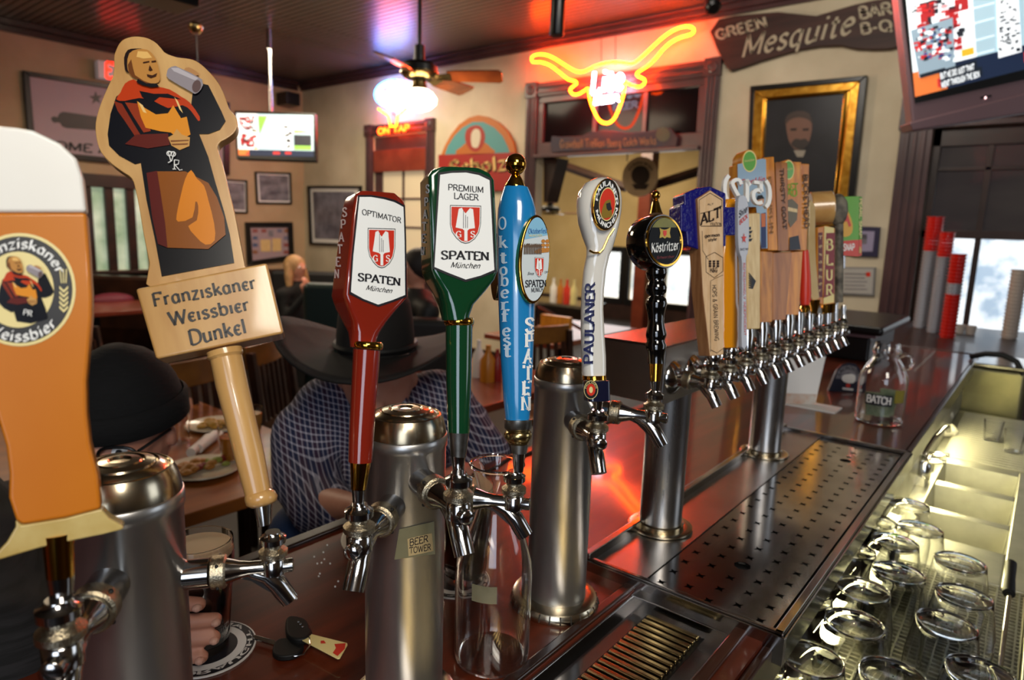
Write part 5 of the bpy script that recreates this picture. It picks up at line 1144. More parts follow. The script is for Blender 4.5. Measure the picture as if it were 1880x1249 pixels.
label_text(D7, 'Köstritzer', z10([(438,365)])[0], z10([(548,352)])[0], 17, X['white'], t, 'black', off=.0014, up=(0,-1)); label_text(D7, 'Schwarzbier', z10([(458,392)])[0], z10([(530,386)])[0], 5, mat('dark_red_print','#6e1a18',.4), t, 'script', off=.0014)
flat(D7, smoothpts(z10([(476,268),(490,272),(505,268),(516,262),(512,285),(516,305),(500,302),(492,308),(482,302),(470,306),(474,285),(470,264)]),2), X['logo_gold'], t, 'crest', .0012); flat(D7, z10([(485,275),(500,275),(499,292),(492,300),(486,292)]), X['logo_red'], t, 'crest_shield', .0014)
rods([(456,27,207),(456,25,200),(455,22,190),(455,14,160),(455,10,150)], X['gold'], 'finial', ang=70)
c = H7.P(*z10([(455,131)])[0]); MB().ball(c, 8.6/F*zc7, n=20, m=12).build('finial_ball', X['gold'], t, ang=80)
rods([(455,28,818),(454,25,850),(453,22,892)], X['gold'], 'brass_ferrule'); rods([(452,23,893),(452,18,930)], X['chrome'], 'chrome_ferrule')
# ------------------------------------------------------------------ handles of the twelve-tap tower
S11 = 2.4975; o11 = (1230, 260); z11 = lambda *pts: zz(S11, *o11, pts)
def hz(k): return depth(fp[k])
def stem(pl, k, px, y0, y1, w_, t, m='chrome', rows=None):
    """chrome ferrule between the handle foot and the faucet"""
    return rod(pl, [(px-w_*.55, y0, px+w_*.55, y0), (px-w_*.6, y0+(y1-y0)*.3, px+w_*.6, y0+(y1-y0)*.3), (px-w_*.4, y1, px+w_*.4, y1)], X[m], t, 'ferrule', off=-.01)
def seatpx(k):
    P = fp[k]; d = P - CAM; zc = depth(P); x_ = d.dot(RGT)/zc*F + 940; y_ = 624.5 - d.dot(UPV)/zc*F; return x_, y_
# Alteration
k = 0; sx, sy = seatpx(k); A = facing(1300, 500, hz(k)-.012, yaw=22)
t = handle('pale laser-etched wooden tap handle lettered ALT with dark blue cross behind it', fp[k])
face = z11((125,262),(185,222),(245,262),(246,978),(182,985),(150,700))
plate(A, face, .024, X['palebrown'], t, 'wooden_body', bevel=.001)
flat(A, z11((127,264),(185,226),(243,264),(244,976),(184,983),(152,700)), X['pale'], t, 'etched_face', .0006)
B_ = A.off(-.004); plate(B_, z11((66,238),(125,212),(185,204),(258,236),(258,300),(302,300),(302,430),(258,430),(258,480),(146,500),(82,478),(76,415),(50,410),(50,290),(68,285)), .028, X['navyblue'], t, 'blue_cross', bevel=.002)
em = MB()
def line(pts, w_=.0004): em.tube(A.L(z11(*pts), .0012), w_, 4)
line([(134,268),(185,236),(238,268)]); line([(134,268),(136,380)]); line([(238,268),(238,300)]); line([(140,330),(234,306)]); line([(142,388),(236,388)]); line([(234,306),(236,388)])
line([(165,528),(205,508),(243,532),(243,595),(203,625),(166,598),(165,528)]); line([(186,965),(186,640),(203,630),(243,612)], .0003); line([(188,956),(216,970),(243,950)]); line([(148,410),(150,500),(175,540)], .0003)
for j, cx in enumerate((184, 202, 220)):
    for i in range(3): em.poly(A.L(z11((cx-6,545+i*11),(cx+6,545+i*11),(cx+6,552+i*11),(cx,556+i*11),(cx-6,552+i*11)), .0012))
em.build('etched_lines', X['chairwood'], t, smooth=False)
mb = MB()
for w_, p0, p1, h_, st in (('ALT', (142,384), (232,345), 19, 'slab'), ('ERATION', (186,388), (236,386), 6, 'sans'), ('german', (160,440), (228,434), 6, 'slab'), ('style', (176,458), (214,453), 5.5, 'slab'), ('H&G', (184,600), (217,598), 8, 'bold'), ('ALT', (172,292), (200,290), 3, 'sans')):
    label_text(A, w_, z11(p0)[0], z11(p1)[0], h_, None, None, st, off=.0013, up=(0,-1), mb=mb, build=False)
label_text(A, 'HOPS & GRAIN BREWING', z11((194,658))[0], z11((206,914))[0], 7.5, None, None, 'sans', off=.0013, mb=mb, build=False)
mb.build('etched_lettering', X['chairwood'], t, smooth=False)
FA = sidepl(A, *z11((125,262))[0], *z11((182,985))[0], .024)
label_text(FA, 'HOPS & GRAIN BREWING', z11((122,530))[0], z11((145,790))[0], 5, X['chairwood'], t, 'sans', off=.0006, up=(1,0))
stem(A, k, sx, 652, sy, 18, t)
# orange bottle shape
k = 1; sx, sy = seatpx(k); A = facing(1345, 500, hz(k), yaw=22)
t = handle('orange bottle-shaped tap handle with grey curved label strip reading Shiner Bock', fp[k])
rows = []
for xl, yl, xr, dp, e in ((262,262,318,.02,2.5),(246,290,340,.03,4),(246,420,345,.032,4),(246,470,330,.032,4),(240,520,325,.03,4),(240,740,330,.03,4),(243,780,334,.033,5),(241,850,334,.033,5),(244,862,332,.031,5),(240,880,336,.033,5),(240,900,336,.033,5),(243,945,330,.03,4)):
    p, q = z11((xl, yl), (xr, yl)); rows.append((*p, *q, dp, e))
MB().loft(facesecs(A, rows), 32).build('orange_body', X['orange'], t, ang=50)
A2 = facing(1366, 430, hz(k)-.02, yaw=32)
plate(A2, smoothpts(z11((314,262),(330,246),(348,252),(360,290),(364,400),(362,470),(356,520),(350,545),(352,800),(354,935),(330,942),(330,800),(331,560),(322,520),(314,470),(312,380)), 2), .006, mat('grey_label_strip', '#a6a6ac', .25, coat=.5), t, 'label_strip', bevel=.0008)
label_text(A2, 'Shiner', z11((318,350))[0], z11((358,318))[0], 12, X['ink'], t, 'black', up=(0,-1)); label_text(A2, 'BOCK', z11((320,382))[0], z11((356,350))[0], 8, X['logo_red'], t, 'bold', up=(0,-1))
st = [(340 + (13 if q % 2 == 0 else 5)*math.sin(2*PI*q/10), 444 - (26 if q % 2 == 0 else 10)*math.cos(2*PI*q/10)) for q in range(10)]
flat(A2, z11(*st), X['logo_red'], t, 'red_star', .0008); label_text(A2, 'REFRESHINGLY INDEPENDENT', z11((336,556))[0], z11((341,890))[0], 3.6, X['logo_red'], t, 'sans')
label_text(A2, 'SINCE 1909', z11((322,500))[0], z11((360,498))[0], 4, X['ink'], t, 'sans', up=(0,-1))
stem(A, k, sx, 640, sy, 17, t)
# plain cream wooden handle carrying the white ring
k = 2; sx, sy = seatpx(k); A = facing(1386, 500, hz(k)-.006, yaw=26)
t = handle('cream wooden tap handle topped by a white openwork (512) sign seen from behind', fp[k])
plate(A, z11((352,330),(416,326),(415,860),(355,862)), .026, X['cream_wood'], t, 'wooden_body', bevel=.002)
em = MB(); rnd = random.Random(5)
for q in range(7): em.poly(A.L(z11((362,600+q*11),(395-q*2,640+q*5),(392-q*2,646+q*5),(362,606+q*11)), .0008))
for q in range(4): em.poly(A.L(z11((362,392+q*18),(372+8*(q%2),390+q*18),(372,404+q*18),(362,404+q*18)), .0008))
em.build('etched_marks', X['ink'], t, smooth=False)
A3 = facing(1372, 352, hz(k)-.03, yaw=14); mb = MB()
polys, W = text_polys('(512)', dict(thick=1.0, thin=.8, ang=0, serif=0), .8)
a = A3.P(*z11((466,290))[0]); b = A3.P(*z11((246,262))[0]); U = A3.P(*z11((466,196))[0]) - a
for q in polys: mb.prism([a + (b-a)*(x_/W) + U*(y_/10) for x_, y_ in q], -A3.n*.006)
mb.build('cutout_numerals', X['white'], t, smooth=False)
stem(A, k, sx, 604, sy, 15, t)
# three tall book-shaped wooden handles
def book(k, cx, label, face, side, faceM, sideM, lower, lowM, round_, roundr, txts, side_txt, ymid, art=None, yaw=24, sf=None):
    sx, sy = seatpx(k); A = facing(cx, 450, hz(k)-.004, yaw=yaw)
    t = handle(label, fp[k])
    plate(A, z11(*face), .02, sideM, t, 'upper_board', bevel=.001)
    f_in = face; flat(A, z11(*f_in), faceM, t, 'face_print', .0008)
    plate(A.off(-.002), z11(*side), .024, sideM, t, 'side_board', bevel=.0015)
    plate(A.off(-.006), z11(*lower), .022, lowM, t, 'lower_grip', bevel=.0015)
    if round_:
        cpx = z11(round_)[0]; plate(A, ell(cpx[0], cpx[1], roundr[0]+1.5, roundr[1]+1.5, 28), .022, sideM, t, 'round_top', off=-.0005, bevel=.001)
        flat(A, ell(cpx[0], cpx[1], roundr[0], roundr[1], 28), X['cream'], t, 'roundel_rim', .001); flat(A, ell(cpx[0], cpx[1], roundr[0]*.88, roundr[1]*.88, 28), mat('roundel_green', '#5fa045', .35, coat=.3), t, 'roundel', .0012)
        label_text(A, 'FRANCONIA', (cpx[0]-roundr[0]*.7, cpx[1]+2), (cpx[0]+roundr[0]*.7, cpx[1]-1), 3.5, X['cream'], t, 'sans', off=.0016)
    for w_, p0, p1, h_, st, m in txts: label_text(A, w_, z11(p0)[0], z11(p1)[0], h_, X.get(m) or mat('print_colour', m, .4), t, st, off=.0014, up=(0,-1))
    for w_, p0, p1, h_, m, up in side_txt: label_text(A, w_, z11(p0)[0], z11(p1)[0], h_, X.get(m) or mat('print_colour', m, .5), t, 'bold', off=.0014, up=up)
    if art: art(A, t)
    stem(A, k, sx, ymid, sy, 14, t); return t
def art1(A, t):
    flat(A, z11((418,330),(440,325),(442,488),(418,488)), mat('figure_blue','#28355e',.4), t, 'printed_figure', .0015); flat(A, z11((418,330),(438,330),(438,390),(420,392)), mat('figure_shirt','#c06a40',.4), t, 'printed_shirt', .0016)
    flat(A, z11(*ell(414,272,18,24,16)), mat('figure_face','#c09070',.4), t, 'printed_face', .0016); flat(A, z11((396,270),(402,248),(422,244),(434,262),(420,262)), X['black'], t, 'printed_hair', .0018)
book(3, 1390, 'pale blue and wood tap handle with green roundel lettered Franklin, tallest of the row', [(310,104),(425,78),(440,82),(447,490),(418,490),(395,300),(313,300)], [(436,72),(478,68),(496,500),(452,500)], mat('pale_blue_print','#8ea8bd',.35,coat=.3), X['orangewood'], [(415,500),(472,505),(470,828),(415,832)], X['oak'], (365,90), (13,20), [('Franklin', (320,205), (432,185), 11, 'script', 'logo_red')], [('FRANKLIN', (452,160), (462,420), 5, '#8a5a20', (1,0))], 592, art1)
book(4, 1434, 'brown wood tap handle lettered THIRSTY GOAT down its side', [(484,100),(512,95),(520,500),(496,500)], [(490,92),(540,96),(546,500),(510,505)], X['walnut'], X['walnut'], [(470,508),(560,505),(532,818),(470,822)], X['walnut'], None, None, [], [('THIRSTY GOAT', (503,125), (518,400), 7, '#4a2c12', (1,0))], 588)
def art2(A, t):
    flat(A, z11((535,270),(560,262),(588,290),(582,360),(552,395),(540,360)), mat('bucket_grey','#6a6250',.4), t, 'printed_bucket', .0016); flat(A, z11((548,440),(590,430),(600,495),(548,498)), mat('figure_dark','#2c2c34',.4), t, 'printed_figure', .0016)
    flat(A, z11((540,300),(584,310),(584,326),(540,318)), X['cream_wood'], t, 'bucket_band', .0018)
book(5, 1462, 'orange wood tap handle with green roundel lettered BUCKETHEAD down its side', [(515,90),(602,95),(606,498),(548,498)], [(602,100),(640,102),(628,500),(600,502)], X['orangewood'], X['orangewood'], [(530,508),(610,500),(592,795),(528,800)], X['orangewood'], (545,130), (10,18), [('KET', (534,225), (585,222), 12, 'bold', '#7aa02e'), ('AD', (538,250), (582,250), 13, 'bold', '#7aa02e')], [('BUCKETHEAD', (612,150), (618,395), 8, '#5a3a14', (1,0))], 578, art2)
# red and cream one, brass foot
k = 6; sx, sy = seatpx(k); A = facing(1478, 510, hz(k), yaw=15); t = handle('slim red tap handle with brass foot, partly behind the orange wood handle', fp[k])
rod(A, [(*z11((602,500))[0], *z11((632,500))[0]), (*z11((598,620))[0], *z11((640,620))[0]), (*z11((596,700))[0], *z11((642,700))[0]), (*z11((602,750))[0], *z11((636,750))[0])], X['logo_red'], t, 'red_grip'); rod(A, [(*z11((606,750))[0], *z11((634,750))[0]), (*z11((600,765))[0], *z11((640,765))[0]), (*z11((610,785))[0], *z11((630,785))[0])], X['gold'], t, 'brass_foot'); stem(A, k, sx, 573, sy, 11, t)
k = 7; sx, sy = seatpx(k); A = facing(1496, 480, hz(k)-.004, yaw=15); t = handle('cream and red curved tap handle between the orange wood and BLUR handles', fp[k])
plate(A, smoothpts(z11((640,285),(655,275),(668,310),(668,420),(672,560),(684,690),(684,720),(655,728),(640,660),(636,500)), 2), .02, mottled('cream_resin','#b59a68','#cdb688',9,.3,coat=.6), t, 'curved_body', bevel=.002)
plate(A.off(-.004), z11((630,460),(642,460),(652,735),(630,740)), .02, X['logo_red'], t, 'red_edge', bevel=.002)
rod(A, [(*z11((640,728))[0], *z11((684,726))[0]), (*z11((646,760))[0], *z11((678,760))[0]), (*z11((650,790))[0], *z11((672,790))[0])], X['gold'], t, 'brass_foot'); stem(A, k, sx, 575, sy, 11, t)
# BLUR
k = 8; sx, sy = seatpx(k); A = facing(1515, 480, hz(k)-.008, yaw=20); t = handle('pale wood tap handle with round wooden top and red panel reading BLUR', fp[k])
plate(A, z11((678,392),(720,384),(758,396),(756,742),(700,752),(676,740)), .024, X['orangewood'], t, 'wooden_body', bevel=.002)
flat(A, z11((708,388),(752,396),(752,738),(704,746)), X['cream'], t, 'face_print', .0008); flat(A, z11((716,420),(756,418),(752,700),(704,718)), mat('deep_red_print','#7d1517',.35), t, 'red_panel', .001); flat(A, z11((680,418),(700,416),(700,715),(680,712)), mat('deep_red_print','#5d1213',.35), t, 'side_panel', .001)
mb = MB()
for ch, y in zip('BLUR', (475, 543, 612, 682)): label_text(A, ch, z11((717,y+22))[0], z11((745,y+22))[0], 19, None, None, 'slab', off=.0014, up=(0,-1), track=0, mb=mb, build=False)
mb.build('lettering', X['cream'], t, smooth=False)
mb = MB()
for ch, y in zip('Texasher', (440, 478, 515, 550, 585, 620, 650, 680)): label_text(A, ch, z11((683,y+8))[0], z11((697,y+8))[0], 6, None, None, 'black', off=.0014, up=(0,-1), track=0, mb=mb, build=False)
mb.build('side_lettering', X['cream_wood'], t, smooth=False)
cA = A.P(*z11((712,300))[0]); dA = (RGT*.93 - FWD*.2 + UPV*.02).normalized(); rr = 30/F*hz(k)
MB().lathe([(rr*.95, -.021), (rr, -.019), (rr, .019), (rr*.95, .021)], cA - A.n*.012, dA, 36).build('round_top', X['maple'], t)
rod(A, [(*z11((700,748))[0], *z11((752,740))[0]), (*z11((706,790))[0], *z11((745,785))[0])], X['gold'], t, 'brass_foot'); stem(A, k, sx, 576, sy, 10, t)
# rough dark one
k = 9; sx, sy = seatpx(k); A = facing(1540, 480, hz(k)-.002, yaw=10); t = handle('dark grey rough stone-like tap handle with knobbly round head', fp[k])
X['stone'] = mottled('rough_dark_stone','#3a352e','#7a7364',50,.6,bump=1)
mb = MB().ball(A.P(*z11((772,315))[0]), 29/F*hz(k), (1,1,1), 20, 14)
rnd = random.Random(8); mb.v = [p + V((rnd.uniform(-1,1), rnd.uniform(-1,1), rnd.uniform(-1,1)))*.0022 for p in mb.v]
mb.v = [A.P(*z11((772,315))[0]) + (lambda d: RGT*d.dot(RGT)*.55 + UPV*d.dot(UPV)*1.02 + FWD*d.dot(FWD)*.55)(p - A.P(*z11((772,315))[0])) for p in mb.v]
mb.build('stone_head', X['stone'], t, ang=80)
rod(A, [(*z11((760,380))[0], *z11((792,380))[0]), (*z11((758,550))[0], *z11((792,550))[0]), (*z11((756,738))[0], *z11((790,738))[0])], X['stone'], t, 'stone_grip', n=12); stem(A, k, sx, 556, sy, 11, t)
# green and red box
k = 10; sx, sy = seatpx(k); A = facing(1562, 420, hz(k)+.004, yaw=-24); t = handle('bright green and red box-shaped tap handle lettered SNAP, last tall one of the row', fp[k])
plate(A, z11((786,252),(868,250),(866,528),(786,522)), .02, mat('bright_green','#5da52c',.3,coat=.3), t, 'box_body', bevel=.001)
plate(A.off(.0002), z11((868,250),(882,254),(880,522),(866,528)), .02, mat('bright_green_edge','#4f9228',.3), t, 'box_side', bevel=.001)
flat(A, z11((786,456),(866,450),(866,528),(786,522)), X['logo_red'], t, 'red_panel', .0008); flat(A, z11((867,450),(880,448),(879,522),(867,527)), X['logo_red'], t, 'red_side', .0008)
flat(A, smoothpts(z11((800,290),(822,330),(838,380),(834,420),(812,436),(790,430),(786,360)), 2), mat('drop_yellow','#d6a020',.35), t, 'yellow_drop', .001); flat(A, z11((800,310),(808,312),(832,386),(820,392),(812,366),(800,368)), X['logo_red'], t, 'red_letter', .0014)
label_text(A, '-SNAP', z11((788,500))[0], z11((846,500))[0], 12, X['white'], t, 'bold', off=.0014, up=(0,-1))
label_text(A, 'PEARL SNAP', z11((869,262))[0], z11((868,440))[0], 4.6, X['cream'], t, 'bold', off=.0014, up=(1,0)); flat(A, z11(*smoothpts([(872,478),(879,500),(872,515),(867,500)],2)), X['signyellow'], t, 'small_drop', .0014)
rod(A, [(*z11((790,525))[0], *z11((806,525))[0]), (*z11((792,580))[0], *z11((804,580))[0])], X['chrome'], t, 'chrome_neck'); stem(A, k, sx, 490, sy, 9, t)
k = 11; t = handle('small bare chrome tap lever without a handle, last of the row', fp[k], name='tap_lever'); sx, sy = seatpx(k); A = facing(1552, 580, hz(k)); 
rod(A, [(sx-4, sy-24, sx+4, sy-24), (sx-5, sy-18, sx+5, sy-18), (sx-3, sy-10, sx+3, sy-10), (sx-5, sy, sx+5, sy)], X['chrome'], t, 'lever')

# ------------------------------------------------------------------ sink run below the bar, lit by the strip under the counter
SZ = .86
t = thing('bar_sink', 'three-basin stainless bar sink with ribbed drainboards, lit yellow under the counter', 'sink', (2.1, .1, 0))
sm = MB(); y0, y1 = -.045, .235
basins = [(1.80,1.965),(2.0,2.205),(2.245,2.455)]; by0, by1 = -.002, .185
xs = [1.62] + [v for b in basins for v in b] + [2.50]
sm.box((1.62, y0, SZ-.02), (2.50, by0, SZ)); sm.box((1.62, by1, SZ-.02), (2.50, y1, SZ))
for a, b in zip(xs[0::2], xs[1::2]): sm.box((a, by0, SZ-.02), (b, by1, SZ))
sm.box((1.62, y1-.01, SZ), (3.3, y1, SZ+.09)); sm.box((1.62, y0-.01, SZ-.04), (3.3, y0, SZ+.012))
for a, b in basins:
    sm.add([V(p) for p in ((a,by0,SZ-.001),(b,by0,SZ-.001),(b,by1,SZ-.001),(a,by1,SZ-.001),(a+.02,by0+.015,SZ-.2),(b-.02,by0+.015,SZ-.2),(b-.02,by1-.015,SZ-.2),(a+.02,by1-.015,SZ-.2))], [(0,1,5,4),(1,2,6,5),(2,3,7,6),(3,0,4,7),(4,5,6,7)])
X['sinksteel'] = mottled('satin_sink_steel','#b4b2a8','#9c9a90',10,.34,1,rvar=.1)
sm.build('deck', X['sinksteel'], t, bevel=.004)
MB().box((2.50, y0, SZ-.02), (3.3, y1, SZ-.004)).build('far_drainboard', X['sinksteel'], t)
rib = None
for k in range(26):
    x_ = 2.53 + k*.029
    if rib is None: rib = MB().box((x_, y0+.02, SZ-.004), (x_+.014, y1-.03, SZ+.001)).build('drain_rib', X['sinksteel'], t, bevel=.002); rx = x_
    else: c = rib.copy(); C.objects.link(c); c.parent = t; c.location.x = x_ - rx
MB().box((1.62, y0, 0), (3.3, y0+.02, SZ-.02)).box((1.62, .2, 0), (3.3, .22, SZ-.02)).build('apron', X['sinksteel'], t)
fb = onZ(1682, 868, SZ+.02); t2 = thing('sink_faucet', 'chrome swivel faucet arching over the sink basins', 'faucet', (fb.x, fb.y, SZ))
fs = onZ(1690, 845, SZ+.03); y_ = .222
MB().box((fb.x-.06, y_-.02, SZ), (fb.x+.06, y_+.005, SZ+.03)).lathe([(.018,0),(.018,.04),(.012,.05)], (fb.x-.04, y_-.01, SZ+.02), n=18).lathe([(.018,0),(.018,.04),(.012,.05)], (fb.x+.04, y_-.01, SZ+.02), n=18).build('valve_body', X['chrome'], t2, bevel=.003)
sp0 = V((fb.x, y_-.02, SZ+.03)); zt_ = SZ+.075
MB().tube([sp0, sp0+V((0,0,.03)), onZ(1692,838,zt_), onZ(1712,808,zt_+.012), onZ(1734,786,zt_+.016), onZ(1741,784,zt_+.01), onZ(1742,792,zt_-.012)], .0075, 10).build('spout', X['chrome'], t2)
for s_ in (-1, 1): MB().tube([V((fb.x+s_*.04, y_-.01, SZ+.072)), V((fb.x+s_*.04, y_-.06, SZ+.08))], [.008, .006], 8).build('valve_lever', X['chrome'], t2)
cl = MB().ball(onZ(1735, 757, SZ+.05), .03, (1.3,.9,1.4), 14, 8).ball(onZ(1738, 790, SZ+.015), .03, (1.5,1.2,.7), 14, 8).ball(onZ(1722, 780, SZ+.02), .022, (1.2,1,.8), 12, 8)
rnd = random.Random(5); cl.v = [p + V((rnd.uniform(-1,1), rnd.uniform(-1,1), rnd.uniform(-1,1)))*.004 for p in cl.v]
cl.build('bar_towel', mat('white_cloth','#cfc9b8',.8), label='crumpled white cloth standing behind the sink faucet', cat='cloth')
# near drain board with glasses
t = thing('glass_drainboard', 'stainless drain board with raised mesh holding the upturned glasses', 'drainboard', (1.1, .1, 0))
MB().box((.2, y0, SZ-.02), (1.615, y1, SZ-.006)).box((.2, y0-.01, SZ-.04), (1.615, y0, SZ+.012)).build('tray', X['sinksteel'], t, bevel=.003)
mb = MB(); x_ = .22
while x_ < 1.61: mb.box((x_, y0+.005, SZ-.005), (x_+.003, y1-.01, SZ)); x_ += .014
y_ = y0+.01
while y_ < y1-.012: mb.box((.22, y_, SZ-.005), (1.61, y_+.003, SZ)); y_ += .018
mb.build('mesh_mat', X['sinksteel'], t, kind='stuff', smooth=False)
mb = MB().box((.2, y0, 0), (1.615, y0+.02, SZ-.02)); mb.build('apron', X['darktrim'], t)
t = thing('rail', 'thin chrome rail with black clip along the outer edge of the glass rack', 'rail', onZ(1840, 1150, SZ+.05)); 
a = onZ(1854, 1085, SZ+.07); b = onZ(1826, 1300, SZ+.07); MB().tube([a, b], .004, 10).build('rod', X['chrome'], t)
c1, c2 = onZ(1852, 1090, SZ+.07), onZ(1856, 1035, SZ+.09); MB().tube([c1, c1*.5+c2*.5, c2], [.010,.0085,.0095], 14).build('clip', X['rubber'], t)
MB().box((.2, -1.2, 0), (3.6, -.058, .55)).build('back_bar_cabinet', X['barwood'], label='dark brown wooden cabinet edge at the lower right corner', cat='cabinet', bevel=.004)
# upturned glasses
GH = .150
def mug(loc, label):
    t = thing('beer_glass', label, 'glass', loc, group='upturned beer glasses on the drain board')
    o = V(loc); n = 32
    prof = [(.0375, GH), (.0390, GH-.002), (.040, GH-.010), (.0435, GH-.030), (.0475, GH-.055), (.0485, GH-.080), (.0475, .040), (.045, .015), (.044, .002), (.0435, 0), (.0427, 0), (.0431, .003), (.0441, .016), (.0466, .040), (.0476, GH-.080), (.0466, GH-.055), (.0426, GH-.030), (.0391, GH-.010), (.0378, GH-.0035), (.001, GH-.0035), (.001, GH-.0015), (.036, GH-.0015)]
    MB().lathe(prof, o, n=n, cap=False, closed=True).build('bowl', X['thinglass'], t, ang=50)
    MB().tube([o + V((math.cos(2*PI*i/28)*.0375, math.sin(2*PI*i/28)*.0378, GH)) for i in range(28)], .0011, 6, closed=True).build('foot_ring', X['thinglass'], t)
    return t
first = None
gl = [((1668,926),'farthest upturned glass, next to the near sink basin'),((1689,970),'second farthest upturned glass, right of the near sink basin edge'),((1643,994),'upturned glass close to the tray edge, behind the middle ones'),((1563,1007),'upturned glass half hidden by the far part of the drip tray edge'),((1650,1050),'upturned glass in the middle of the rack'),((1763,1031),'upturned glass on the sink side, farthest of the right-hand line'),((1584,1081),'upturned glass in the middle of the left-hand line'),((1770,1093),'upturned glass in the right-hand line, left of the black clip'),((1569,1143),'large-looking upturned glass in front, left of the rack gap'),((1738,1144),'nearest upturned glass of the right-hand line'),((1491,1208),'nearest upturned glass, bluish, below the tray corner'),((1478,1093),'upturned glass mostly hidden under the drip tray edge'),((1385,1215),'upturned glass cut off at the bottom, left of the bluish one'),((1640,1240),'upturned glass cut off by the bottom edge, right of the bluish one'),((1800,1235),'upturned glass cut off by the bottom edge, near the chrome rail'),((1606,955),'upturned glass farthest back against the bar, beside the tray')]
for (px, py), lb in gl:
    p = onZ(px, py, SZ+GH); p.z = SZ
    if first is None: first = mug(p, lb)
    else: copy_tree(first, p, lb)
fl = first
for (px, py), lb in (((1820, 795), 'small upright glass tumbler on the far drainboard'), ((1858, 815), 'small glass tumbler lying nearest the right edge on the far drainboard')):
    p = onZ(px, py+15, SZ); t = thing('tumbler', lb, 'glass', p); MB().lathe([(.022,0),(.030,.075),(.028,.075),(.0205,.006),(.001,.006),(.001,0)], p, n=24, cap=False).build('tumbler_glass', X['glass'], t)

# ------------------------------------------------------------------ things on the bar
# glass carafe
cb = onZ(902, 1208, BAR); zt_ = None
best = min((abs((lambda P: 624.5 - (P-CAM).dot(UPV)/depth(P)*F)(V((cb.x, cb.y, z/1000))) - 852), z/1000) for z in range(1150, 1340))[1]; H = best - BAR
t = thing('glass_carafe', 'empty clear glass carafe with flared lip standing between the middle and right towers', 'carafe', cb)
k_ = H/.215
op = [(.036,0),(.041,.004),(.0425,.012),(.0425,.095),(.041,.112),(.034,.135),(.025,.155),(.0205,.172),(.0195,.182),(.022,.196),(.0265,.210),(.0285,.215)]
ip = [(r-.0022, max(h, .006)) for r, h in op][1:]
MB().lathe([(r, h*k_) for r, h in op] + [(r, h*k_) for r, h in ip[::-1]] + [(.001, .006), (.001, .001)], cb, n=48, cap=False).build('carafe_glass', X['glass'], t, ang=60)
MB().tube([cb + V((math.cos(2*PI*i/36)*.0285, math.sin(2*PI*i/36)*.0285, H)) for i in range(36)], .0018, 8, closed=True).build('lip', X['glass'], t)
o_ = cb; dd = (CAM - cb); dd.z = 0; dd.normalize(); sd_ = V((-dd.y, dd.x, 0))
mb = MB(); vs = []
for i in range(5):
    a = -.55 + i*.16; d = dd*math.cos(a) - sd_*math.sin(a)*-1; vs += [o_ + d*.0431 + V((0,0,.086*k_)), o_ + d*.0431 + V((0,0,.104*k_))]
mb.add(vs, [(2*i, 2*i+1, 2*i+3, 2*i+2) for i in range(4)]).build('tape_scrap', mottled('old_tape','#5a543e','#7a745c',20,.4), t, label='scrap of old tape')
# food plate behind the middle tower
pc = onZ(733, 1000, BAR); t = thing('plate', 'off-white oval plate with a few fries behind the BEER TOWER column', 'plate', pc)
MB().lathe([(.045,0),(.06,.003),(.085,.012),(.086,.014),(.083,.0145),(.058,.007),(.001,.006)], pc, n=40, cap=False).build('dish', X['plateceramic'], t)
fr = MB(); rnd = random.Random(9)
for k in range(8):
    a = rnd.uniform(0, PI); c = pc + V((rnd.uniform(.01,.055), rnd.uniform(-.03,.02), .012+k*.001)); d = V((math.cos(a), math.sin(a), .15))*.022; fr.tube([c-d, c+d], .005, 6)
fr.build('fries', mat('fries','#b08a3a',.6), kind='stuff', label='leftover fries and crust on the plate behind the middle tower', cat='food')
def coaster(px, py, r, label, txt):
    c = onZ(px, py, BAR+.0005); t = thing('coaster', label, 'coaster', c)
    MB().lathe([(r,0),(r,.0018)], c, n=40).build('card', X['paper'], t)
    up = Pl(c + V((0,0,.0019)), (0,0,1)); e = lambda k: [c + V((math.cos(2*PI*i/40)*r*k, math.sin(2*PI*i/40)*r*k, .002+ (1-k)*.0006)) for i in range(40)]
    MB().poly(e(.97)).build('black_ring', X['ink'], t, smooth=False); MB().poly(e(.80)).build('pale_ring', X['paper'], t, smooth=False); MB().poly(e(.62)).build('dark_centre', X['ink'], t, smooth=False)
    mb = text_mesh(txt, lambda u, v: c + V((math.cos(-2.6+u*3.6)*r*(.82+v*.1 if True else 1), math.sin(-2.6+u*3.6)*r*(.82+v*.1), .0026)), 'bold', 1.5); mb.build('lettering', X['paper'], t, smooth=False); return t
coaster(380, 1192, .052, 'round black and white beer coaster under the dark beer held in a hand', 'DRAUGHT ALE')
coaster(838, 1068, .045, 'round black beer coaster behind the glass carafe', 'TOBEY')
X['darkbeer'] = mat('dark_beer', '#120403', .1, coat=.5)
def beer(px, py, r, h, lev, label, foam=True):
    c = onZ(px, py, BAR+.003); t = thing('beer_glass', label, 'glass', c)
    prof = [(r*.72, 0), (r*.78, h*.15), (r*.92, h*.6), (r, h*.85), (r*.97, h)]
    MB().lathe(prof + [(a-.0022, max(b, .008)) for a, b in prof[::-1]] + [(.001,.008),(.001,0)], c, n=36, cap=False).build('glass_wall', X['glass'], t)
    q = [(a-.0026, max(b, .0085)) for a, b in prof if b <= lev*h] ; rt = q[-1][0]
    MB().lathe(q + [(rt, lev*h)], c, n=36).build('dark_beer', X['darkbeer'], t)
    if foam: MB().lathe([(rt, lev*h), (rt+.0005, lev*h+.008), (rt-.004, lev*h+.009)], c, n=36).build('foam', mat('beer_foam','#b9a07c',.7), t)
    return t, c
bg, bgc = beer(375, 1185, .036, .128, .88, 'tall glass of dark beer held in a hand behind the left tower')
beer(852, 1060, .037, .135, .92, 'tall glass of dark beer behind the carafe and the green handle')
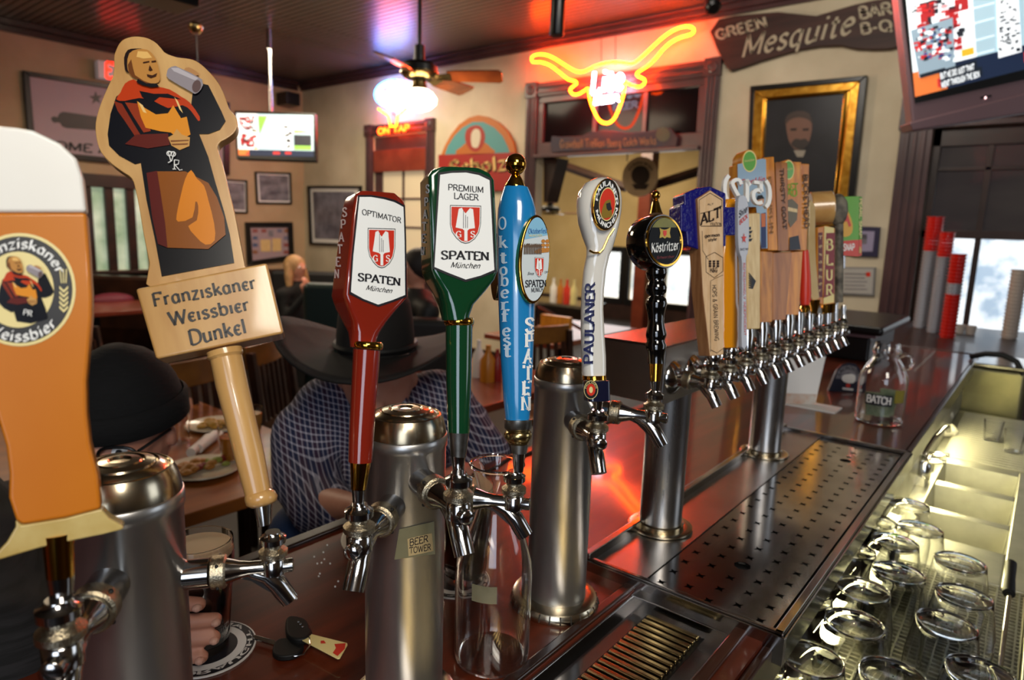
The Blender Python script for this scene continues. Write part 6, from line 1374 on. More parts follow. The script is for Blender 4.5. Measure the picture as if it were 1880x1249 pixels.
# car keys
kc = onZ(540, 1172, BAR); t = thing('car_keys', 'black car key and remote with a white and red tag on the bar', 'keys', kc)
Kp = Pl((0,0,BAR), (0,0,1)); K = lambda pts, off=0: Kp.L(zz(3.385, 280, 880, pts), off)
MB().prism(K(smoothpts([(825,900),(840,850),(900,848),(955,870),(990,930),(985,960),(940,990),(880,990),(835,960)],3), .014), V((0,0,-.010))).build('remote', X['rubber'], t, bevel=.003)
MB().prism(K(smoothpts([(745,1060),(760,1010),(800,985),(880,985),(935,1010),(935,1050),(880,1090),(800,1100),(755,1085)],3), .008), V((0,0,-.007))).build('key_head', X['rubber'], t, bevel=.002)
MB().prism(K([(625,980),(632,966),(760,1000),(775,1025),(755,1030),(640,992)], .006), V((0,0,-.0025))).build('key_blade', X['chrome'], t, bevel=.0005)
MB().prism(K([(905,965),(925,945),(960,955),(1210,1018),(1212,1030),(1165,1112),(1150,1115),(920,995)], .012), V((0,0,-.0015))).build('tag', X['cream'], t, bevel=.0005)
MB().poly(K([(1130,1025),(1200,1020),(1195,1055),(1150,1100),(1120,1080),(1140,1050)], .0124)).poly(K([(1045,1005),(1065,1003),(1078,1020),(1045,1022)], .0124)).build('tag_print', X['logo_red'], t, smooth=False)
MB().tube(K([(940,965),(975,985),(980,1030),(940,1090),(890,1100),(875,1100)], .012), .0008, 8).build('key_ring', X['chrome'], t)
for q in ((905,885),(918,900),(932,915)): MB().lathe([(.0018,0),(.0015,.0006)], K([q], .0142)[0], n=10).build('button', X['trim_steel'], t)
mb = MB()
for q in ((1005,483),(1068,498),(1062,455),(1024,525),(1050,520),(1040,588),(1033,604),(1154,635),(1135,668),(858,555),(895,742),(1104,525),(1086,410)):
    mb.ball(K([q], .0012)[0], .0013, n=6, m=4)
mb.build('crumbs', X['white'], kind='stuff', label='scattered white salt crumbs on the bar beside the keys', cat='crumbs')
# table tent, plaque, jug, black box at the far end
p = onZ(1470, 744, BAR); CP = Pl(p, (FWD*-1 + V((0,0,.25))))
t = thing('table_card', 'blank white standing card behind the second tower post', 'card', p)
plate(CP, [(1441,655),(1516,655),(1496,745),(1438,742)], .002, X['paper'], t, 'card', bevel=0); flat(CP, [(1440,722),(1499,724),(1496,744),(1438,741)], mottled('card_stain','#b98a70','#c4beb4',30,.6), t, 'stained_strip', .0006)
MB().box((p.x-.03, p.y-.1, BAR), (p.x+.05, p.y+.12, BAR+.003)).build('foot', X['paper'], t)
p = onZ(1555, 720, BAR); CP = Pl(p, (FWD*-1 + V((0,0,.3)))); t = thing('arched_plaque', 'small dark blue arched plaque with white emblem beside the glass jug', 'plaque', p)
S12 = 6.938; o12 = (1440, 640); z12 = lambda *pts: zz(S12, *o12, pts)
plate(CP, z12((560,540),(600,450),(640,350),(680,260),(740,200),(820,180),(910,195),(970,260),(985,400),(975,590),(900,585)), .02, mat('plaque_navy','#17162a',.35), t, 'body', bevel=.003)
flat(CP, z12((650,385),(680,290),(740,230),(830,215),(915,240),(960,330),(965,420),(900,425),(880,350),(820,310),(760,335),(725,390)), X['photo'], t, 'grey_arch', .0006); flat(CP, smoothpts(z12((735,400),(740,350),(790,330),(860,325),(905,350),(900,420),(860,445),(780,435)), 2), X['paper'], t, 'white_emblem', .0008)
flat(CP, z12((740,495),(880,512),(876,540),(740,524)), X['paper'], t, 'name_strip', .0008); flat(CP, z12(*ell(812,473,30,28,12)), X['logo_red'], t, 'red_dot', .0008); arc_text(CP, 'LACROSSE', *z12((820,400))[0], 18, 19, 155, 25, .28, X['ink'], t, 'bold', off=.001)
jb = onZ(1612, 773, BAR); s_ = depth(jb)/F; t = thing('glass_jug', 'clear glass handled jug with folded banknotes and a printed BATCH label', 'jug', jb)
jp = [(36,0),(39,3),(40,10),(40,75),(38,88),(30,105),(22,118),(20,124),(23,128),(24,132),(21,136),(20,146)]
MB().lathe([(r*s_, h*s_) for r, h in jp] + [((r-2)*s_, max(h, 4)*s_) for r, h in jp[::-1]] + [(.001,.006),(.001,0)], jb, n=40, cap=False).build('jug_glass', X['glass'], t, ang=60)
JP = Pl(jb, -FWD); cj = lambda a, b, off=0: jb + RGT*a*s_ + V((0,0,b*s_)) + JP.n*off
MB().tube([cj(22,118), cj(34,124), cj(46,120), cj(50,108), cj(44,98), cj(34,96)], 3.2*s_, 10).build('jug_handle', X['glass'], t)
CJ = Pl(jb + (-FWD)*.001 - V((FWD.x, FWD.y, 0)).normalized()*40.5*s_, -V((FWD.x, FWD.y, 0)))
def jug_pt(px, py, k=41.2):
    dd = V((jb.x, jb.y, 0)).normalized(); rr = V((dd.y, -dd.x, 0)); x_ = max(-38, min(38, (px-1612))); y_ = 773-py
    return jb + rr*x_*s_ - dd*math.sqrt(k*k-x_*x_)*s_ + V((0,0,(y_+6)*s_))
lb = MB(); q = [(1588,722),(1630,720),(1630,740),(1590,742)]
mb = MB(); n_ = 8; vs = []
for i in range(n_+1):
    x_ = 1588+42*i/n_; vs += [jug_pt(x_, 742), jug_pt(x_, 722)]
mb.add(vs, [(2*i,2*i+2,2*i+3,2*i+1) for i in range(n_)]).build('dark_label', X['ink'], t, smooth=False)
mb = text_mesh('BATCH', lambda u, v: jug_pt(1590+38*u, 738 - v*13, 41.9), 'slab', 1.0); mb.build('label_lettering', X['paper'], t, smooth=False)
mb = MB(); vs = []
for i in range(5): x_ = 1633+14*i/4; vs += [jug_pt(x_, 735), jug_pt(x_, 712)]
mb.add(vs, [(2*i,2*i+2,2*i+3,2*i+1) for i in range(4)]).build('yellow_label', mat('olive_print','#7c7028',.4), t, smooth=False)
bills = None
for i, (a, b, c_, d_, rz) in enumerate(((-24,12,10,52,.1),(-8,9,20,50,-.2),(2,12,26,58,.25))):
    mb = MB().prism([cj(a,b), cj(c_,b-3), cj(c_+4,d_), cj(a-6,d_+4)], JP.n*.0015*(1+i)); mb.build('banknote', mottled('banknote_green','#6a7a5c','#9aa284',26,.6), label=('left folded green banknote inside the glass jug', 'middle folded green banknote inside the glass jug', 'right folded green banknote inside the glass jug')[i], cat='banknote', group='banknotes in the jug')
# low black box
p0 = onZ(1560, 668, BAR); t = thing('black_tray_box', 'low black box with an overhanging rounded lid at the far end of the bar', 'box', (3.15, .62, BAR))
MB().box((2.9, .52, BAR), (3.42, .80, BAR+.10)).build('box_body', X['plastic'], t, bevel=.01); MB().box((2.84, .47, BAR+.115), (3.46, .82, BAR+.15)).build('lid', X['plastic'], t, bevel=.015, seg=3); MB().box((2.88, .50, BAR+.10), (3.44, .81, BAR+.115)).build('gasket', X['tvpink'], t)

# ledge behind the bar end with cup stacks, bin
MB().box((3.9, -.6, BAR-.12), (5.33, 1.0, BAR-.07)).box((3.95, -.55, 0), (5.3, .95, BAR-.12)).build('back_counter', X['darktrim'], label='dark counter under the sash window, behind the end of the bar', cat='counter', bevel=.005)
LZ = BAR-.07
X['redcup'] = mat('red_plastic_cup','#c01c12',.3,coat=.3); X['clearcup'] = mat('frosted_plastic_cup','#a8a5a8',.25,trans=.35); X['whitecup'] = mat('white_foam_cup','#b9aca0',.6)
def stack(px, pyb, pyt, wpx, cuts, where, xx):
    """a stack of nested cups, every cup an object of its own"""
    base = onX(px, pyb, xx); base.z = LZ; s_ = depth(base)/F; H_ = (pyb-pyt)*s_*1.02; r = wpx/2*s_
    nc = max(6, int(H_/.021)); st = H_/nc
    for f0, f1, mt, adj in cuts:
        proto = None
        for k in range(int(f0*nc), int(f1*nc)):
            if proto is None:
                k0 = k; b = base + V((0,0,st*k)); mb = MB().lathe([(r*.80, 0), (r*.88, st*.72), (r*.97, st*.76), (r*.97, st*.98)], b, n=20)
                proto = mb.build('plastic_cup' if mt != 'whitecup' else 'foam_cup', X[mt], label=adj + ' cup in the ' + where, cat='cup', group=adj + ' cups in the ' + where)
            else: c = proto.copy(); C.objects.link(c); c.location.z = proto.location.z + st*(k-k0)
stack(1687, 632, 436, 30, [(0,.72,'clearcup','clear'),(.72,1,'redcup','dark red')], 'tallest stack, against the window casing', 5.0)
stack(1711, 634, 456, 27, [(0,.78,'clearcup','clear'),(.78,1,'redcup','bright red')], 'second cup stack from the casing', 4.8)
stack(1737, 632, 482, 28, [(0,.55,'redcup','lower red'),(.55,.68,'clearcup','clear'),(.68,1,'redcup','upper red')], 'shortest red cup stack by the bright pane', 4.6)
stack(1847, 655, 532, 28, [(0,1,'whitecup','white foam')], 'stack before the right-hand pane', 4.9)
for px, lb in ((1757,'left one of two small white cups by the cup stacks'), (1778,'right one of two small white cups by the cup stacks')): 
    b = onX(px, 636, 4.9); b.z = LZ; s_ = depth(b)/F; MB().lathe([(7*s_,0),(9*s_,16*s_)], b, n=18).build('small_cup', X['whitecup'], label=lb, cat='cup')
t = thing('ice_bin', 'tall brushed steel bin with black cable on top, beyond the sink', 'bin', (3.5, .13, .5))
p1, p2 = at(1762, 668, 2.75), at(1866, 690, 2.75)
MB().box((3.34, .02, .55), (3.62, .26, 1.045)).build('bin_body', mottled('dull_bin_steel', '#6f6b52', '#8a8464', 6, .35, .9), t, bevel=.02, seg=3); MB().box((3.33, .01, 1.045), (3.63, .27, 1.06)).build('bin_rim', X['trim_steel'], t, bevel=.005)
MB().tube([at(1782,655,2.8), at(1810,650,2.75), at(1840,652,2.72), at(1866,664,2.7), at(1880,690,2.68)], .012, 10).build('cable', X['rubber'], t)
# ------------------------------------------------------------------ furniture in the room
def slat_chair(x, y, rz, label, group='slat-back wooden chairs', seatm='chairwood'):
    t = thing('dining_chair', label, 'chair', (0, 0, 0), group=group)
    W = .21
    for sx_ in (-1, 1):
        MB().box((sx_*W-.018, -.20, 0), (sx_*W+.018, -.165, .44)).build('leg', X['chairwood'], t, bevel=.003)
        MB().prism([V((sx_*W-.018, .16, 0)), V((sx_*W+.018, .16, 0)), V((sx_*W+.018, .195, 0)), V((sx_*W-.018, .195, 0))], V((0, .0, .5))).prism([V((sx_*W-.018, .16, .5)), V((sx_*W+.018, .16, .5)), V((sx_*W+.018, .195, .5)), V((sx_*W-.018, .195, .5))], V((0, .05, .42))).build('leg', X['chairwood'], t)
    MB().box((-.225, -.215, .43), (.225, .2, .465)).build('seat', X['chairrail'], t, bevel=.008)
    mb = MB(); pts = [(-.225+.45*i/6, .235-.03*math.sin(PI*i/6)) for i in range(7)]
    mb.prism([V((a, b, .84)) for a, b in pts] + [V((a, b+.025, .84)) for a, b in pts[::-1]], V((0, .01, .11))); mb.build('top_rail', X['chairrail'], t, bevel=.004)
    MB().box((-.2, .185, .52), (.2, .205, .56)).build('lower_rail', X['chairwood'], t)
    s0 = None
    for k in range(7):
        xx = -.165 + k*.055
        if s0 is None: s0 = MB().prism([V((xx-.012, .185, .56)), V((xx+.012, .185, .56)), V((xx+.012, .197, .56)), V((xx-.012, .197, .56))], V((0, .03, .29))).build('slat', X['chairwood'], t); x0_ = xx
        else: c = s0.copy(); C.objects.link(c); c.parent = t; c.location.x = xx - x0_
    t.location = (x, y, 0); t.rotation_euler.z = rz; LOC[t.name] = V((x, y, 0)); return t
def table(x0, y0, x1, y1, z, label, m='redtable', name='dining_table'):
    t = thing(name, label, 'table', ((x0+x1)/2, (y0+y1)/2, 0))
    MB().box((x0, y0, z-.04), (x1, y1, z)).build('tabletop', X[m], t, bevel=.006)
    cx, cy = (x0+x1)/2, (y0+y1)/2
    MB().box((cx-.05, cy-.05, .04), (cx+.05, cy+.05, z-.04)).build('pedestal', X['plastic'], t, bevel=.01)
    MB().box((cx-.25, cy-.04, 0), (cx+.25, cy+.04, .04)).box((cx-.04, cy-.25, 0), (cx+.04, cy+.25, .04)).build('foot', X['plastic'], t, bevel=.01)
    return t
TZ = .76
a, b, c_, d_ = onZ(300, 768, TZ), onZ(500, 760, TZ), onZ(440, 915, TZ), onZ(250, 915, TZ)
tx0, tx1, ty0, ty1 = c_.x-.62, c_.x+.42, c_.y-.0, c_.y+1.0
FT = table(tx0, ty0, tx1, ty1+.25, TZ, 'honey wood table with plates of food, behind the man in the knit cap', 'tablewood')
def plate_food(px, py, r, label, cols):
    c = onZ(px, py, TZ); t = thing('food_plate', label, 'plate', c, group='plates of food on the honey wood table')
    MB().lathe([(r*.55,0),(r*.7,.004),(r,.014),(r*.98,.018),(r*.68,.008),(.001,.007)], c, n=36, cap=False).build('dish', X['plateceramic'], t)
    rnd = random.Random(px)
    for nm, col, n_, sx_ in cols:
        mb = MB()
        for k in range(n_):
            a = rnd.uniform(0, 2*PI); q = rnd.uniform(0, r*.6); mb.ball(c + V((math.cos(a)*q + sx_*r*.3, math.sin(a)*q*.8, .014+rnd.uniform(0,.012))), rnd.uniform(.008,.016), (1.4,1,.7), 8, 5)
        mb.build(nm, mottled('food', col, col, 30, .6), t, kind='stuff')
    return t
plate_food(372, 866, .115, 'near plate with browned potatoes and red sauce', [('potatoes','#a8702c',26,-1),('red_sauce','#7c1f14',9,1),('greens','#8d9440',5,.2)])
plate_food(398, 785, .105, 'far plate with fries at the back of the table', [('fries','#b58a38',20,-.4),('sauce','#a8a080',5,1)])
p = onZ(365, 828, TZ); mb = MB()
for dx, dy in ((0,0),(.035,.02)): mb.tube([p+V((-.05+dx,-.05+dy,.018)), p+V((.06+dx,.05+dy,.02))], [.016,.018], 10)
mb.build('napkin_roll', X['paper'], label='two rolled white napkins lying between the food plates', cat='napkin')
def tumbler(px, py, h, r, lev, label, col='#a86a1c'):
    c = onZ(px, py, TZ); t = thing('drinking_glass', label, 'glass', c)
    MB().lathe([(r*.75,0),(r,h),(r-.003,h),(r*.72,.006),(.001,.006),(.001,0)], c, n=24, cap=False).build('glass_wall', X['glass'], t)
    if lev: MB().lathe([(r*.7,.007),(r*.7+(r*.24)*lev,h*lev)], c, n=24).build('drink', mat('drink', col, .2), t)
    return t
tumbler(330, 812, .13, .040, 0, 'empty clear glass on the far left of the honey wood table')
tumbler(428, 848, .12, .045, .75, 'glass of amber drink beside the near food plate', '#b5701c'); tumbler(466, 800, .11, .034, .8, 'small glass of pale juice at the back right of the table', '#c89a50')
# seating around
P1 = onZ(230, 600, .95); slat_chair(P1.x, P1.y, .9, 'slat-back chair seen between the beer-glass handle and the monk handle')
P2 = onZ(275, 640, .95); 
P3 = onZ(575, 628, .95); slat_chair(P3.x, P3.y, .6, 'slat-back chair behind the wooden monk handle, left of the cowboy hat')
P4 = onZ(445, 668, .95); slat_chair(P4.x, P4.y, .3, 'slat-back chair at the back of the honey wood table')
P5 = onZ(880, 712, .95); slat_chair(P5.x, P5.y, .2, 'slat-back chair between the green and blue handles')
P6 = onZ(1028, 625, .90); slat_chair(P6.x, P6.y, -.4, 'dark chair just right of the blue handle')
q = onZ(590, 606, .76); table(q.x-.9, q.y-.1, q.x+.35, q.y+.45, .76, 'red-brown table right of the wooden sign block')
q = onZ(1000, 615, .76); table(q.x-.3, q.y-.3, q.x+.9, q.y+.35, .76, 'red-brown table with a menu box, right of the blue handle')
q = onZ(235, 567, .76); table(q.x-1.0, q.y-.1, q.x+.6, q.y+.6, .76, 'dark red table below the left wall window')
q = onZ(905, 712, .76); table(q.x-.5, q.y-.2, q.x+.5, q.y+.6, .76, 'red-brown table with condiments between the green and blue handles')
cz = .76
def bottle(px, py, h, r, m, label, name='bottle'):
    c = onZ(px, py, cz); MB().lathe([(r,0),(r,h*.6),(r*.35,h*.8),(r*.35,h),(.001,h)], c, n=16).build(name, m, label=label, cat='bottle')
X['mustard'] = mat('mustard_bottle','#b5701a',.35); bottle(895, 700, .19, .04, X['mustard'], 'amber sauce bottle on the condiment table'); bottle(878, 692, .2, .032, X['paper'], 'white sauce bottle on the condiment table'); bottle(912, 700, .17, .028, mat('ketchup_bottle','#8c1a14',.35), 'red sauce bottle on the condiment table')
c = onZ(1022, 622, .76); MB().box((c.x-.02, c.y-.12, .76), (c.x+.02, c.y+.14, .93)).build('menu_box', X['oak'], label='tan cardboard menu holder standing on the table right of the blue handle', cat='box', bevel=.004)
# green booths
def booth(px0, px1, pyt, zc, label, m='greenvinyl'):
    a = at(px0, pyt, zc); b = at(px1, pyt, zc); zt_ = a.z; 
    d = (b-a); d.z = 0; n_ = V((-d.y, d.x, 0)).normalized()
    t = thing('booth_seat', label, 'booth', V(((a.x+b.x)/2, (a.y+b.y)/2, 0)))
    MB().prism([V((a.x,a.y,.0)), V((b.x,b.y,.0)), V((b.x,b.y,zt_)), V((a.x,a.y,zt_))], n_*.14).build('backrest', X[m], t, bevel=.04, seg=3)
    MB().prism([V((a.x,a.y,.0)), V((b.x,b.y,.0)), V((b.x,b.y,.46)), V((a.x,a.y,.46))], n_*.42).build('seat_cushion', X[m], t, bevel=.03, seg=3); return t
booth(553, 650, 520, 4.6, 'dark green vinyl booth back beside the seated blonde woman'); booth(735, 850, 585, 3.6, 'dark booth back behind the green tap handle', 'rubber')
booth(495, 660, 497, 7.2, 'long black bench back along the corner wall', 'rubber')
booth(150, 420, 505, 6.6, 'low dark bench under the left wall window', 'chairwood')
q = onZ(530, 538, .76); table(q.x-.5, q.y-.1, q.x+.2, q.y+.3, .76, 'small red table in front of the seated blonde woman')
# back room bits
c = Pl((8.2,0,0),(-1,0,0)); a = c.P(985, 555); b = c.P(1068, 545)
t = thing('service_counter', 'dark service counter with bottles seen through the doorway', 'counter', (8.2, (a.y+b.y)/2, 0)); MB().box((8.2, b.y, 0), (8.8, a.y+.4, a.z-.02)).build('cabinet', X['chairwood'], t); MB().box((8.15, b.y-.03, a.z-.02), (8.85, a.y+.4, a.z+.02)).build('countertop', X['trim_steel'], t)
for k, (px, m, nm) in enumerate(((1005,'paper','white jar'),(1018,'mustard','amber bottle'),(1030,'logo_red','red bottle'),(1043,'cream','cream jar'))):
    q = c.P(px, 548); q.x = 8.35; q.z = a.z+.02; MB().lathe([(.05,0),(.05,.22),(.02,.28),(.02,.36),(.001,.36)], q, n=14).build('bottle', X[m], label=nm + ' standing on the service counter seen through the doorway', cat='bottle')
MB().tube([at(985, 560, 5.0), at(1110, 628, 5.0)], .012, 8).tube([at(985, 560, 5.0), at(985, 560, 5.0) - V((0,0,.95))], .012, 8).build('handrail', X['trim_steel'], label='pale metal handrail slanting down right of the blue handle', cat='handrail')
q = Pl((9.6,0,0),(-1,0,0)).P(1235, 420); MB().box((10.42, q.y-.35, q.z-.25), (10.52, q.y+.3, q.z+.25)).build('dark_television', X['plastic'], label='dark switched-off television high on the back room wall', cat='television', bevel=.01)

# ------------------------------------------------------------------ people
def fuse(mb, name, m, parent, vox=.008, sm=6, label=None):
    o = mb.build(name, m, parent, label=label)
    r = o.modifiers.new('remesh', 'REMESH'); r.mode = 'VOXEL'; r.voxel_size = vox; r.use_smooth_shade = True
    s_ = o.modifiers.new('smooth', 'SMOOTH'); s_.iterations = sm; s_.factor = .6; return o
def limb(mb, pts, rs, n=14):
    mb.tube(pts, rs, n)
    for p, r in zip(pts, rs): mb.ball(p, r, n=n, m=10)
# checked shirt cloth
def plaid(name, base1, base2, line, sc):
    m = mat(name, base1, .8); nt = m.node_tree; b = nt.nodes['Principled BSDF']; tc = nt.nodes.new('ShaderNodeTexCoord'); mp = nt.nodes.new('ShaderNodeMapping'); mp.inputs['Rotation'].default_value = (0, 0, -AZ + PI/2); nt.links.new(tc.outputs['Object'], mp.inputs['Vector'])
    sp = nt.nodes.new('ShaderNodeSeparateXYZ'); nt.links.new(mp.outputs['Vector'], sp.inputs['Vector'])
    def mth(op, a, b_=None):
        n = nt.nodes.new('ShaderNodeMath'); n.operation = op
        for i, v in enumerate((a, b_)):
            if v is None: continue
            if isinstance(v, (int, float)): n.inputs[i].default_value = v
            else: nt.links.new(v, n.inputs[i])
        return n.outputs[0]
    wx = mth('ADD', sp.outputs['X'], mth('MULTIPLY', sp.outputs['Y'], .45)); wz = mth('ADD', sp.outputs['Z'], mth('MULTIPLY', sp.outputs['X'], .22))
    lx = mth('LESS_THAN', mth('FRACT', mth('MULTIPLY', wx, sc)), .24); lz = mth('LESS_THAN', mth('FRACT', mth('MULTIPLY', wz, sc)), .24)
    bx = mth('LESS_THAN', mth('FRACT', mth('MULTIPLY', wx, sc/3)), .5)
    mx = nt.nodes.new('ShaderNodeMix'); mx.data_type = 'RGBA'; nt.links.new(bx, mx.inputs['Factor']); mx.inputs['A'].default_value = (*hexc(base1), 1); mx.inputs['B'].default_value = (*hexc(base2), 1)
    m2 = nt.nodes.new('ShaderNodeMix'); m2.data_type = 'RGBA'; nt.links.new(mth('MULTIPLY', mth('ADD', lx, lz), .5), m2.inputs['Factor']); nt.links.new(mx.outputs['Result'], m2.inputs['A']); m2.inputs['B'].default_value = (*hexc(line), 1)
    nt.links.new(m2.outputs['Result'], b.inputs['Base Color']); return m
X['plaid'] = plaid('checked_shirt', '#1c2344', '#33203a', '#b9b6c4', 88)
def head(mb, c, r, look, up):
    """head with nose, brow, ears and jaw; look = facing direction"""
    look = V(look).normalized(); up = V(up).normalized(); sd = look.cross(up).normalized(); up = sd.cross(look)
    Rm = Matrix((sd, look, up)).transposed()
    P = lambda a, b, c2: V(c) + sd*a*r + look*b*r + up*c2*r
    mb.ball(c, r, (.80, .98, 1.05), 20, 14, Rm); mb.ball(P(0, .25, -.55), r*.62, (.85, .85, .9), 16, 10, Rm)
    mb.tube([P(0, .92, .1), P(0, 1.16, -.2), P(0, .95, -.28)], [r*.08, r*.14, r*.1], 8); mb.ball(P(0, .90, -.5), r*.12, (1.9, .6, .5), 10, 6, Rm)
    for s_ in (-1, 1): mb.ball(P(s_*.84, 0, -.1), r*.17, (.4, .8, 1.3), 10, 6, Rm)
    mb.ball(P(0, .86, .2), r*.12, (3.6, .6, .7), 12, 6, Rm)
    return P, Rm, sd, look, up
def eyes(P, r, parent):
    mb = MB(); m2 = MB()
    for s_ in (-1, 1): mb.ball(P(s_*.32, .86, .03), r*.11, (1.3,.6,.8), 10, 6); m2.ball(P(s_*.32, .92, .03), r*.055, n=8, m=5)
    mb.build('eye', X['white'], parent); m2.build('iris', X['ink'], parent)
def hand(mb, wrist, d, up, s_=1.0, curl=.5):
    """palm, four unequal bent fingers and a thumb from the side of the palm"""
    d = V(d).normalized(); sd = d.cross(V(up)).normalized(); n_ = sd.cross(d)
    limb(mb, [wrist, wrist + d*.03*s_], [.024*s_, .026*s_])
    for k, L in enumerate((.068, .078, .074, .058)):
        o = wrist + d*.045*s_ + sd*(-.030 + k*.020)*s_; limb(mb, [wrist + d*.02*s_ + sd*(-.02+k*.0135)*s_, o + d*.03*s_], [.015*s_, .011*s_], 10)
        p1 = o + d*.03*s_; p2 = p1 + (d*math.cos(curl) - n_*math.sin(curl))*L*.5*s_; p3 = p2 + (d*math.cos(2*curl) - n_*math.sin(2*curl))*L*.45*s_; limb(mb, [p1, p2, p3], [.0095*s_, .0085*s_, .0075*s_], 10)
    q = wrist + d*.02*s_ - sd*.025*s_; limb(mb, [q, q - sd*.025*s_ + d*.025*s_ - n_*.01*s_, q - sd*.022*s_ + d*.05*s_ - n_*.02*s_], [.013*s_, .011*s_, .009*s_], 10)
# --- man in cowboy hat
A_ = lambda px, py, z: at(px, py, z)
hatc = A_(690, 640, 1.42)
t = thing('person', 'man in wide dark cowboy hat and blue checked shirt leaning over the bar, face down', 'person', V((A_(715, 900, 1.6).x, A_(715, 900, 1.6).y, 0)))
bd = MB(); hc = A_(694, 690, 1.47); P, Rm, sd, lk, up = head(bd, hc, .098, (CAM - hc) + V((0,0,-.75)), (CAM - hc).normalized()*.55 + V((0,0,1)))
limb(bd, [hc + V((0,0,-.05)), A_(712, 745, 1.56)], [.06, .065])
wl_p, wr_p = A_(662, 935, 1.20), A_(790, 905, 1.20)
hand(bd, wl_p, A_(700, 955, 1.12) - wl_p, (0,0,1)); hand(bd, wr_p, A_(760, 930, 1.12) - wr_p, (0,0,1)); limb(bd, [A_(600, 925, 1.32), wl_p], [.035, .025]); limb(bd, [A_(850, 880, 1.32), wr_p], [.035, .025])
fuse(bd, 'body', X['skin'], t, .006)
sh = MB(); limb(sh, [A_(715, 1180, 1.75), A_(712, 1000, 1.72), A_(712, 850, 1.66), A_(712, 775, 1.60)], [.17, .175, .165, .12], 20)
limb(sh, [A_(700, 790, 1.60), A_(610, 765, 1.57), A_(566, 800, 1.54)], [.12, .10, .085]); limb(sh, [A_(566, 800, 1.54), A_(563, 880, 1.46), A_(590, 930, 1.37), A_(630, 945, 1.28)], [.085, .075, .066, .045])
limb(sh, [A_(720, 790, 1.60), A_(800, 755, 1.57), A_(838, 790, 1.54)], [.12, .10, .085]); limb(sh, [A_(838, 790, 1.54), A_(880, 840, 1.46), A_(860, 895, 1.37), A_(815, 915, 1.26)], [.08, .072, .062, .045])
limb(sh, [A_(715, 740, 1.56), A_(715, 775, 1.57)], [.085, .10])
fuse(sh, 'checked_shirt', X['plaid'], t, .009)
cl = MB(); 
for s_ in (-1, 1): cl.add([A_(700+s_*-4, 735, 1.44), A_(700+s_*38, 705, 1.47), A_(700+s_*52, 745, 1.43), A_(700+s_*20, 790, 1.42)], [(0,1,2,3)])
o = cl.build('collar', X['plaid'], t); so = o.modifiers.new('solid', 'SOLIDIFY'); so.thickness = .004
jm = MB(); limb(jm, [A_(715, 1180, 1.75), A_(600, 1010, 1.62), A_(560, 985, 1.50)], [.15, .1, .085]); fuse(jm, 'jeans', mat('blue_denim', '#1c3358', .8), t, .012)
# hat: leaned forward so the crown top tips towards the lens
hu = (V((0,0,1)) + (CAM - hatc).normalized()*.02).normalized(); hr = RGT.copy(); hr = (hr - hu*hr.dot(hu)).normalized(); hf = hu.cross(hr)
ht = MB(); rings = []
for r, nn in ((.085, 0), (.10, 0), (.135, 0), (.175, 0), (.200, 0)):
    ring = []
    for i in range(48):
        a = 2*PI*i/48; k = (r-.085)/.115; x_ = math.cos(a)*r*1.02; y_ = math.sin(a)*r*1.12; z_ = .0 + k*k*.062*abs(math.cos(a))**2.2 - k*.018*abs(math.sin(a))
        ring.append(hatc + hr*x_ + hf*y_ + hu*z_)
    rings.append(ring)
ht.rings(rings, cap=False); o = ht.build('hat_brim', X['hatfelt'], t, ang=80); so = o.modifiers.new('solid', 'SOLIDIFY'); so.thickness = .005
cr = MB(); rings = []
for j, (r, h_) in enumerate(((.088, 0), (.088, .03), (.084, .07), (.078, .10), (.066, .120), (.04, .122), (.008, .112))):
    ring = []
    for i in range(40):
        a = 2*PI*i/40; x_ = math.cos(a)*r*.92; y_ = math.sin(a)*r*1.15; dent = .028*(h_/.12)**2*max(0, 1-abs(math.cos(a))*2.2) if h_ > .09 else 0
        ring.append(hatc + hr*x_ + hf*y_ + hu*(h_ - dent))
    rings.append(ring)
cr.rings(rings); cr.build('hat_crown', X['hatfelt'], t, ang=80)
MB().tube([hatc + hr*math.cos(2*PI*i/40)*.083 + hf*math.sin(2*PI*i/40)*.104 + hu*.012 for i in range(40)], .006, 6, closed=True).build('hat_band', X['rubber'], t)

# --- man in knit cap and glasses
t = thing('person', 'man in black knit cap, glasses and dark striped sweater bent over behind the left tower', 'person', V((A_(120, 1100, 1.1).x, A_(120, 1100, 1.1).y, 0)))
bd = MB(); hc = A_(226, 792, 1.14); P, Rm, sd, lk, up = head(bd, hc, .095, RGT*.12 - FWD*1 + V((0,0,-.30)), V((0,0,1)) - FWD*.2)
limb(bd, [hc + V((0,0,-.06)), A_(150, 930, 1.2)], [.058, .065]); 
wp = A_(262, 1170, .80); limb(bd, [A_(120, 1230, .92), wp], [.034, .026])
# hand closed round the glass: four fingers in front of it, thumb behind
gc = bgc
def gp(a, h_, r=.0405): return gc + V((math.cos(a)*r, math.sin(a)*r, h_))
aL = math.atan2(-RGT.y, -RGT.x)                       # side of the glass facing left of the picture
limb(bd, [wp, gp(aL, .045, .062)], [.026, .028])
for k, (h_, L) in enumerate(((.074, 1.6), (.052, 1.95), (.032, 1.9), (.013, 1.6))):
    limb(bd, [gp(aL, .045+ (h_-.045)*.6, .060), gp(aL+.35, h_, .052), gp(aL+.35+L*.45, h_+.002, .0445), gp(aL+.35+L, h_+.001, .0425)], [.0135, .0105, .0095, .0078], 12)
limb(bd, [gp(aL, .06, .062), gp(aL-.5, .078, .052), gp(aL-1.2, .084, .045)], [.014, .011, .009], 12)
fuse(bd, 'body', X['skin'], t, .0028, 4); eyes(P, .095, t)
nl = MB()
for k, (h_, L) in enumerate(((.074, 1.6), (.052, 1.95), (.032, 1.9), (.013, 1.6))): nl.ball(gp(aL+.35+L-.03, h_+.001, .0495), .0052, (1,1,.8), 8, 6)
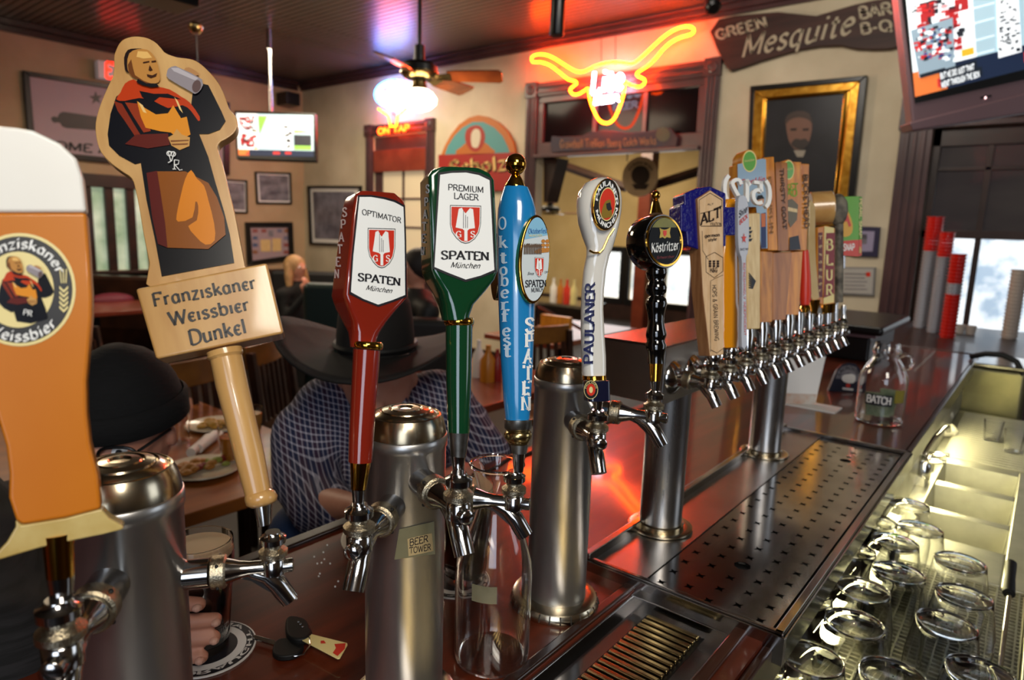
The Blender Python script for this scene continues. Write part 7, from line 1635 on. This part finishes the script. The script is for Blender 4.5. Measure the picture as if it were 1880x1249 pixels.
nl.build('fingernail', mat('nail', '#d0a08c', .3), t)
sw = MB(); limb(sw, [A_(60, 1500, 1.25), A_(60, 1250, 1.28), A_(80, 1080, 1.26), A_(110, 1000, 1.22)], [.2, .2, .19, .13], 20)
limb(sw, [A_(-260, 950, 1.05), A_(-60, 1100, .86), A_(20, 1200, .74)], [.17, .12, .07]); limb(sw, [A_(100, 1010, 1.24), A_(200, 985, 1.27), A_(290, 1040, 1.22)], [.12, .09, .07]); limb(sw, [A_(40, 1010, 1.2), A_(-20, 1050, 1.08), A_(10, 1150, .96), A_(90, 1190, .90), A_(180, 1195, .85)], [.13, .12, .10, .065, .042])
sw_m = mottled('striped_black_knit', '#070708', '#1a191b', 70, .9, stretch=(.2,.2,3), lo=.4, hi=.6); fuse(sw, 'sweater', sw_m, t, .011)
kc_ = hc + up*.028 - lk*.012; kb = MB(); rings = []
for j in range(9):
    f_ = j/8; r = .104*(1-min(f_, .985)**2.3)**.5; h_ = -.006 + .128*f_
    rings.append([kc_ + sd*math.cos(2*PI*i/36)*r*.92 + lk*math.sin(2*PI*i/36)*r*1.04 + up*h_ for i in range(36)])
kb.rings(rings); kb.build('knit_cap', X['blackcloth'], t, ang=80)
kb = MB(); rings = []
for r, h_ in ((.103,-.012),(.110,-.008),(.111,.028),(.104,.034)): rings.append([kc_ + sd*math.cos(2*PI*i/36)*r*.92 + lk*math.sin(2*PI*i/36)*r*1.04 + up*h_ for i in range(36)])
kb.rings(rings, cap=False); kb.build('cap_cuff', X['blackcloth'], t, ang=60)
gl_ = MB()
for s_ in (-1, 1):
    c = P(s_*.36, 1.06, .0); gl_.tube([c + sd*math.copysign(abs(math.cos(a))**.7, math.cos(a))*.029 + up*math.copysign(abs(math.sin(a))**.7, math.sin(a))*.018 for a in [2*PI*i/24 for i in range(24)]], .0028, 8, closed=True); gl_.tube([P(s_*.67, 1.0, .08), P(s_*.86, .1, .06)], .0025, 6)
gl_.tube([P(-.08, 1.1, .06), P(.08, 1.1, .06)], .0022, 6); gl_.build('glasses_frame', X['plastic'], t)

# --- far people
def far_person(c, r, look, hairm, clothm, label, hair_long=True, arms=True):
    t = thing('person', label, 'person', V((c.x, c.y, 0)))
    bd = MB(); P, Rm, sd, lk, up = head(bd, c, r, look, (0,0,1)); limb(bd, [P(0,0,-.8), P(0,-.1,-1.7)], [r*.5, r*.55])
    h1 = P(1.3, 2.2, -2.3); hand(bd, h1, lk*.3 + V((0,0,1)), lk, 1.0); hand(bd, P(-1.1, 2.2, -2.6), lk, V((0,0,1)), 1.0); fuse(bd, 'body', X['skin'], t, .011, 3); eyes(P, r, t)
    hm = MB(); hm.ball(P(0, -.14, .2), r*1.08, (.92, .98, 1.0), 18, 12, Rm)
    if hair_long:
        for s_ in (-1, 1): limb(hm, [P(s_*.75, -.1, .2), P(s_*.95, 0, -.8), P(s_*1.1, .1, -1.7)], [r*.38, r*.42, r*.3])
        limb(hm, [P(0, -.7, 0), P(0, -.85, -1.4)], [r*.6, r*.5])
    fuse(hm, 'hair', X[hairm], t, .012, 2)
    cm_ = MB(); limb(cm_, [P(0, -.1, -11), P(0, -.1, -7), P(0, -.1, -4.5), P(0, -.1, -2.6)], [r*1.7, r*1.7, r*1.7, r*1.5], 16)
    for s_ in (-1, 1): limb(cm_, [P(0, -.1, -2.2), P(s_*1.8, -.1, -2.5), P(s_*2.2, .4, -4.6), P(s_*1.3, 2.1, -2.7 if s_ > 0 else -3.0)], [r*1.0, r*.75, r*.55, r*.35])
    fuse(cm_, 'clothing', X[clothm], t, .018, 4); return t
far_person(A_(543, 492, 6.3), .10, -FWD*.5 + RGT*.9, 'hair', 'blackcloth', 'blonde woman in black sitting in the far corner with hands raised')
far_person(A_(765, 492, 3.9), .095, -FWD*.4 - RGT*.6, 'darkhair', 'plaid_far' if 'plaid_far' in X else 'rubber', 'dark-clothed person glimpsed between the red and green handles', hair_long=False)
P_ = onZ(531, 537, .76); MB().lathe([(.03,0),(.04,.14),(.037,.14),(.028,.006),(.001,.006),(.001,0)], P_, n=20, cap=False).build('drinking_glass', X['glass'], label='clear glass on the small table before the blonde woman', cat='glass')
# red chairs / bag accents at the far left
q = at(205, 552, 6.2); MB().ball(q, .09, (2.2,1,.8), 14, 8).build('bag', mat('magenta_bag','#5c1426',.6), label='dark magenta bag on the bench under the left wall window', cat='bag')
